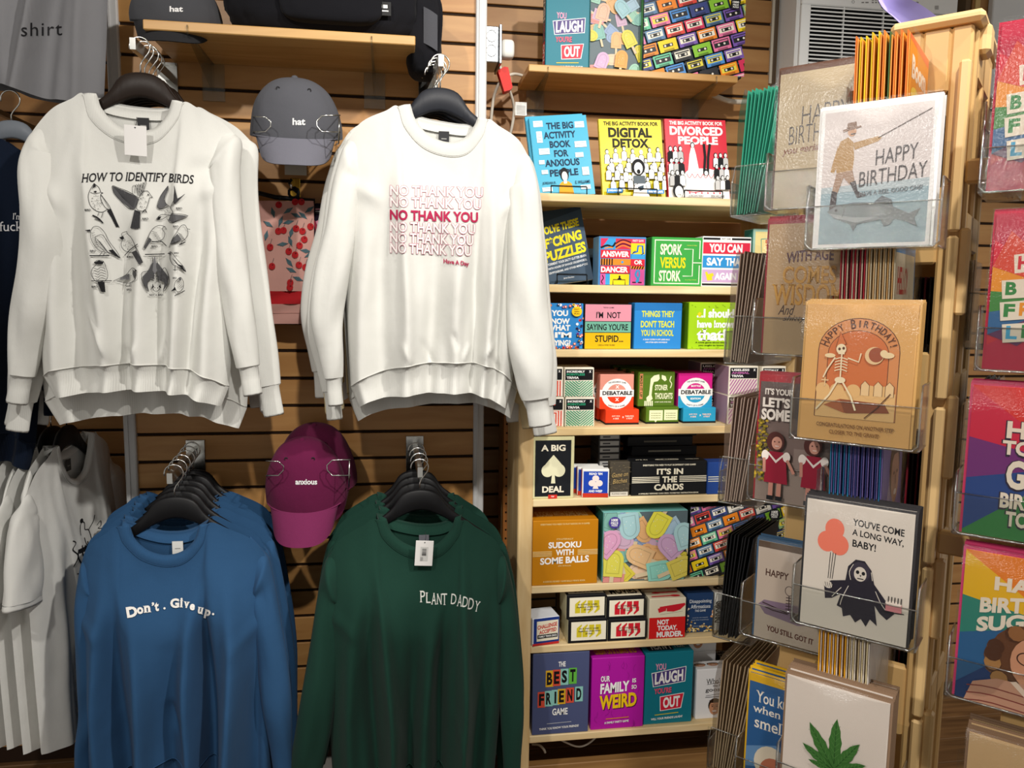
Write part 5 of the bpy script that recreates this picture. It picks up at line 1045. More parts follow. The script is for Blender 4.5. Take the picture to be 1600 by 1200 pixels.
def d(p):
    p.rect(1098, 372, 1172, 375, BK); p.rect(1098, 441, 1172, 444, BK); p.rect(1124, 371, 1142, 376, WH); p.text('PARTY GAME', 1133, 373.5, 14, 2, BK, .03)
    p.rect(1098, 379, 1171, 396, 'd82c46'); p.text('YOU CAN', 1133, 387.5, 52, 13, WH, .05); p.rect(1098, 399, 1171, 417, '2f8fd0'); p.text('SAY', 1117, 408, 26, 12, WH, .05); p.text('THAT', 1148, 408, 30, 12, WH, .05); p.rect(1098, 420, 1171, 439, 'c9a8cf'); p.text('AGAIN', 1134, 430, 34, 11, WH, .05)
    p.poly([(1102, 424), (1105, 423), (1107, 427), (1114, 425), (1116, 429), (1113, 431), (1114, 436), (1106, 437)], 'e8d02a')
carton('game_box', 'white box with red and blue bands reading YOU CAN SAY THAT AGAIN', 'game box', 'S2', 1097, 1173, 370, 446, .06, 'eeeeec', d, Y=2.02)
def d(p):
    p.rect(1179, 362, 1240, 436, 'f4e6a2'); p.line([(1188, 372), (1238, 368), (1238, 395), (1190, 398), (1188, 372)], 1, '3a9c9c'); p.text('BUTTONS', 1212, 375, 34, 5, 'd85a3a', .04); p.text('TO PUSH', 1212, 382, 34, 5, 'd85a3a', .04); p.text('AGAIN', 1210, 389, 22, 5, 'd85a3a', .04)
carton('game_box', 'pale yellow and teal box set back beside the white banded box', 'game box', 'S2', 1176, 1240, 358, 438, .06, 'a8d2c6', d, Y=2.09, side='3f8f82')

# --- leaning books on wire easels
def easel(label, base, wd, depth=.09, h=.10):
    blk = paint('1a1a1c', .4, .6)
    root = thing('wire_easel', label, 'book stand', base)
    mb = MB(); mb.tube([(-wd/2, -.03, .028), (-wd/2, -.032, .004), (-wd/2, .02, .004), (-wd/2, .05, h)], .0016, blk, 6)
    mb.tube([(wd/2, -.03, .028), (wd/2, -.032, .004), (wd/2, .02, .004), (wd/2, .05, h)], .0016, blk, 6); mb.tube([(-wd/2, .05, h), (wd/2, .05, h)], .0016, blk, 6); mb.tube([(0, .05, h), (0, .05+depth*.6, .003)], .0016, blk, 6)
    mb.build('frame', root)
    mb = MB(); n = 26; pts = []
    for i in range(n*4+1): t = i/(n*4); pts.append((-wd/2+wd*t, -.03+.0022*math.cos(t*n*2*math.pi), .028+.0022*math.sin(t*n*2*math.pi)))
    mb.tube(pts, .0009, blk, 5); mb.tube([(-wd/2, -.03, .028), (wd/2, -.03, .028)], .0013, blk, 6); mb.build('twisted_lip', root)
    return root
def lean_book(label, xb0, xb1, yb, yt, Y, sh, body, design, dim, roll=0., lean=.2, thick=.012, easel_label=None, group=None):
    z = SH[sh]+.0065; a, b = pY(xb0, yb, Y), pY(xb1, yb, Y); wd = b.x-a.x; ht = (pY((xb0+xb1)/2, yt, Y+.03).z-z)/math.cos(lean)
    mb = MB(); mb.box(-wd/2, .001, .001, wd/2, thick-.001, ht-.001, paint('e8e4d8', .8)); mb.box(-wd/2-.001, 0, 0, wd/2+.001, .0012, ht, paint(body, .35)); mb.box(-wd/2-.001, thick-.0012, 0, wd/2+.001, thick, ht, paint(body, .35)); mb.box(-wd/2-.0015, 0, 0, -wd/2, thick, ht, paint(body, .35))
    o = tag(mb.build('activity_book', None, ((a.x+b.x)/2, Y, z)), label, 'book', group)
    o.rotation_euler = (-lean, roll, 0)
    p = Print(.65); p.clip = (0, 0, dim[0], dim[1]); design(p); p.build('cover_print', o, facemap(0, 0, dim[0], dim[1], wd, ht))
    if easel_label: easel(easel_label, ((a.x+b.x)/2, Y+.004, SH[sh]), wd*.62)
    return o
def person(p, x, y, k, c='ffffff', hair=BK):
    """small line drawing of a standing figure"""
    p.ell(x, y-7*k, 2.6*k, 3.2*k, hair, 12); p.ell(x+.3*k, y-6.4*k, 2*k, 2.6*k, WH, 12); p.poly([(x-4.5*k, y+9*k), (x-4*k, y-2*k), (x-1.5*k, y-4*k), (x+1.5*k, y-4*k), (x+4*k, y-2*k), (x+4.5*k, y+9*k)], BK); p.poly([(x-3.9*k, y+9*k), (x-3.4*k, y-1.7*k), (x-1.2*k, y-3.4*k), (x+1.2*k, y-3.4*k), (x+3.4*k, y-1.7*k), (x+3.9*k, y+9*k)], c)
    p.ell(x-.6*k, y-6.6*k, .4*k, .5*k, BK, 6); p.ell(x+1*k, y-6.6*k, .4*k, .5*k, BK, 6); p.line([(x-.5*k, y-5*k), (x+.9*k, y-5*k)], .35*k, BK)
def d(p):
    n_ = '1d3550'
    for t, y, w_, x in (('THE BIG', 14, 44, 48), ('ACTIVITY', 28, 52, 46), ('BOOK', 42, 34, 45), ('FOR', 56, 23, 45), ('ANXIOUS', 70, 56, 45), ('PEOPLE', 85, 46, 46)): p.text(t, x, y, w_, 10.5, n_, .035)
    for x, y, w_, h_ in ((13, 10, 15, 9), (80, 14, 15, 9), (13, 30, 9, 17), (78, 44, 19, 9), (18, 52, 17, 9), (74, 60, 13, 7), (12, 68, 9, 6), (15, 83, 10, 6), (81, 85, 11, 12), (16, 109, 16, 6), (78, 109, 16, 6)):
        p.rect(x-w_/2, y-h_/2, x+w_/2, y+h_/2, WH); [p.rect(x-w_*.36, y-h_*.28+i*2.4, x+w_*.36, y-h_*.28+i*2.4+.7, '7aa0b4') for i in range(max(1, int(h_/3.2)))]
    p.ell(46, 88, 7, 10, BK); p.poly([(34, 118), (36, 103), (41, 99), (51, 99), (56, 103), (58, 118)], 'e0a02a'); p.ell(46, 91, 4.6, 7, WH); p.rect(43.5, 95, 48.5, 102, WH); p.text('JORDAN R.', 20, 100, 22, 4.5, n_, .02); p.text('E. WILLIAMS', 74, 101, 24, 4.5, n_, .02)
lean_book('cyan book reading THE BIG ACTIVITY BOOK FOR ANXIOUS PEOPLE, leaning on a wire stand', 841, 930, 299, 180, 2.09, 'S1', '3aa6c8', d, (92, 120), roll=-.095, easel_label='black wire book stand under the cyan activity book')
o = lean_book('second cyan activity book tucked behind the front cyan one', 836, 925, 299, 178, 2.105, 'S1', '3aa6c8', d, (92, 120), roll=-.10)
def d(p):
    p.text('THE BIG ACTIVITY BOOK FOR', 52, 6.5, 90, 6, BK, .03); p.text('DIGITAL', 50, 20, 72, 15, '2a2a1e', .05); p.text('DETOX', 50, 36, 60, 14, '2a2a1e', .05)
    r = random.Random(6)
    for j in range(4):
        for i in range(7): person(p, 10+i*14+(j % 2)*6, 55+j*14+r.uniform(-3, 3), 1.15, WH, r.choice((BK, BK, WH)))
    p.ell(58, 74, 11, 12, BK); p.ell(58, 76, 7, 9, WH); p.ell(58, 81, 3, 3.5, BK); p.rect(49, 87, 68, 101, '5a646c'); p.poly([(46, 118), (50, 99), (68, 99), (74, 118)], WH); p.line([(46, 118), (50, 101), (56, 99)], .8, BK); p.line([(74, 118), (68, 101)], .8, BK); p.poly([(55, 104), (65, 101), (64, 108), (58, 110)], '3a4a58')
    p.rect(4, 106, 30, 113, '3a86c8'); p.text('JORDAN REID', 17, 109.5, 22, 3.5, WH, .03); p.rect(70, 108, 98, 114, '3a86c8'); p.text('ERIN WILLIAMS', 84, 111, 24, 3.5, WH, .03)
lean_book('yellow book reading DIGITAL DETOX with a drawn crowd, leaning on a wire stand', 943, 1040, 299, 185, 2.09, 'S1', 'dcc915', d, (102, 118), roll=-.03, easel_label='black wire book stand under the yellow activity book')
def d(p):
    p.text('THE BIG ACTIVITY BOOK FOR', 51, 5.5, 88, 5.5, WH, .03); p.text('DIVORCED', 51, 17, 88, 13, WH, .06); p.text('PEOPLE', 53, 31, 66, 12, WH, .06)
    p.rect(0, 78, 100, 118, WH); p.poly([(28, 118), (30, 78), (84, 78), (88, 118)], WH); p.ell(57, 78, 27, 6, WH, 24)
    for i in range(6): p.line([(31+i*9, 80), (35+i*9, 86), (40+i*9, 80)], .9, 'd85a6a', 4)
    p.line([(28, 104), (40, 107), (60, 105), (86, 104)], 1.2, 'd85a6a', 4); [p.ell(34+i*10, 108, 1.5, 1.5, 'd85a6a', 8) for i in range(6)]
    p.poly([(33, 78), (37, 52), (41, 40), (45, 40), (48, 52), (52, 78)], WH); p.ell(43, 38, 3.5, 4.5, BK); p.ell(43, 38.6, 2.4, 3.4, WH)
    p.line([(60, 76), (63, 55), (62, 36)], 4, BK); p.line([(66, 76), (68, 55), (72, 36)], 4, BK); p.ell(63, 78, 5, 5, BK); p.ell(63, 79, 3, 3.5, WH)
    for j in range(3):
        for i in range(3): person(p, 6+i*8, 52+j*18, 1.2, (BK, WH, 'b8b8b8')[(i+j) % 3]); person(p, 80+i*8, 60+j*17, 1.1, (WH, BK, 'c8c8c8')[(i+j) % 3])
    p.ell(14, 106, 9, 11, BK); p.ell(15, 108, 6.5, 8.5, WH); p.line([(12, 112), (18, 112)], .8, BK); p.text('JORDAN REID', 42, 114, 24, 3.5, BK, .02); p.text('ERIN WILLIAMS', 78, 114, 22, 3.5, BK, .02)
lean_book('red book reading DIVORCED PEOPLE with a wedding cake, leaning on a wire stand', 1046, 1141, 299, 185, 2.09, 'S1', 'd01f36', d, (100, 118), roll=-.02, easel_label='black wire book stand under the red activity book')
def d(p):
    y_ = 'e3d41c'; p.rect(0, 0, 88, 118, '3c4f63'); p.poly([(0, 0), (88, 0), (88, 4), (0, 20)], '2c3c4c')
    p.text('SOLVE THESE', 44, 28, 72, 13, y_, .06, skew=-.12); p.text('F*CKING', 46, 48, 70, 17, y_, .07, skew=-.12); p.text('PUZZLES', 46, 69, 78, 17, y_, .07, skew=-.12)
    for i, t in enumerate(('TORMENT YOUR SALTY GUTTER BRAIN', 'WITH HOURS OF SAVAGE CROSSWORDS,', 'CRYPTOGRAMS, AND OTHER MIND-F*CKS')): p.text(t, 46, 82+i*7, 74, 4, 'd8dce0', .03, skew=-.1)
    p.text('Jane Doring', 44, 110, 20, 3, 'd8dce0', .02)
lean_book('navy book with yellow capitals reading SOLVE THESE F*CKING PUZZLES on a wire stand', 853, 927, 444, 326, 2.07, 'S2', '3c4f63', d, (88, 118), roll=-.155, easel_label='black wire book stand under the navy puzzle book')
mb = MB(); mb.box(-.06, 0, 0, .06, .03, .105, paint('1d2a30', .4), .001); tag(mb.build('puzzle_book', None, (.505, 2.15, SH['S2']+.0003), (0, 0, 0)), 'dark teal book standing behind the leaning navy puzzle book', 'book')

# ------------------------------------------------------------------ wall shelves with clear brackets
ACRY = clear('acrylic', 'f6f8f6', .03, .05)
def wall_shelf(label, x0, x1, Yf, Yb, zt, th, brk, blabels):
    root = thing('wall_shelf', label, 'shelf', ((x0+x1)/2, Yb, zt))
    mb = MB(); mb.box(x0, Yf, zt-th, x1, Yb, zt, SHELFWOOD, .002); part(mb, 'board', root)
    for bx, bl in zip(brk, blabels):
        r = thing('shelf_bracket', bl, 'bracket', (bx, Yb, zt-th-.06), None)
        mb = MB(); L = Yf-.002; mb.box(bx-.0025, Yf+.02, zt-th-.004, bx+.0025, Yb, zt-th-.0005, ACRY)
        mb.add([(bx-.0025, Yf, zt-th+.012), (bx-.0025, Yf+.006, zt-th-.01), (bx-.0025, Yb-.004, zt-th-.075), (bx-.0025, Yb-.004, zt-th-.001), (bx-.0025, Yf+.004, zt-th-.001), (bx-.0025, Yf-.0015, zt-th+.012)], [(0, 5, 4, 3, 2, 1)], ACRY)
        mb.add([(bx+.0025, Yf, zt-th+.012), (bx+.0025, Yf+.006, zt-th-.01), (bx+.0025, Yb-.004, zt-th-.075), (bx+.0025, Yb-.004, zt-th-.001), (bx+.0025, Yf+.004, zt-th-.001), (bx+.0025, Yf-.0015, zt-th+.012)], [(1, 2, 3, 4, 5, 0)], ACRY)
        part(mb, 'gusset', r)
        mb = MB(); mb.box(bx-.028, Yb-.004, zt-th-.095, bx+.028, Yb-.001, zt-th-.001, ACRY, .001); part(mb, 'back_plate', r)
        mb = MB(); mb.tube([(bx, Yf-.003, zt-th-.006), (bx, Yf-.003, zt-th+.014)], .0022, ACRY, 6); part(mb, 'hook_lip', r)
ZR = 2.091+.02
wall_shelf('maple wall shelf over the activity books with game boxes on it', .375, 1.003, 2.235, BACK_Y, ZR, .02, (.43, .935), ('clear plastic bracket under the left end of the maple shelf above the books', 'clear plastic bracket under the right end of the maple shelf above the books'))
ZL = 2.048+.022
wall_shelf('maple wall shelf over the white sweatshirts holding a bag', -.567, .048, 1.93, PANEL_Y, ZL, .022, (-.47, -.055), ('clear plastic bracket under the bag shelf near the bird sweatshirt', 'clear plastic bracket under the bag shelf near the NO THANK YOU sweatshirt'))
# boxes on the right wall shelf
carton('game_box', 'teal box reading YOU LAUGH YOU\'RE OUT on the high maple shelf', 'game box', ZR, 853, 921, -20, 101, .045, '137688', lambda p: laugh(p, 889, 52, .95), Y=2.26, side='0f4f5e')
TLBOX = [o for o in COL.objects if o.get('label', '').startswith('teal box reading YOU LAUGH YOU\'RE OUT on the high')][0]
p = Print(); p.rect(846, 35, 853, 0, 'x') if 0 else None
h_ = TLBOX['h']; w_ = TLBOX['w']
p.text('LAUGH', 25, 22, 42, 26, WH, .04); p.text('YOU\'RE', 62, 22, 26, 18, 'e4576f', .03); p.rect(78, 4, 112, 40, 'd3203a'); p.text('OUT', 95, 22, 28, 26, WH, .04)
p.build('spine_print', TLBOX, lambda x, y, n: Vector((-w_/2-.001-n*.00006, .042-y/44*.04, h_*(1-x/118))))
def d(p): pops(921, -30, 1002, 104, ((.25, .35, .25, 'e0b49a'), (.75, .62, -.5, 'd8cf4e'), (.25, .88, .35, 'c8a6c8'), (.62, .85, .1, 'e0a050'), (.6, .3, -.7, '9cc4cc')))(p)
carton('puzzle_box', 'puzzle box picturing ice lollies on the high maple shelf', 'puzzle', ZR, 922, 1002, -30, 105, .04, '7cc3c0', d, Y=2.285)
def d(p):
    cassettes(1005, -40, 1160, 114, 5.4)(p); p.poly([(1137, -5), (1152, -3), (1150, 12), (1136, 10)], BK); p.text('1000', 1144, 1, 10, 3, WH, .04); p.text('PIECE', 1144, 5, 9, 2.6, WH, .03); p.text('PUZZLE', 1144, 8.5, 9, 2.6, WH, .03)
carton('puzzle_box', 'puzzle box picturing cassette tapes on the high maple shelf', 'puzzle', ZR, 1005, 1162, -40, 114, .045, '1f2326', d, Y=2.262, side='5aa65a')

# ------------------------------------------------------------------ caps
def cap(label, cx, ytop, yseam, ybrim, Y, hexc, text, tw, th, tx, ty, hw=62, yaw=0., dark=None, group=None, brim_w=.95, brim_hex=None, tilt=.3):
    m = fabric(hexc, 700, .3); mbm = fabric(brim_hex or hexc, 700, .3); k = Y/FPX
    base = pY(cx, yseam, Y); a = hw*k; h = pY(cx, ytop, Y).z-base.z; b = .085; bl = base.z-pY(cx, ybrim, Y).z
    root = thing('baseball_cap', label, 'cap', base, (tilt, 0, yaw), group); bpy.context.view_layer.update()
    def crown(u, v):
        t = (u-.5)*2*math.pi; e = v*math.pi/2*.995; c = max(0, math.cos(e))**.8; z = h*1.08*math.sin(e)
        seam = 1-.012*math.exp(-((abs(math.sin(3*t)))/.10)**2)
        n_ = 1+.03*nz(math.sin(t)*2+cx, v*3, math.cos(t)*2)
        droop = -.012*math.cos(t)*(1-v)
        return (a*c*math.sin(t)*seam*n_, -b*c*math.cos(t)*seam*n_+b*.0, z+droop*0)
    mb = MB(); mb.grid(crown, 72, 26, m, True, True); crown_v = [Vector(p) for p in mb.v]; crown_f = list(mb.f); mb.build('crown', root)
    mb = MB(); tl = math.radians(52)
    def brim(u, v, o=0):
        t = (u-.5)*2*math.radians(66); x0, y0 = a*math.sin(t), -b*math.cos(t); L = bl*1.12*(max(0, 1-(2*abs(u-.5))**3.2))**.5
        return (x0*(1-.10*v)*brim_w, y0-.004-v*L*math.cos(tl)+o*.8, .006-v*L*math.sin(tl)-.016*(2*(u-.5))**2*v-o*.4+.012*(1-v)*0)
    mb.grid(lambda u, v: brim(u, v), 33, 12, mbm); mb.grid(lambda u, v: brim(1-u, v, .004), 33, 12, mbm); mb.build('brim', root)
    mb = MB()
    mb.tube([Vector(crown(.5+d/40*.36, .0))+Vector((0, -.0015, .004)) for d in range(-20, 21)], .0016, mbm, 6); mb.build('brim_seam', root)
    mb = MB(); mb.grid(lambda u, v: (.0085*math.cos(v*1.57)*math.cos(u*6.283), .0085*math.cos(v*1.57)*math.sin(u*6.283), h*1.065+.007*math.sin(v*1.57)), 12, 5, m, True, True); mb.build('top_button', root)
    bvh = BVHTree.FromPolygons([root.matrix_basis @ v for v in crown_v], crown_f)
    for sx in (-.085, .085):
        p = Vector(crown(.5+sx, .62)); mb = MB(); mb.tube([p+Vector((.004*math.cos(i*.785), -.0012, .004*math.sin(i*.785))) for i in range(8)], .0011, paint('2a2a2c', .7) if dark else m, 5, True); mb.build('eyelet', root)
    if text:
        p = Print(.6); p.text(text, tx, ty, tw, th, 'e8e8e8', .03)
        inv = root.matrix_basis.inverted()
        def mp(x, y, n):
            d_ = ray(x, y).normalized(); q = bvh.ray_cast(CO, d_)[0] or pY(x, y, Y-b); return inv @ (q-d_*.0014)
        p.build('lettering', root, mp, subdiv=4)
    return root
def cap_holder(label, xl, xr, y0, y1, Yf, Yb):
    root = thing('cap_holder', label, 'wire holder', pY((xl+xr)/2, y1, Yb)); 
    def loop(x0, x1, ya, yb, Y, rnd_right):
        P = [(x0, ya), (x1-8, ya+1), (x1, ya+(yb-ya)*.35), (x1, ya+(yb-ya)*.65), (x1-8, yb), (x0, yb)] if rnd_right else [(x1, ya), (x0+8, ya+1), (x0, ya+(yb-ya)*.35), (x0, ya+(yb-ya)*.65), (x0+8, yb), (x1, yb)]
        mb = MB(); e = -1 if rnd_right else 1
        pts = [pY(*P[0], Yb)]+[pY(x, y, Y) for x, y in P]+[pY(*P[-1], Yb)]
        mb.tube(pts, .0017, CHROME, 6); part(mb, 'wire_loop', root)
    loop(xl, xl+27, y0, y1, Yf, True); loop(xr-36, xr, y0-2, y1, Yf, False)
    mb = MB(); mb.tube([pY(xr-1, y0, Yf), pY(xr-2, y1+18, Yf), pY(xr-10, y1+22, Yb)], .0017, CHROME, 6); part(mb, 'side_wire', root)
    mb = MB(); c = pY((xl+xr)/2, (y0+y1)/2, Yb); mb.box(c.x-.05, Yb, c.z-.02, c.x+.05, PANEL_Y-.001, c.z+.02, CHROME, .001); part(mb, 'wall_hook', root)
cap('dark grey baseball cap reading hat in a wire holder beside NO THANK YOU', 464, 131, 214, 254, 2.02, '55565c', 'hat', 20, 11, 467, 190, 66, .05, True, brim_hex='6c6c76')
cap_holder('chrome wire holder around the grey hat cap', 396, 531, 182, 206, 1.905, 2.12)
cap('maroon baseball cap reading anxious in a wire holder', 480, 684, 776, 820, 2.02, '621b40', 'anxious', 34, 8.5, 478.5, 753, 61, -.08, True, brim_hex='742a52')
cap('second maroon cap pushed in behind the one reading anxious', 497, 662, 752, 790, 2.10, '521634', None, 0, 0, 0, 0, 60, -.05)
cap_holder('chrome wire holder around the maroon caps', 416, 547, 720, 743, 1.905, 2.12)
cp = cap('charcoal baseball cap reading hat lying on the bag shelf', 277, -38, 28, 60, 2.03, '47484c', 'hat', 21, 9, 275, 3, 62, .02, True, brim_hex='2a2a2c')
cp.location.z = ZL+.024; 
# ------------------------------------------------------------------ bag on the shelf
bx0, bx1 = pY(352, 40, 2.0).x, pY(655, 40, 2.0).x; bc = Vector(((bx0+bx1)/2, 2.055, ZL)); ba = (bx1-bx0)/2
bag = thing('backpack', 'black backpack lying on the shelf over the white sweatshirts', 'bag', bc)
BLK = fabric('17171b', 400, .35, .1); BLK2 = fabric('2e2f34', 400, .35)
def sq(u, v, a, b, h, e1=.5, e2=.45, am=.05, sd=0., zc=0.):
    t = u*2*math.pi; f = (v-.5)*math.pi; sg = lambda x, p: math.copysign(abs(x)**p, x)
    n_ = 1+am*nz(math.cos(t)*2.2+sd, f*2.2, math.sin(t)*2.2)+am*.6*nz(math.cos(t)*6+sd, f*6, math.sin(t)*6)
    return Vector((a*sg(math.cos(f), e1)*sg(math.cos(t), e2)*n_, b*sg(math.cos(f), e1)*sg(math.sin(t), e2)*n_, zc+h*sg(math.sin(f), e1)*(n_ if f > 0 else 1)))
mb = MB(); mb.grid(lambda u, v: sq(u, v, ba, .105, .12, .45, .4, .06, 3, .121), 64, 30, BLK, True, True); mb.build('body', bag)
mb = MB(); mb.grid(lambda u, v: sq(u, v, ba*.52, .03, .075, .4, .4, .05, 8, .098)+Vector((ba*.1, -.098, 0)), 44, 22, BLK, True, True); mb.build('front_pocket', bag)
mb = MB(); mb.tube([(ba*.1-ba*.5+i*ba/20, -.129-.003*math.sin(i*.9), .150-.004*math.sin(i*.5)) for i in range(21)], .0022, BLK2, 6); mb.build('zip', bag)
mb = MB(); mb.box(ba*.62-.02, -.113, .045, ba*.62+.02, -.110, .078, paint('0d0d0f', .5), .001); pt = mb.build('patch', bag)
p = Print(); p.rect(20, 20, 45, 45, WH); p.rect(52, 20, 80, 45, WH); p.rect(14, 62, 86, 70, WH); p.build('patch_print', pt, lambda x, y, n: Vector((ba*.62-.018+.036*x/100, -.1134, .076-.03*y/100)))
mb = MB(); mb.grid(lambda u, v: sq(u, v, .045, .075, .10, .6, .6, .08, 5, .035)+Vector((ba+.012, .0, 0)), 40, 22, BLK, True, True); mb.build('side_pocket', bag)
mb = MB(); q0 = ba+.022; mb.grid(lambda u, v: Vector((q0-.012+.034*u, -.077-.004*math.sin(u*3.1), .085-.085*v-.018*u)), 8, 10, fabric('4a4b50', 300, .4)); mb.build('mesh_panel', bag)
mb = MB(); mb.tube(catmull([(ba*.9, -.03, .16), (ba+.04, -.05, .12), (ba+.05, -.06, .05), (ba+.035, -.06, -.03), (ba+.02, -.02, -.04)], 6), .008, BLK, 8, flat=.35); mb.build('strap', bag)
# ------------------------------------------------------------------ cherry print shorts hanging between the white sweatshirts
bw = thing('boxer_shorts', 'pale pink boxer shorts with red cherries hanging between the white sweatshirts', 'underwear', pY(450, 316, 2.10))
PINK = fabric('c99a90', 700, .2)
def clothy(x0, x1, y0, y1, Y, am=.004):
    return lambda u, v: pY(x0+(x1-x0)*u, y0+(y1-y0)*v, Y)+Vector((0, -am*math.sin(u*9+v*2)-am*.6*math.sin(u*4+v*7), 0))
f = clothy(400, 490, 314, 455, 2.10); mb = MB(); mb.grid(f, 30, 24, PINK); mb.grid(lambda u, v: f(1-u, v)+Vector((0, .012, 0)), 12, 10, PINK); part(mb, 'fabric', bw)
bv = BVHTree.FromPolygons([Vector(q) for q in mb.v[:720]], mb.f[:29*23])
g = clothy(404, 490, 455, 475, 2.10); mb = MB(); mb.grid(g, 30, 5, fabric('b3262c', 700, .2)); part(mb, 'red_band', bw)
g2 = clothy(404, 492, 475, 506, 2.10); mb = MB(); mb.grid(g2, 30, 6, PINK); mb.tube([g2(i/20, .45)+Vector((0, -.001, 0)) for i in range(21)], .0012, PINK, 5); part(mb, 'leg_end', bw)
p = Print(.8); Cx = lambda x, y: (380+x/3.333, 200+y/3.333)
for x, y in ((155, 440), (235, 430), (275, 455), (310, 455), (195, 485), (235, 490), (250, 545), (245, 590), (205, 605), (325, 640), (345, 660), (240, 700), (250, 740), (285, 785), (340, 770), (345, 425), (130, 500), (120, 560)):
    X, Y_ = Cx(x, y); a_ = rnd.uniform(0, 3.1); p.poly([(X-9*math.cos(a_), Y_-9*math.sin(a_)), (X+3.4*math.sin(a_), Y_-3.4*math.cos(a_)), (X+9*math.cos(a_), Y_+9*math.sin(a_)), (X-3.4*math.sin(a_), Y_+3.4*math.cos(a_))], '4f6a72'); p.line([(X-9*math.cos(a_), Y_-9*math.sin(a_)), (X+9*math.cos(a_), Y_+9*math.sin(a_))], .6, '33484f')
for x, y in ((185, 400), (270, 385), (303, 385), (183, 537), (210, 533), (275, 523), (308, 537), (350, 513), (318, 580), (293, 612), (237, 642), (270, 660), (290, 713), (324, 725), (245, 805), (243, 830), (348, 830), (140, 620), (150, 720)):
    X, Y_ = Cx(x, y); p.ell(X, Y_, 5.2, 5.4, 'b01f24', 14); p.line([(X, Y_-4), (X+3, Y_-13)], .5, '33484f'); p.ell(X+1, Y_-2, 1.5, 1.2, '6a0f14', 8)
o = p.build('cherry_print', bw, lambda x, y, n: (bv.ray_cast(CO, ray(x, y).normalized())[0] or pY(x, y, 2.098))-ray(x, y).normalized()*(.0012+n*.00003), subdiv=8); o.location = -bw.location
b2 = thing('boxer_shorts', 'dark boxer shorts with pink and red swirls behind the cherry pair', 'underwear', pY(505, 320, 2.13))
f2 = clothy(488, 530, 318, 470, 2.13); mb = MB(); mb.grid(f2, 16, 20, fabric('241a2a', 700, .2)); mb.grid(lambda u, v: f2(1-u, v)+Vector((0, .012, 0)), 8, 8, fabric('241a2a', 700, .2)); part(mb, 'fabric', b2)
p = Print(.8)
for i, (c, dx) in enumerate((('a8324a', 0), ('d890a8', 5), ('d8a850', 10), ('c86a5a', 15), ('d890a8', 22), ('a8324a', 28))): p.line([(490+dx, 345), (496+dx, 365), (492+dx, 390), (500+dx*.8, 420), (496+dx, 455)], 4, c, 4)
p.rect(492, 322, 512, 334, '2a2a2e'); p.rect(493, 326, 503, 328, 'd8a0b0'); p.rect(493, 330, 505, 331, 'd8d8d8')
o = p.build('swirl_print', b2, lambda x, y, n: pY(x, y, 2.122)+Vector((0, -.0004*n, 0)), subdiv=10); o.location = -b2.location
hgc = thing('clip_hanger', 'black clip hanger holding the cherry shorts', 'hanger', pY(450, 314, 2.11))
mb = MB(); mb.tube([pY(398, 300, 2.11), pY(430, 308, 2.11), pY(468, 312, 2.11), pY(492, 314, 2.11)], .006, HB, 8); part(mb, 'bar', hgc)
mb = MB(); mb.tube([pY(x, y, 2.108) for x, y in ((466, 312), (466, 302), (458, 296), (452, 286), (456, 280))], .0035, HB, 8); mb.tube([pY(*q, 2.108) for q in [(459+8*math.cos(i*.7), 301+8*math.sin(i*.7)) for i in range(9)]], .0035, HB, 8, True); part(mb, 'hook', hgc)
mb = MB(); mb.tube([pY(x, y, 2.112) for x, y in ((512, 330), (514, 312), (508, 303), (503, 312))], .0035, HB, 8); part(mb, 'side_hook', hgc)
pl = thing('wall_hook', 'brass coloured hook plate above the cherry shorts', 'hook', pY(463, 290, PANEL_Y)); a_ = pY(454, 312, PANEL_Y); b_ = pY(469, 279, PANEL_Y)
mb = MB(); mb.box(a_.x, PANEL_Y-.004, a_.z, b_.x, PANEL_Y-.0005, b_.z, paint('c9a040', .25, 1), .001); part(mb, 'plate', pl)
mb = MB(); c_ = (a_+b_)/2; mb.tube([(c_.x, PANEL_Y-.004, c_.z), (c_.x, 2.10, c_.z-.012), (c_.x, 2.09, c_.z)], .003, CHROME, 6); part(mb, 'peg', pl)
mb = MB(); a_ = pY(445, 273, 2.06); mb.box(a_.x, 2.06, a_.z, a_.x+.054, 2.0612, a_.z+.034, paint('b9b4aa', .6)); tag(mb.build('price_ticket', None, (0, 0, 0)), 'small pale ticket hanging under the grey hat cap', 'ticket')
# ------------------------------------------------------------------ electrical outlet, plug and cords
ox = .2475; ez0, ez1 = pY(768, 99, 2.25).z, pY(768, 42, 2.25).z
ob = thing('outlet_box', 'galvanised outlet box on the side of the panel beside the high shelf', 'outlet', (ox, 2.25, (ez0+ez1)/2)); GALV = paint('a9adb0', .35, .9)
mb = MB(); mb.box(ox, 2.24, ez0, ox+.042, 2.34, ez1, GALV, .003); part(mb, 'box', ob)
mb = MB(); mb.box(ox+.042, 2.232, ez0-.004, ox+.050, 2.348, ez1+.004, GALV, .002); part(mb, 'cover', ob)
for i, zz in enumerate((.32, .72)):
    mb = MB(); c = ez0+(ez1-ez0)*zz; mb.tube([(ox+.021+.014*math.cos(k*.5236), 2.2395, c+.016*math.sin(k*.5236)) for k in range(12)], .0014, GALV, 5, True); part(mb, 'knockout', ob)
pgz = pY(785, 76, 2.27).z
pg = thing('power_plug', 'white power plug pushed into the galvanised outlet', 'plug', (ox+.05, 2.28, pgz))
mb = MB(); mb.grid(lambda u, v: sq(u, v, .020, .022, .026, .5, .5, 0, 0, 0)+Vector((.0705-ox*0, 0, 0))-Vector((.05-.0005, 0, 0)), 24, 14, paint('dedcd6', .4), True, True); mb.build('plug_body', pg)
CORD = paint('cfc9bc', .5)
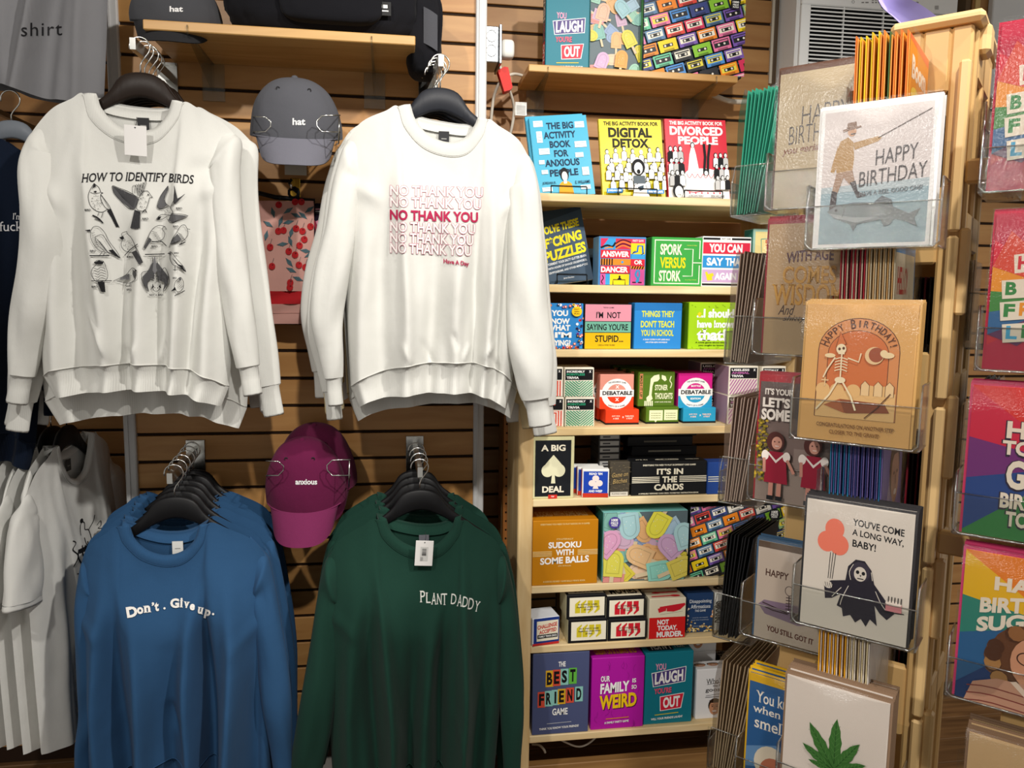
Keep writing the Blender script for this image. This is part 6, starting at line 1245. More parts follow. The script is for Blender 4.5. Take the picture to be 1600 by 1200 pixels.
def cord(name, label, pts, Y, r=.0045, cat='cord', m=CORD):
    P = [tuple(pY(x, y, yy if yy else Y)) for x, y, yy in pts]; o = MB(); o.tube(catmull(P, 8), r, m, 8); return tag(o.build(name), label, cat)
cord('extension_cable', 'off-white cord running down from the plug with red tape', [(779, 98, 2.28), (784, 112, 2.28), (791, 130, 2.3), (799, 150, 2.33), (803, 170, 2.36), (801, 192, 2.38), (795, 215, 2.4), (786, 232, 2.4)], 2.3)
cord('extension_cable', 'off-white cord looping from behind the white trim up to the high shelf', [(766, 215, 2.36), (767, 190, 2.34), (772, 150, 2.32), (783, 126, 2.30), (797, 117, 2.31), (812, 117, 2.35), (840, 128, 2.41), (900, 140, 2.425)], 2.3)
cord('extension_cable', 'thick off-white cord sagging across the wall above the green envelopes', [(1060, 128, 2.425), (1095, 141, 2.42), (1115, 149, 2.40), (1140, 158, 2.38), (1170, 159, 2.38), (1230, 156, 2.40)], 2.4, .008)
cord('extension_cable', 'thin white cord dangling in a loop below the bottom shelf', [(862, 1150, 2.12), (880, 1158, 2.1), (900, 1166, 2.08), (915, 1164, 2.08), (930, 1153, 2.1), (940, 1140, 2.14)], 2.1, .0028)
cord('extension_cable', 'short white cord end hanging by the shelf post under the bottom shelf', [(832, 1163, 2.15), (842, 1164, 2.12), (849, 1170, 2.1), (852, 1176, 2.1)], 2.1, .0034)
tp_ = thing('tape_wrap', 'red tape wrapped around the white cord', 'tape', pY(790, 126, 2.29)); RT = paint('c81f14', .45)
mb = MB(); mb.prism([(pY(x, y, 2.285).x, pY(x, y, 2.285).z) for x, y in ((777, 112), (787, 106), (793, 107), (800, 138), (797, 142), (787, 145))], 2.272, 2.302, RT); part(mb, 'tape', tp_)
tg = thing('cord_tag', 'white printed tag on the power cord by the cyan book', 'tag', pY(814, 170, 2.36)); a_, b_ = pY(805, 180, 2.36), pY(823, 160, 2.36)
mb = MB(); mb.box(a_.x, 2.36, a_.z, b_.x, 2.3612, b_.z, paint('dcdcd8', .5)); [mb.box(a_.x+.004, 2.3594, a_.z+.004+i*.0045, b_.x-.004, 2.36, a_.z+.0055+i*.0045, paint('8a8a88', .6)) for i in range(6)]; part(mb, 'card', tg)
# ------------------------------------------------------------------ window with air conditioner
wn = struct(link('window_1', None, None, (WX0, BACK_Y, 1.86)))
def wbox(nm, x0, x1, y0, y1, Yf, Yb, m): 
    a, b = pY(x0, y1, Yf), pY(x1, y0, Yf); o = MB(); o.box(a.x, Yf, a.z, b.x, Yb, b.z, m, .001); r_ = o.build(nm, wn); r_.location = -wn.location; return r_
wbox('frame_edge', 1205, 1211, -60, 130, 2.428, 2.46, paint('b9b2a4', .5)); wbox('frame_jamb', 1211, 1221, -60, 130, 2.435, 2.5, paint('6a5338', .6)); wbox('frame_strip', 1221, 1226, -60, 130, 2.43, 2.5, paint('d8c089', .5)); wbox('frame_gap', 1226, 1244, -60, 130, 2.47, 2.52, paint('2c2a26', .7))
wbox('frame_jamb', 1500, 1522, -60, 130, 2.44, 2.5, paint('5c4a34', .6)); wbox('frame_strip', 1522, 1530, -60, 130, 2.43, 2.5, paint('c2a56c', .5))
wbox('pane', 1211, 1530, -60, 130, 2.56, 2.565, paint('3a3c40', .15))
ACY = 2.31; acw = paint('e6e8e8', .4); aa, ab = pY(1243, 128, ACY), pY(1503, -50, ACY)
ac = thing('air_conditioner', 'white window air conditioner with horizontal louvres behind the card rack', 'air conditioner', ((aa.x+ab.x)/2, ACY, aa.z))
mb = MB(); mb.box(aa.x, ACY+.012, aa.z, ab.x, 2.55, ab.z, acw, .006); part(mb, 'housing', ac)
mb = MB(); g0, g1 = pY(1262, 120, ACY), pY(1498, 24, ACY); fr = ab.x
mb.box(aa.x+.008, ACY, g1.z, ab.x-.004, ACY+.0125, ab.z-.01, acw, .003); part(mb, 'control_panel', ac)
for x0_, x1_ in ((aa.x+.008, g0.x), (g1.x, ab.x-.004)): mb = MB(); mb.box(x0_, ACY, aa.z+.004, x1_, ACY+.0125, g1.z, acw, .002); part(mb, 'grille_side', ac)
mb = MB(); mb.box(g0.x, ACY+.0098, aa.z+.004, g1.x, ACY+.0119, g1.z, paint('101113', .9)); part(mb, 'grille_back', ac)
nl = 19; me_ = None
for i in range(nl):
    z_ = g1.z-.006-i*.0118
    if z_ < aa.z+.01: break
    if me_ is None:
        o = MB(); wl = (g1.x-g0.x)/2; o.add([(-wl, -.009, .0028), (wl, -.009, .0028), (wl, -.002, .003), (-wl, -.002, .003), (-wl, -.009, -.0015), (wl, -.009, -.0015), (wl, -.002, .0005), (-wl, -.002, .0005)], [(0, 1, 2, 3), (7, 6, 5, 4), (0, 4, 5, 1), (2, 6, 7, 3), (1, 5, 6, 2), (0, 3, 7, 4)], acw); q = o.build('louvre', ac, Vector(((g0.x+g1.x)/2, ACY+.009, z_))-ac.location); me_ = q.data
    else: link('louvre', me_, ac, Vector(((g0.x+g1.x)/2, ACY+.009, z_))-ac.location)
for x_ in (1318, 1380, 1438): mb = MB(); q = pY(x_, 50, ACY); mb.box(q.x-.0015, ACY+.002, aa.z+.01, q.x+.0015, ACY+.01, g1.z, acw); part(mb, 'grille_rib', ac)
p = Print(.5); p.ring(1333, 3, 2.4, .6, '7a7a7a'); [p.rect(x, 3, x+w_, 5, '8a8a8a') for x, w_ in ((1346, 4), (1352, 5), (1362, 3), (1367, 3), (1372, 4), (1425, 4), (1431, 4))]; [p.rect(x, 0, x+3, 1.4, '9a9a9a') for x in (1362, 1367, 1372)]; p.rect(1377, -6, 1390, 13, '2c2e30'); p.rect(1461, 9, 1466, 15, 'a8a8a8')
o = p.build('control_marks', ac, lambda x, y, n: pY(x, y, ACY)+Vector((0, -.0004-.0001*n, 0))); o.location = -ac.location; o['kind'] = 'stuff'
LIL = paint('a79cd8', .5); rb = thing('fabric_ribbon', 'lilac ribbon strip hanging across the air conditioner', 'ribbon', pY(1470, 60, 1.35))
mb = MB(); pts = catmull([(1376, -30), (1392, 0), (1416, 18), (1440, 40), (1458, 62), (1466, 74)], 5)
def rib(u, v): i = u*(len(pts)-1); a = int(min(i, len(pts)-2)); t = i-a; x = pts[a][0]*(1-t)+pts[a+1][0]*t; y = pts[a][1]*(1-t)+pts[a+1][1]*t; return pY(x+(v-.5)*24+u*6, y-(v-.5)*13, 1.35)+Vector((0, .02*math.sin(v*3.1+u*2), 0))
mb.grid(rib, 30, 5, LIL); mb.grid(lambda u, v: rib(1-u, v)+Vector((0, .0015, 0)), 30, 5, LIL); part(mb, 'strip', rb)
wb_ = thing('wall_board', 'white board on the wall at the upper right edge', 'board', pY(1580, 60, 2.40)); a_, b_ = pY(1541, 150, 2.41), pY(1680, -60, 2.41)
mb = MB(); mb.box(a_.x, 2.41, a_.z, b_.x, 2.435, b_.z, paint('d2d4d6', .4), .003); part(mb, 'panel', wb_)

# ------------------------------------------------------------------ revolving card rack
R2 = math.sqrt(2); PC, QC = -.17, -1.20
def W(p, q, z): return Vector(((p-q)/R2, (-p-q)/R2, z))
def Lq(p, q, z): return Vector((p-PC, -(q-QC), z))
TAN = paint('c9a46c', .38); TAN2 = paint('d6b47e', .35)
rack = thing('card_rack', 'tan plastic revolving card rack with clear pockets of greeting cards', 'card rack', W(PC, QC, 0), (0, 0, -math.pi/4))
def rbox(nm, p0, p1, q0, q1, z0, z1, m=TAN, bev=.003):
    mb = MB(); mb.box(p0-PC, -(q0-QC), z0, p1-PC, -(q1-QC), z1, m, bev); return mb.build(nm, rack)
ZT = 1.795; ZB = .55; TQ = -1.135
# face towards the front cards: stiles, rails and slots
rbox('face_stile', -.158, -.134, TQ, TQ-.016, ZB, ZT); rbox('face_stile', -.225, -.19, TQ, TQ-.016, ZB, ZT)
SLOTS = [(1.60, 1.715), (1.385, 1.50), (1.165, 1.28), (.95, 1.065), (.735, .85)]
prev = ZT
for a, b in SLOTS: rbox('face_rail', -.19, -.158, TQ, TQ-.016, b, prev); prev = a
rbox('face_rail', -.19, -.158, TQ, TQ-.016, ZB, prev)
# stepped corner rails and the side face with its openings
for i, (a, b) in enumerate(SLOTS):
    rbox('corner_rail', -.146, -.133, TQ+.012, TQ-.004, a-.06, b+.035, TAN2); rbox('corner_rail', -.134, -.121, TQ+.001, TQ-.016, a-.165, a-.055, TAN2)
rbox('top_cap', -.228, -.122, TQ+.010, TQ-.24, ZT, ZT+.014, TAN2, .005); rbox('corner_block', -.136, -.118, TQ-.03, TQ-.07, ZT-.03, ZT+.008, TAN2, .005)
for q_ in (TQ-.016, TQ-.09, TQ-.17): rbox('side_stile', -.142, -.130, q_, q_-.022, ZB, ZT-.002)
prev = ZT-.002
for a, b in SLOTS: rbox('side_rail', -.142, -.130, TQ-.038, TQ-.17, b+.02, prev); prev = a-.03
rbox('back_face', -.225, -.142, TQ-.21, TQ-.222, ZB, ZT, TAN); rbox('inner_wall', -.30, -.29, TQ-.016, TQ-.21, ZB, 1.70, TAN); rbox('pocket_board', -.33, -.225, TQ-.0, TQ-.01, ZB, 1.70, TAN)
mb = MB(); c0 = Lq(-.23, TQ-.11, 0); mb.tube([(c0.x, c0.y, 0.02), (c0.x, c0.y, ZB+.02)], .03, paint('8a8a88', .35, .8), 16); mb.build('pole', rack)
mb = MB(); mb.tube([(c0.x, c0.y, .0), (c0.x, c0.y, .006), (c0.x, c0.y, .02), (c0.x, c0.y, .022)], [.24, .24, .22, .05], paint('3a3a3c', .4), 32); mb.build('base', rack)
PLAS = clear('pocket_plastic', 'fafbfa', .0, .04); EDGE = clear('pocket_edge', 'fafaf6', .3, .10); CELLO = clear('cellophane', 'fcfcfc', .006, .17)
FACES = {'n1': -math.pi/4, 'n2': math.pi/4, 'w2': -3*math.pi/4}
def pocket(p, q, z, face, wd, dp, fh=.05, sh_=.075):
    """clear pocket; (p, q) is the middle of the front lip's inner side, z its floor"""
    rz = FACES[face]+math.pi/4; mb = MB(); t = .0015; h = wd/2
    mb.box(-h, -t, -t, h, dp, 0, PLAS); mb.box(-h, -t, 0, h, 0, fh, PLAS); mb.box(-h-t, -t, 0, -h, dp, sh_, PLAS); mb.box(h, -t, 0, h+t, dp, sh_, PLAS); mb.box(-h, dp, 0, h, dp+t, sh_*1.6, PLAS)
    r = .0013
    mb.tube([(-h, dp, sh_), (-h, .004, sh_), (-h, 0, fh), (-h, 0, .006), (-h+.006, 0, 0), (h-.006, 0, 0), (h, 0, .006), (h, 0, fh), (h, .004, sh_), (h, dp, sh_)], r, EDGE, 6); mb.tube([(-h, dp, 0), (-h, 0, 0)], r, EDGE, 6); mb.tube([(h, dp, 0), (h, 0, 0)], r, EDGE, 6); mb.tube([(-h, 0, fh), (h, 0, fh)], r*.7, EDGE, 6); mb.tube([(-h*.7, dp, .01), (-h*.7, dp, sh_*1.6)], r*1.6, EDGE, 6)
    return mb.build('card_pocket', rack, Lq(p, q, z), (0, 0, rz))
ORD = ('second', 'third', 'fourth', 'fifth', 'sixth', 'seventh', 'eighth', 'ninth', 'tenth', 'eleventh', 'twelfth', 'thirteenth')
def card(label, p, q, z, face, wd, ht, body, design=None, dim=(100, 133), lean=.05, n=0, gap=.006, env=None, blabel=None, group=None, rough=.35, fan=0.0, cello=True, envs=None):
    """front card in its sleeve, and n more standing behind it (+ their envelopes' edges)"""
    root = thing('greeting_card', label, 'greeting card', W(p, q, z+.0006), (-lean, 0, FACES[face]), group)
    def leaf(r, e):
        mb = MB(); mb.box(-wd/2-.003, .0016, 0, wd/2+.003, .0028, ht+.003, paint(e, .6)); mb.build('envelope', r)
        mb = MB(); mb.box(-wd/2, 0, 0, wd/2, .0014, ht, paint(body, rough)); return mb.build('card', r)
    c = leaf(root, env or body)
    if design:
        pr_ = Print(rough); pr_.clip = (0, 0, dim[0], dim[1]); design(pr_); pr_.build('card_print', c, facemap(0, 0, dim[0], dim[1], wd, ht))
    if cello:
        mb = MB(); mb.grid(lambda u, v: ((u-.5)*(wd+.007), -.003-.0065*math.sin(math.pi*v**2.2)-.0025*math.sin(math.pi*u)*v-.0012*math.sin(u*9)*math.sin(v*7), (ht+.006)*v), 16, 24, CELLO); mb.build('clear_sleeve', root)
    d_ = Vector((-math.sin(FACES[face]), math.cos(FACES[face]), 0))
    for i in range(n):
        e = envs[i % len(envs)] if envs else (env or body)
        r = thing('greeting_card', '%s, %s in line' % (blabel, ORD[i]), 'greeting card', W(p, q, z+.0006+rnd.uniform(0, .004))+d_*gap*(i+1), (-lean-fan*(i+1), 0, FACES[face]+rnd.uniform(-.012, .012)), group or blabel)
        leaf(r, e)
    return root
# ---- front column facing the camera
AQ, AP = -.962, -.203
def d(p):
    p.rect(0, 0, 120, 160, 'e6e2e0'); p.rect(4, 4, 116, 156, 'cdc2bf'); p.rect(4, 92, 116, 156, '8ea3ab'); p.poly([(4, 90), (116, 86), (116, 95), (4, 97)], 'a9b4b8')
    p.poly([(22, 38), (30, 34), (36, 40), (38, 58), (37, 72), (20, 74), (17, 60)], 'a8814a'); p.poly([(36, 41), (62, 36), (66, 38), (62, 42), (38, 49)], 'a8814a'); p.poly([(20, 42), (16, 58), (13, 72), (17, 74), (22, 60)], 'a8814a'); p.ell(34, 28, 4.6, 5.6, 'b98a68'); p.poly([(24, 25), (43, 22), (44, 24), (25, 28)], '7a5a44'); p.poly([(28, 24), (29, 18), (38, 17), (39, 23)], '7a5a44'); p.rect(33, 30, 38, 31.5, '3a2a20')
    p.poly([(20, 74), (37, 72), (40, 84), (35, 88), (28, 80), (22, 98), (16, 96)], '9a7a62'); p.poly([(16, 94), (22, 96), (21, 116), (14, 118), (15, 105)], '3c3234'); p.poly([(35, 86), (41, 84), (44, 96), (54, 102), (44, 104)], '3c3234'); p.line([(62, 38), (114, 12)], .8, '4a3a34')
    p.text('HAPPY', 82, 58, 42, 17, '3a3032', -.005, skew=-.10); p.text('BIRTHDAY', 79, 80, 68, 17, '3a3032', -.005, skew=-.10); p.text('HAVE A REEL GOOD ONE!', 78, 98, 64, 5, '6a7074', .02, skew=-.06)
    p.poly([(12, 118), (22, 112), (40, 109), (60, 110), (82, 116), (98, 124), (110, 119), (104, 130), (108, 140), (96, 133), (84, 130), (80, 136), (74, 138), (70, 130), (46, 134), (42, 142), (38, 134), (20, 126)], '6f7478'); p.poly([(14, 120), (40, 126), (70, 127), (44, 132), (22, 126)], '9aa0a2'); p.poly([(62, 110), (70, 103), (80, 108), (82, 116)], '5c6266'); p.ell(22, 117, 1.6, 1.6, BK, 8); p.line([(28, 112), (31, 118), (29, 125)], .8, '4a4e50', 3)
pocket(AP, AQ, 1.512, 'n1', .142, .05)
card('fishing birthday card in a clear sleeve at the top of the front column', AP, AQ-.003, 1.513, 'n1', .122, .160, 'e6e2e0', d, (120, 160), .02, 4, .006, 'e9e6e4', 'white card behind the fishing birthday card')
def d(p):
    K = 'c8935a'; O = 'c9713f'; l = '5a3420'; p.rect(0, 0, 120, 160, 'd5a463')
    arch = [(16, 132), (16, 54)]+[(60-44*math.cos(t), 54-38*math.sin(t)) for t in [math.pi*i/16 for i in range(17)]]+[(104, 132)]; p.poly(arch, 'cf8a55'); p.line(arch+[(16, 132)], .9, l)
    arch2 = [(27, 100), (27, 58)]+[(60-33*math.cos(t), 58-28*math.sin(t)) for t in [math.pi*i/16 for i in range(17)]]+[(93, 100)]; p.poly(arch2, O); p.line(arch2, .7, l)
    s_ = 'HAPPY BIRTHDAY!'
    for i, ch in enumerate(s_):
        t = math.pi*(.09+.82*i/(len(s_)-1)); r_ = 38
        if ch != ' ': p.text(ch, 60-r_*math.cos(t)*1.02, 55-r_*math.sin(t)*.86, 5.4 if ch not in 'I!' else 1.6, 8 if i not in (0, 6) else 11, l, .015, rot=-(math.pi/2-t)*.95)
    p.rect(17, 100, 103, 132, 'dcb277'); [p.ell(x, 100, 8, 8, 'dcb277') for x in (24, 40, 58, 76, 92)]; [p.poly([(x, 104), (x, 92), (x+4, 87), (x+9, 92), (x+9, 104)], 'e2c190') for x in (66, 80, 92)]; [p.line([(x, 104), (x, 92), (x+4, 87), (x+9, 92), (x+9, 104)], .5, l) for x in (66, 80, 92)]; p.line([(26, 96), (26, 86)], 1.4, 'e2c190'); p.line([(22, 89), (30, 89)], 1.4, 'e2c190')
    p.poly([(26, 118), (44, 110), (92, 112), (98, 122), (52, 126)], '8a4a2c'); p.poly([(26, 118), (44, 110), (50, 126)], 'a86038')
    p.ring(78, 58, 10, 9.9, 'e0c090'); p.ell(80, 57, 8, 8.4, '9a5238'); p.ell(92, 57, 7, 3.4, 'e6cfa2'); p.ell(88, 55, 4, 4, 'e6cfa2'); p.ell(30, 60, 6, 2.6, 'e6cfa2')
    b = 'e8d8b4'; p.poly([(36, 50), (40, 32), (47, 46)], O); p.line([(36, 50), (40, 32), (47, 46), (36, 50)], .6, l); p.ell(42, 52, 5.5, 6, b); p.ell(40, 52, 1.5, 1.8, l, 8); p.ell(44.5, 51, 1.5, 1.8, l, 8); p.rect(39, 56, 46, 58, b)
    p.line([(43, 58), (43, 86)], 1.6, b); [p.line([(36, 64+i*3.4), (43, 62+i*3.4), (50, 64+i*3.4)], 1.1, b, 3) for i in range(5)]; p.line([(50, 62), (62, 66), (64, 56)], 1.6, b); p.line([(36, 62), (28, 76), (24, 86)], 1.6, b); p.ell(43, 88, 6, 3.6, b); p.line([(40, 90), (32, 106), (18, 124)], 2, b); p.line([(46, 90), (56, 106), (62, 122)], 2, b); p.line([(98, 100), (84, 118), (72, 130)], 1, l)
    p.text('CONGRATULATIONS ON ANOTHER STEP', 62, 141, 84, 4.6, '6a4426', .012); p.text('CLOSER TO THE GRAVE!', 62, 149, 54, 4.6, '6a4426', .012)
pocket(AP-.006, AQ, 1.282, 'n1', .142, .05)
card('kraft birthday card with a dancing skeleton in a clear sleeve', AP-.006, AQ-.003, 1.283, 'n1', .122, .164, 'd5a463', d, (120, 160), .05, 4, .006, 'c09658', 'kraft card behind the dancing skeleton card')
def d(p):
    p.rect(0, 0, 120, 160, 'd6ccc0'); p.text('YOU\'VE COME', 82, 22, 56, 9, BK, .02, skew=.06); p.text('A LONG WAY,', 82, 35, 56, 9, BK, .02, skew=.06); p.text('BABY!', 68, 47, 26, 9, BK, .02, skew=.06)
    for x, y in ((34, 33), (26, 50), (40, 52)): p.ell(x, y, 11, 13, 'e87a62')
    [p.line([(31+i*3, 63), (30+i*2.4, 96)], .7, BK) for i in range(3)]
    p.poly([(50, 94), (52, 76), (60, 66), (70, 66), (78, 76), (82, 92), (98, 112), (106, 122), (98, 132), (90, 126), (84, 118), (88, 142), (80, 136), (76, 146), (70, 138), (64, 144), (58, 136), (50, 140), (48, 130), (42, 128), (46, 112), (36, 120), (28, 122), (26, 104), (34, 98)], '26222e'); p.ell(66, 80, 11, 12, '3a3442'); p.ell(66, 83, 7, 9, 'd6ccc0'); p.ell(63, 81, 2, 2.4, BK, 10); p.ell(69.5, 81.5, 2, 2.4, BK, 10); p.rect(63, 88, 70, 89.2, BK); p.poly([(65.5, 84), (67.5, 84), (66.5, 86.5)], BK)
    for a in ([(46, 104), (40, 112), (36, 118)], [(84, 100), (90, 112), (96, 120)], [(54, 100), (48, 116), (46, 126)], [(58, 72), (54, 82), (56, 92)], [(78, 78), (80, 88)]): p.line(a, .8, 'd6ccc0', 3)
    p.ell(31, 104, 5, 4.4, 'd6ccc0'); [p.line([(27+i*2.6, 101), (29+i*2.4, 107)], .6, BK) for i in range(4)]
    p.rect(96, 110, 113, 120, 'd98a90'); p.ell(104, 110, 8.6, 3, 'e6d8cc'); [p.rect(98+i*3.4, 102, 99+i*3.4, 109, BK) for i in range(5)]; p.line([(94, 122), (116, 120)], 1.2, BK)
pocket(AP+.004, AQ-.012, 1.043, 'n1', .142, .05)
card('pale card with the cloaked reaper holding balloons and cake', AP+.004, AQ-.015, 1.044, 'n1', .122, .160, 'd6ccc0', d, (120, 160), .03, 5, .006, '2c2a2c', 'card with a black envelope behind the reaper card')
def d(p):
    p.rect(0, 0, 120, 160, 'd9cdc2'); cx, cy = 62, 104
    for a, L_, w_ in ((-90, 66, 8), (-122, 60, 8), (-58, 52, 7), (-150, 44, 6), (-30, 42, 6), (-172, 30, 4), (-8, 32, 4)):
        a = math.radians(a); dx, dy = math.cos(a), math.sin(a); pts = []; n_ = 9
        for sgn in (1, -1):
            rng = range(n_+1) if sgn == 1 else range(n_-1, 0, -1)
            for i in rng: t = i/n_; wv = w_*math.sin(math.pi*min(1, t*.92+.06))**.9*(1 if i % 2 else .84); pts.append((cx+dx*L_*t-dy*wv*sgn, cy+dy*L_*t+dx*wv*sgn))
        p.poly(pts, '3f7034'); p.line([(cx, cy), (cx+dx*L_*.95, cy+dy*L_*.95)], .9, '2a5226')
        for i in range(2, 8): t = i/9; [p.line([(cx+dx*L_*t, cy+dy*L_*t), (cx+dx*L_*(t+.10)-dy*w_*.6*s_, cy+dy*L_*(t+.10)+dx*w_*.6*s_)], .4, '5c8f4a') for s_ in (-1, 1)]
    p.line([(cx, cy), (cx+2, cy+24)], 1.6, '4a7a3a')
pocket(AP-.004, AQ-.01, .80, 'n1', .142, .06)
card('cream card with a green serrated leaf at the foot of the front column', AP-.008, AQ-.013, .801, 'n1', .122, .168, 'd9cdc2', d, (120, 165), .02, 6, .006, '8a6f58', 'brown envelope card behind the green leaf card')
# ---- rear column facing the camera
BQ, BP = -1.052, -.282
def d(p): p.rect(0, 0, 127, 178, 'ae9b7b'); p.rect(0, 0, 127, 6, '5a3a2a'); p.text('HAPPY', 60, 60, 58, 23, '3a2e28', -.012, skew=-.05); p.text('BIRTHDAY', 52, 84, 72, 23, '3a2e28', -.012, skew=-.05); p.text('you geriatric', 40, 105, 64, 11, '7a4a34', .02, .05, shear=.25, skew=-.05); p.poly([(86, 46), (90, 34), (94, 46)], '9a4a30')
pocket(BP, BQ, 1.572, 'n1', .146, .05)
card('tan card with thin lettering HAPPY BIRTHDAY, top of the rear column', BP, BQ-.003, 1.573, 'n1', .127, .181, 'ae9b7b', d, (127, 178), .04, 3, .005, '5a3a2a', 'brown card behind the thin lettered birthday card')
def d(p):
    p.rect(0, 0, 127, 178, 'a98c68'); p.rect(0, 0, 127, 5, '8a1f2c'); p.text('WITH AGE', 55, 47, 60, 15, '4f2c34', .03, arc=2, skew=-.06); p.text('COMES', 56, 73, 68, 23, '9a6a24', .03, .06); p.text('COMES', 55.4, 72.4, 68, 23, 'b98a3c', .01, .06); p.text('WISDOM', 55, 99, 92, 28, '9a6a24', .03, .06); p.text('WISDOM', 54.4, 98.4, 92, 28, 'b98a3c', .01, .06); p.text('And', 29, 119, 22, 13, '3a2620', .0, shear=.4); p.text('shitty', 40, 131, 30, 10, '3a2620', .0, shear=.4)
pocket(BP-.006, BQ+.008, 1.378, 'n1', .146, .05)
card('brown paper card reading WITH AGE COMES WISDOM', BP-.002, BQ+.005, 1.379, 'n1', .127, .178, 'a98c68', d, (127, 178), .03, 3, .005, '8a1f2c', 'red edged card behind the WITH AGE COMES WISDOM card')
def d(p):
    p.rect(0, 0, 127, 178, '7a6660'); p.rect(0, 0, 127, 10, 'a81f2c'); p.rect(0, 10, 127, 60, '5e4e4a'); p.rect(0, 120, 127, 178, 'a08a80'); p.rect(50, 100, 127, 135, '8f7c74'); r = random.Random(9)
    for i in range(130): p.ell(r.gauss(6, 6), r.uniform(60, 150), 2.4, 1.8, r.choice(('9a8420', '7a6a1c', 'b89a2c', '5e5418')), 6)
    p.text('IT\'S YOUR', 28, 23, 38, 9, 'e6dcd2', .04); p.text('LET\'S', 25, 38, 37, 14, 'e6dcd2', .045); p.text('SOME', 25, 55, 39, 16, 'e6dcd2', .045)
    for x in (28, 78):
        p.ell(x-1, 92, 12, 14, '4a2420'); p.ell(x+1, 94, 7, 9, 'c08a78'); p.poly([(x-14, 150), (x-12, 112), (x-8, 106), (x+10, 106), (x+14, 112), (x+18, 150)], '8e1830'); p.poly([(x-10, 107), (x+1, 118), (x+12, 107), (x+12, 110), (x+1, 122), (x-10, 110)], 'e0d4cc'); p.ell(x-14, 112, 5, 7, 'e0d4cc'); p.ell(x+15, 112, 5, 7, 'e0d4cc'); p.line([(x-15, 116), (x-14, 136)], 4, 'b98070'); p.line([(x+16, 116), (x+26, 134)], 4, 'b98070'); p.rect(x-7, 150, x-1, 170, 'b98070'); p.rect(x+4, 150, x+10, 170, 'b98070'); p.rect(x-9, 168, x, 174, BK); p.rect(x+3, 168, x+12, 174, BK); [p.ell(x+e, 92, 1, 1, '3a2018', 6) for e in (-2, 4)]; p.line([(x-1, 98), (x+4, 98)], .8, 'e8dcd4')
pocket(BP-.006, BQ, 1.172, 'n1', .146, .05)
card('photo card of two girls in red dresses holding hands', BP-.006, BQ-.003, 1.173, 'n1', .127, .176, '7a6660', d, (127, 178), .03, 3, .005, 'a81f2c', 'red card behind the two girls card')
def d(p):
    p.rect(0, 0, 108, 140, 'b9a99a'); p.rect(0, 0, 108, 9, '55402c'); p.text('HAPPY', 28, 44, 32, 10, '4a2f26', .02, skew=.03); p.poly([(4, 92), (12, 84), (60, 82), (80, 92), (84, 104), (60, 110), (14, 104)], '7f6b7e'); p.ell(46, 64, 6, 7, 'b9a99a'); p.ring(46, 64, 6, .9, '3a2a2c', ry=7); [p.line([(42, 74+i*4), (52, 73+i*4)], 1.2, '3a2a2c') for i in range(5)]; p.line([(46, 70), (47, 96)], 1.2, '3a2a2c'); p.line([(46, 96), (20, 90), (10, 88)], 1.6, '3a2a2c'); p.line([(46, 97), (24, 96), (14, 94)], 1.6, '3a2a2c'); p.text('YOU STILL GOT IT', 50, 125, 64, 8, '5a2a20', .02, skew=.06)
pocket(BP-.008, BQ-.002, .972, 'n1', .146, .05)
card('tan card with a lounging skeleton reading YOU STILL GOT IT', BP-.008, BQ-.005, .973, 'n1', .108, .140, 'b9a99a', d, (108, 140), .03, 3, .005, '3a5a78', 'blue edged card behind the lounging skeleton card')
def d(p):
    p.rect(0, 0, 127, 178, '2c5a8c'); p.rect(0, 0, 127, 12, 'd8a81c'); p.text('You know', 42, 32, 64, 17, 'efe6d8', .01, .05); p.text('when you', 42, 52, 70, 15, 'efe6d8', .01, .05); p.text('smell it', 40, 70, 60, 17, 'efe6d8', .01, .05); p.poly([(0, 110), (40, 96), (127, 90), (127, 110), (0, 140)], '5f86ae'); p.ell(36, 126, 24, 26, 'd8cbb4'); p.ell(40, 140, 20, 24, 'b06a50'); p.ell(34, 136, 2.4, 1.6, BK, 8); p.ell(50, 136, 2.4, 1.6, BK, 8); p.poly([(40, 138), (46, 138), (47, 148), (39, 148)], '96543e'); p.poly([(0, 178), (6, 160), (30, 160), (60, 166), (80, 178)], 'b5a45e')
pocket(BP-.002, BQ+.01, .742, 'n1', .146, .05)
card('blue card with an elderly face reading You know when you smell it', BP+.002, BQ+.007, .743, 'n1', .127, .178, '2c5a8c', d, (127, 178), .03, 5, .006, 'd8a81c', 'yellow edged card behind the elderly face card')
# ---- stacks seen edge-on at the left, facing away
CP, CQ = -.452, -1.2525
for i, (yb, h_, e, cb, n_, lab, colr) in enumerate(((342, .183, '2f8f74', '2f8f74', 8, 'teal envelope card in the upper edge-on stack', 'teal'), (566, .168, 'a58f7e', 'b9a592', 7, 'kraft card in the edge-on stack beside the WISDOM card', 'kraft'), (786, .168, 'b39a8c', 'c2ab9c', 7, 'pinkish kraft card in the edge-on stack beside the two girls card', 'pinkish'), (1008, .172, '141416', '1e1e20', 7, 'black card in the edge-on stack beside the lounging skeleton card', 'black'), (1236, .190, '9a8468', 'b39c80', 9, 'tan envelope card in the lowest edge-on stack', 'tan'))):
    z_ = pD(1133, yb, 1.24).z; pocket(CP, CQ, z_, 'w2', .14, .062)
    card(lab.replace(' card in', ' card outermost in'), CP+.006, CQ, z_+.001, 'w2', .125, h_, cb, None, (1, 1), .05, n_, .0038, e, lab, None, .6, .012, True)
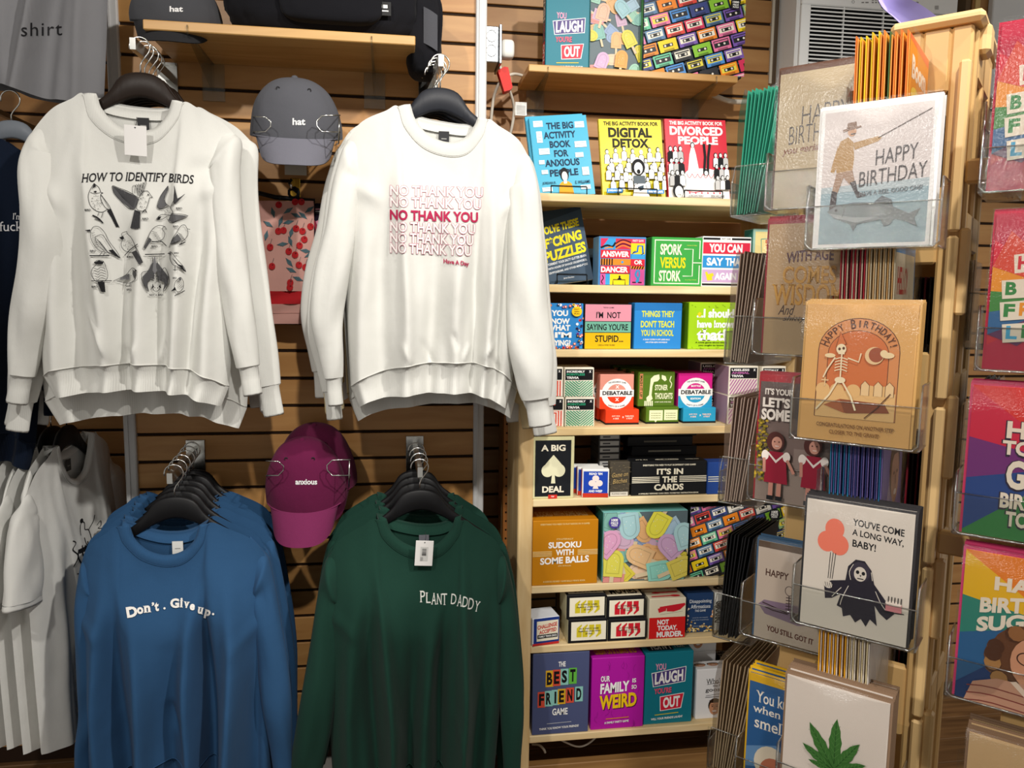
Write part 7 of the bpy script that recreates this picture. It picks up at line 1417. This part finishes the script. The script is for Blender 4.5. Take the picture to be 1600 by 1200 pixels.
# ---- stacks edge-on in the middle, their fronts facing to the right
DP, DQ = -.178, -1.066
def dz_(y): return pD(1370, y, .97).z
def d(p): p.rect(0, 0, 127, 178, 'dd8a1c'); p.poly([(0, 0), (127, 0), (127, 12), (0, 6)], 'e06a3a'); p.text('Boom', 64, 34, 96, 28, 'f2e2cc', .04, .06); p.ell(40, 66, 26, 10, 'e8c84a')
card('orange card with pale lettering standing behind the fishing card', DP, DQ, dz_(92)-.170, 'n2', .127, .170, 'dd8a1c', d, (127, 178), .02, 9, .0062, 'c96a28', 'yellow or orange card edge-on behind the fishing card', envs=('c96a28', 'd9762e', '3f5a2c', 'd9762e', 'd9b820', 'c7a81c', 'd9b820', 'c7a81c'))
pocket(DP, DQ, dz_(92)-.172, 'n2', .14, .066)
def d(p): p.rect(0, 0, 127, 178, 'd6ceb4'); p.rect(0, 0, 127, 9, '3a86c0'); p.rect(122, 0, 127, 178, '3a86c0'); p.text('HELLO!', 46, 42, 64, 34, 'c22a30', .02); p.text('YES YOU!', 66, 88, 84, 28, '3a8fc0', .02); p.text('FINE ONE!', 80, 140, 70, 24, 'c22a30', .02)
card('cream and blue card reading HELLO! standing behind the skeleton card', DP, DQ, dz_(388)-.178, 'n2', .127, .178, 'd6ceb4', d, (127, 178), .02, 11, .0052, 'b9925a', 'red or cream card edge-on behind the skeleton card', envs=('b9925a', 'c9a878', 'b9925a', 'c9a878', 'b9925a', 'a01428', '8a1024', 'a01428', '8a1024', 'a01428', '8a1024'))
pocket(DP, DQ, dz_(388)-.180, 'n2', .14, .075)
def d(p): p.rect(0, 0, 127, 178, '7a6aa6'); p.poly([(0, 0), (60, 0), (40, 178), (0, 178)], '8f84b4'); p.ell(76, 60, 32, 42, '4a2418'); p.ell(80, 72, 25, 36, 'c28e74'); p.poly([(48, 60), (56, 30), (84, 22), (106, 36), (108, 62), (96, 44), (70, 44)], '4a2418'); [p.ell(x, 68, 3.4, 2.2, '2a1814', 10) for x in (72, 92)]; p.ell(82, 94, 9, 4, 'f0e4dc', 14); p.poly([(79, 72), (85, 72), (88, 84), (78, 84)], 'a8745c'); p.poly([(30, 178), (44, 128), (70, 112), (100, 116), (127, 140), (127, 178)], '3c3a6a')
card('portrait card with a smiling face on violet standing behind the reaper card', DP, DQ, dz_(660)-.178, 'n2', .127, .178, '7a6aa6', d, (127, 178), .02, 11, .0052, '1f5f86', 'blue card edge-on behind the reaper card', envs=('2a2f66', '343a72', '2a2f66', '343a72', '2a2f66', '343a72', '1f6f96', '1a6088', '1f6f96', '1a6088', '1f6f96'))
pocket(DP, DQ, dz_(660)-.180, 'n2', .14, .075)
def d(p): p.rect(0, 0, 127, 178, 'd8d0c8'); p.line([(50, 70), (90, 40)], 1.2, '8a7a60'); p.line([(46, 80), (80, 56)], .8, '8a7a60'); p.line([(10, 96), (24, 84)], .8, '8a7a60')
card('plain pale card with thin gold strokes standing behind the leaf card', DP, DQ, dz_(1000)-.178, 'n2', .127, .178, 'd8d0c8', d, (127, 178), .02, 11, .0052, 'c9b890', 'yellow or cream card edge-on behind the leaf card', envs=('c9b890', 'b5a078', 'c9b890', 'b5a078', 'd99a18', 'c98a14', 'd99a18', 'c98a14', 'd99a18', 'c98a14', 'd99a18'))
pocket(DP, DQ, dz_(1000)-.180, 'n2', .14, .075)
# cards inside the rack seen through the slots
for i, (a, b) in enumerate(SLOTS[:4]):
    for j in range(7):
        r = thing('greeting_card', 'dark card edge in the %s slot of the tan rack, number %s from left' % (('top', 'second', 'third', 'fourth')[i], ('one', 'two', 'three', 'four', 'five', 'six', 'seven')[j]), 'greeting card', W(-.192+j*.0062, TQ-.10, a-.05), (0, 0, FACES['n2']), 'dark cards inside the rack')
        mb = MB(); mb.box(-.055, 0, 0, .055, .0022, .15, paint(('2a1a1c', '5a4a44', '241a18', '6a1a24', '2a2420', '5e4c3c', '201818')[j] if i != 2 else ('6a1420', '2a1a18', '7a1a28', '221614', '6a1420', '2a1a18', '4a3a34')[j], .5)); mb.build('card', r)
# ---- bright cards at the right, facing the camera
rbox('pocket_board', -.045, .02, -1.118, -1.13, ZB, 1.74)
for z_ in (.62, 1.12, 1.60): rbox('board_arm', -.132, -.02, -1.131, -1.15, z_, z_+.03)
RQ, RP = -1.055, -.0225
RAIN = ('7a1f4a', 'c01f2c', 'd8761c', '2f7a3a', '1f4f8a', '4a2a6a')
def rainbow(p, cx, cy, start, cols, dim):
    n_ = len(cols)
    for i, c in enumerate(cols): a0 = start+2*math.pi*i/n_; a1 = start+2*math.pi*(i+1.02)/n_; p.poly([(cx, cy), (cx+300*math.cos(a0), cy+300*math.sin(a0)), (cx+300*math.cos((a0+a1)/2), cy+300*math.sin((a0+a1)/2)), (cx+300*math.cos(a1), cy+300*math.sin(a1))], c)
def dR(p):
    rainbow(p, 90, 95, 2.2, ('b01238', 'c01f2c', 'b0203a', 'c8102e', 'b01238', 'b01238', 'c01238', 'c01238', 'b01238', '5a2050', '2a4a7a', '2f7a3a', 'd8861c', 'c83a24', 'b01238', 'b01238'), None)
    p.poly([(0, 60), (90, 95), (0, 88)], 'd8861c'); p.poly([(0, 88), (90, 95), (0, 112)], '3a7a34'); p.poly([(0, 112), (90, 95), (0, 138)], '2a5a86'); p.poly([(0, 138), (90, 95), (30, 150)], '5a2050'); p.poly([(0, 60), (90, 95), (16, 20)], 'c8402a')
    for (t, y, cs) in (('HAPPY', 55, ('c01f2c',)), ('BIRTHDAY', 84, ('2f7a3a', 'd8861c', 'c01f2c', '2a6a9a', '2f7a3a', 'd8861c', 'c01f2c', '5a2a6a')), ('FRIEND', 109, ('2f7a3a', 'd8861c', 'c01f2c', '2a6a9a', '2f7a3a', 'd8861c')), ('LEGEND', 134, ('3a9ac0', '2f7a3a', 'd8861c', 'c01f2c', '5a2a6a', '3a9ac0'))):
        x = 18 if t[0] != 'H' else 28; x += 4 if t[0] == 'L' else 0
        p.poly([(x-6, y+13), (x+len(t)*15-2, y+3), (x+len(t)*15-4, y-18), (x-8, y-8)], 'd8cbb8')
        for i, ch in enumerate(t): p.text(ch, x+2+i*15, y+1-i*1.6, 11 if ch != 'I' else 4, 15, cs[i % len(cs)], .045)
def dT(p):
    rainbow(p, 108, 84, 2.0, ('2f7a3a', '24407a', '6a2a6a', 'c01f3c', 'c82a24', 'dd9a18', '2f7a3a', '24307a', '6a2466', 'c8142c', 'c8142c', 'dd9a18', '2f7a3a', 'dd9a18'), None)
    for t, y, h_, x, w_ in (('HAPPY', 50, 20, 82, 88), ('TOTALLY', 71, 17, 80, 90), ('GOOD', 102, 34, 84, 86), ('BIRTHDAY', 133, 18, 78, 82), ('TO YOU', 154, 18, 74, 60)): p.text(t, x, y, w_+4, h_+3, '2a2030', .045); p.text(t, x-.6, y-.8, w_, h_, 'ddd0bc', .04)
def dS(p):
    rainbow(p, 100, 70, 2.4, ('2a5a86', '2f7a6a', 'd8a81c', 'd8761c', 'b81f4a', 'b01a5a', '7a1f5a', '3a2a6a', '1f3a7a', '1f4f8a', '24407a', '3a2a6a', '24407a', '1f3a6a'), None)
    for t, y, h_, x, w_, sk in (('HAPPY', 32, 16, 72, 80, -.05), ('BIRTHDAY', 52, 18, 72, 106, -.2), ('SUGAR', 74, 18, 58, 82, -.3)): p.text(t, x, y, w_, h_, 'ddd0bc', .045, skew=sk)
    q = p; p = Print()
    p.ell(92, 112, 40, 40, '5e3a24'); r = random.Random(4)
    for i in range(26): a = r.uniform(2, 7.4); p.ell(92+36*math.cos(a), 116+36*math.sin(a), 9, 9, r.choice(('6a442a', '8a5c36', '4a2c1c', 'a07444')), 10)
    p.ell(98, 114, 24, 30, 'c08a6a'); p.ring(90, 110, 10, 1.4, '3a2018', ry=8); p.ring(111, 111, 10, 1.4, '3a2018', ry=8); p.ell(100, 130, 11, 5, 'f0e6dc', 14); p.line([(88, 128), (100, 136), (112, 128)], 1.4, '8a3a34', 4); p.poly([(30, 178), (38, 150), (62, 140), (127, 138), (127, 178)], 'b98a72'); [p.line([(32, 156+i*9), (60, 152+i*9), (127, 156+i*9)], 1.4, '7a3a34', 3) for i in range(3)]; p.poly([(76, 140), (98, 160), (116, 140), (112, 138), (98, 152), (82, 138)], 'd8c0ae')
    for V, F, col, n in p.items: q._push([(min(127, max(0, x-20)), min(178, max(0, y+4))) for x, y in V], F, col)
for lab, z_, dz, fn, e, h_, dp_, sl_ in (('rainbow friend birthday card at the top of the right column', 1.578, 0, dR, 'b01238', .186, -.012, 'top rainbow friend card'), ('rainbow friend birthday card second in the right column', 1.372, 0, dR, 'b01238', .18, -.002, 'second rainbow friend card'), ('rainbow ray card with puffy letters reading HAPPY TOTALLY GOOD BIRTHDAY', 1.172, 0, dT, 'c0305a', .18, -.012, 'rainbow puffy letter card'), ('card of a woman in glasses with letters reading SUGAR', .965, 0, dS, 'c83a6a', .186, -.006, 'woman in glasses card')):
    pocket(RP+dp_, RQ, z_, 'n1', .146, .05)
    card(lab, RP+dp_, RQ-.003, z_+.001, 'n1', .127, h_, e, fn, (127, 178), .03, 4, .006, e, 'card behind the ' + sl_)
pocket(RP+.01, RQ+.02, .765, 'n1', .146, .05)
card('kraft envelope card at the foot of the right column', RP+.014, RQ+.015, .766, 'n1', .127, .165, 'b99a70', None, (1, 1), .03, 6, .006, '7a604a', 'brown card behind the kraft card at the right foot')
for i, (z_, c) in enumerate(((1.60, 'b9b4bc'), (1.39, 'a8a8a8'), (1.19, '9a9490'))):
    card('pale card in the far right pocket seen past the tan rack, %s tier' % ('top', 'second', 'third')[i], -.085, -1.28, z_, 'n2', .12, .15, c, None, (1, 1), .03, 2, .006, ('c06a86', '8a8a90', '6a6a6a')[i], 'card behind the pale card past the tan rack, %s tier' % ('top', 'second', 'third')[i])
    pocket(-.085, -1.28, z_-.001, 'n2', .135, .04)
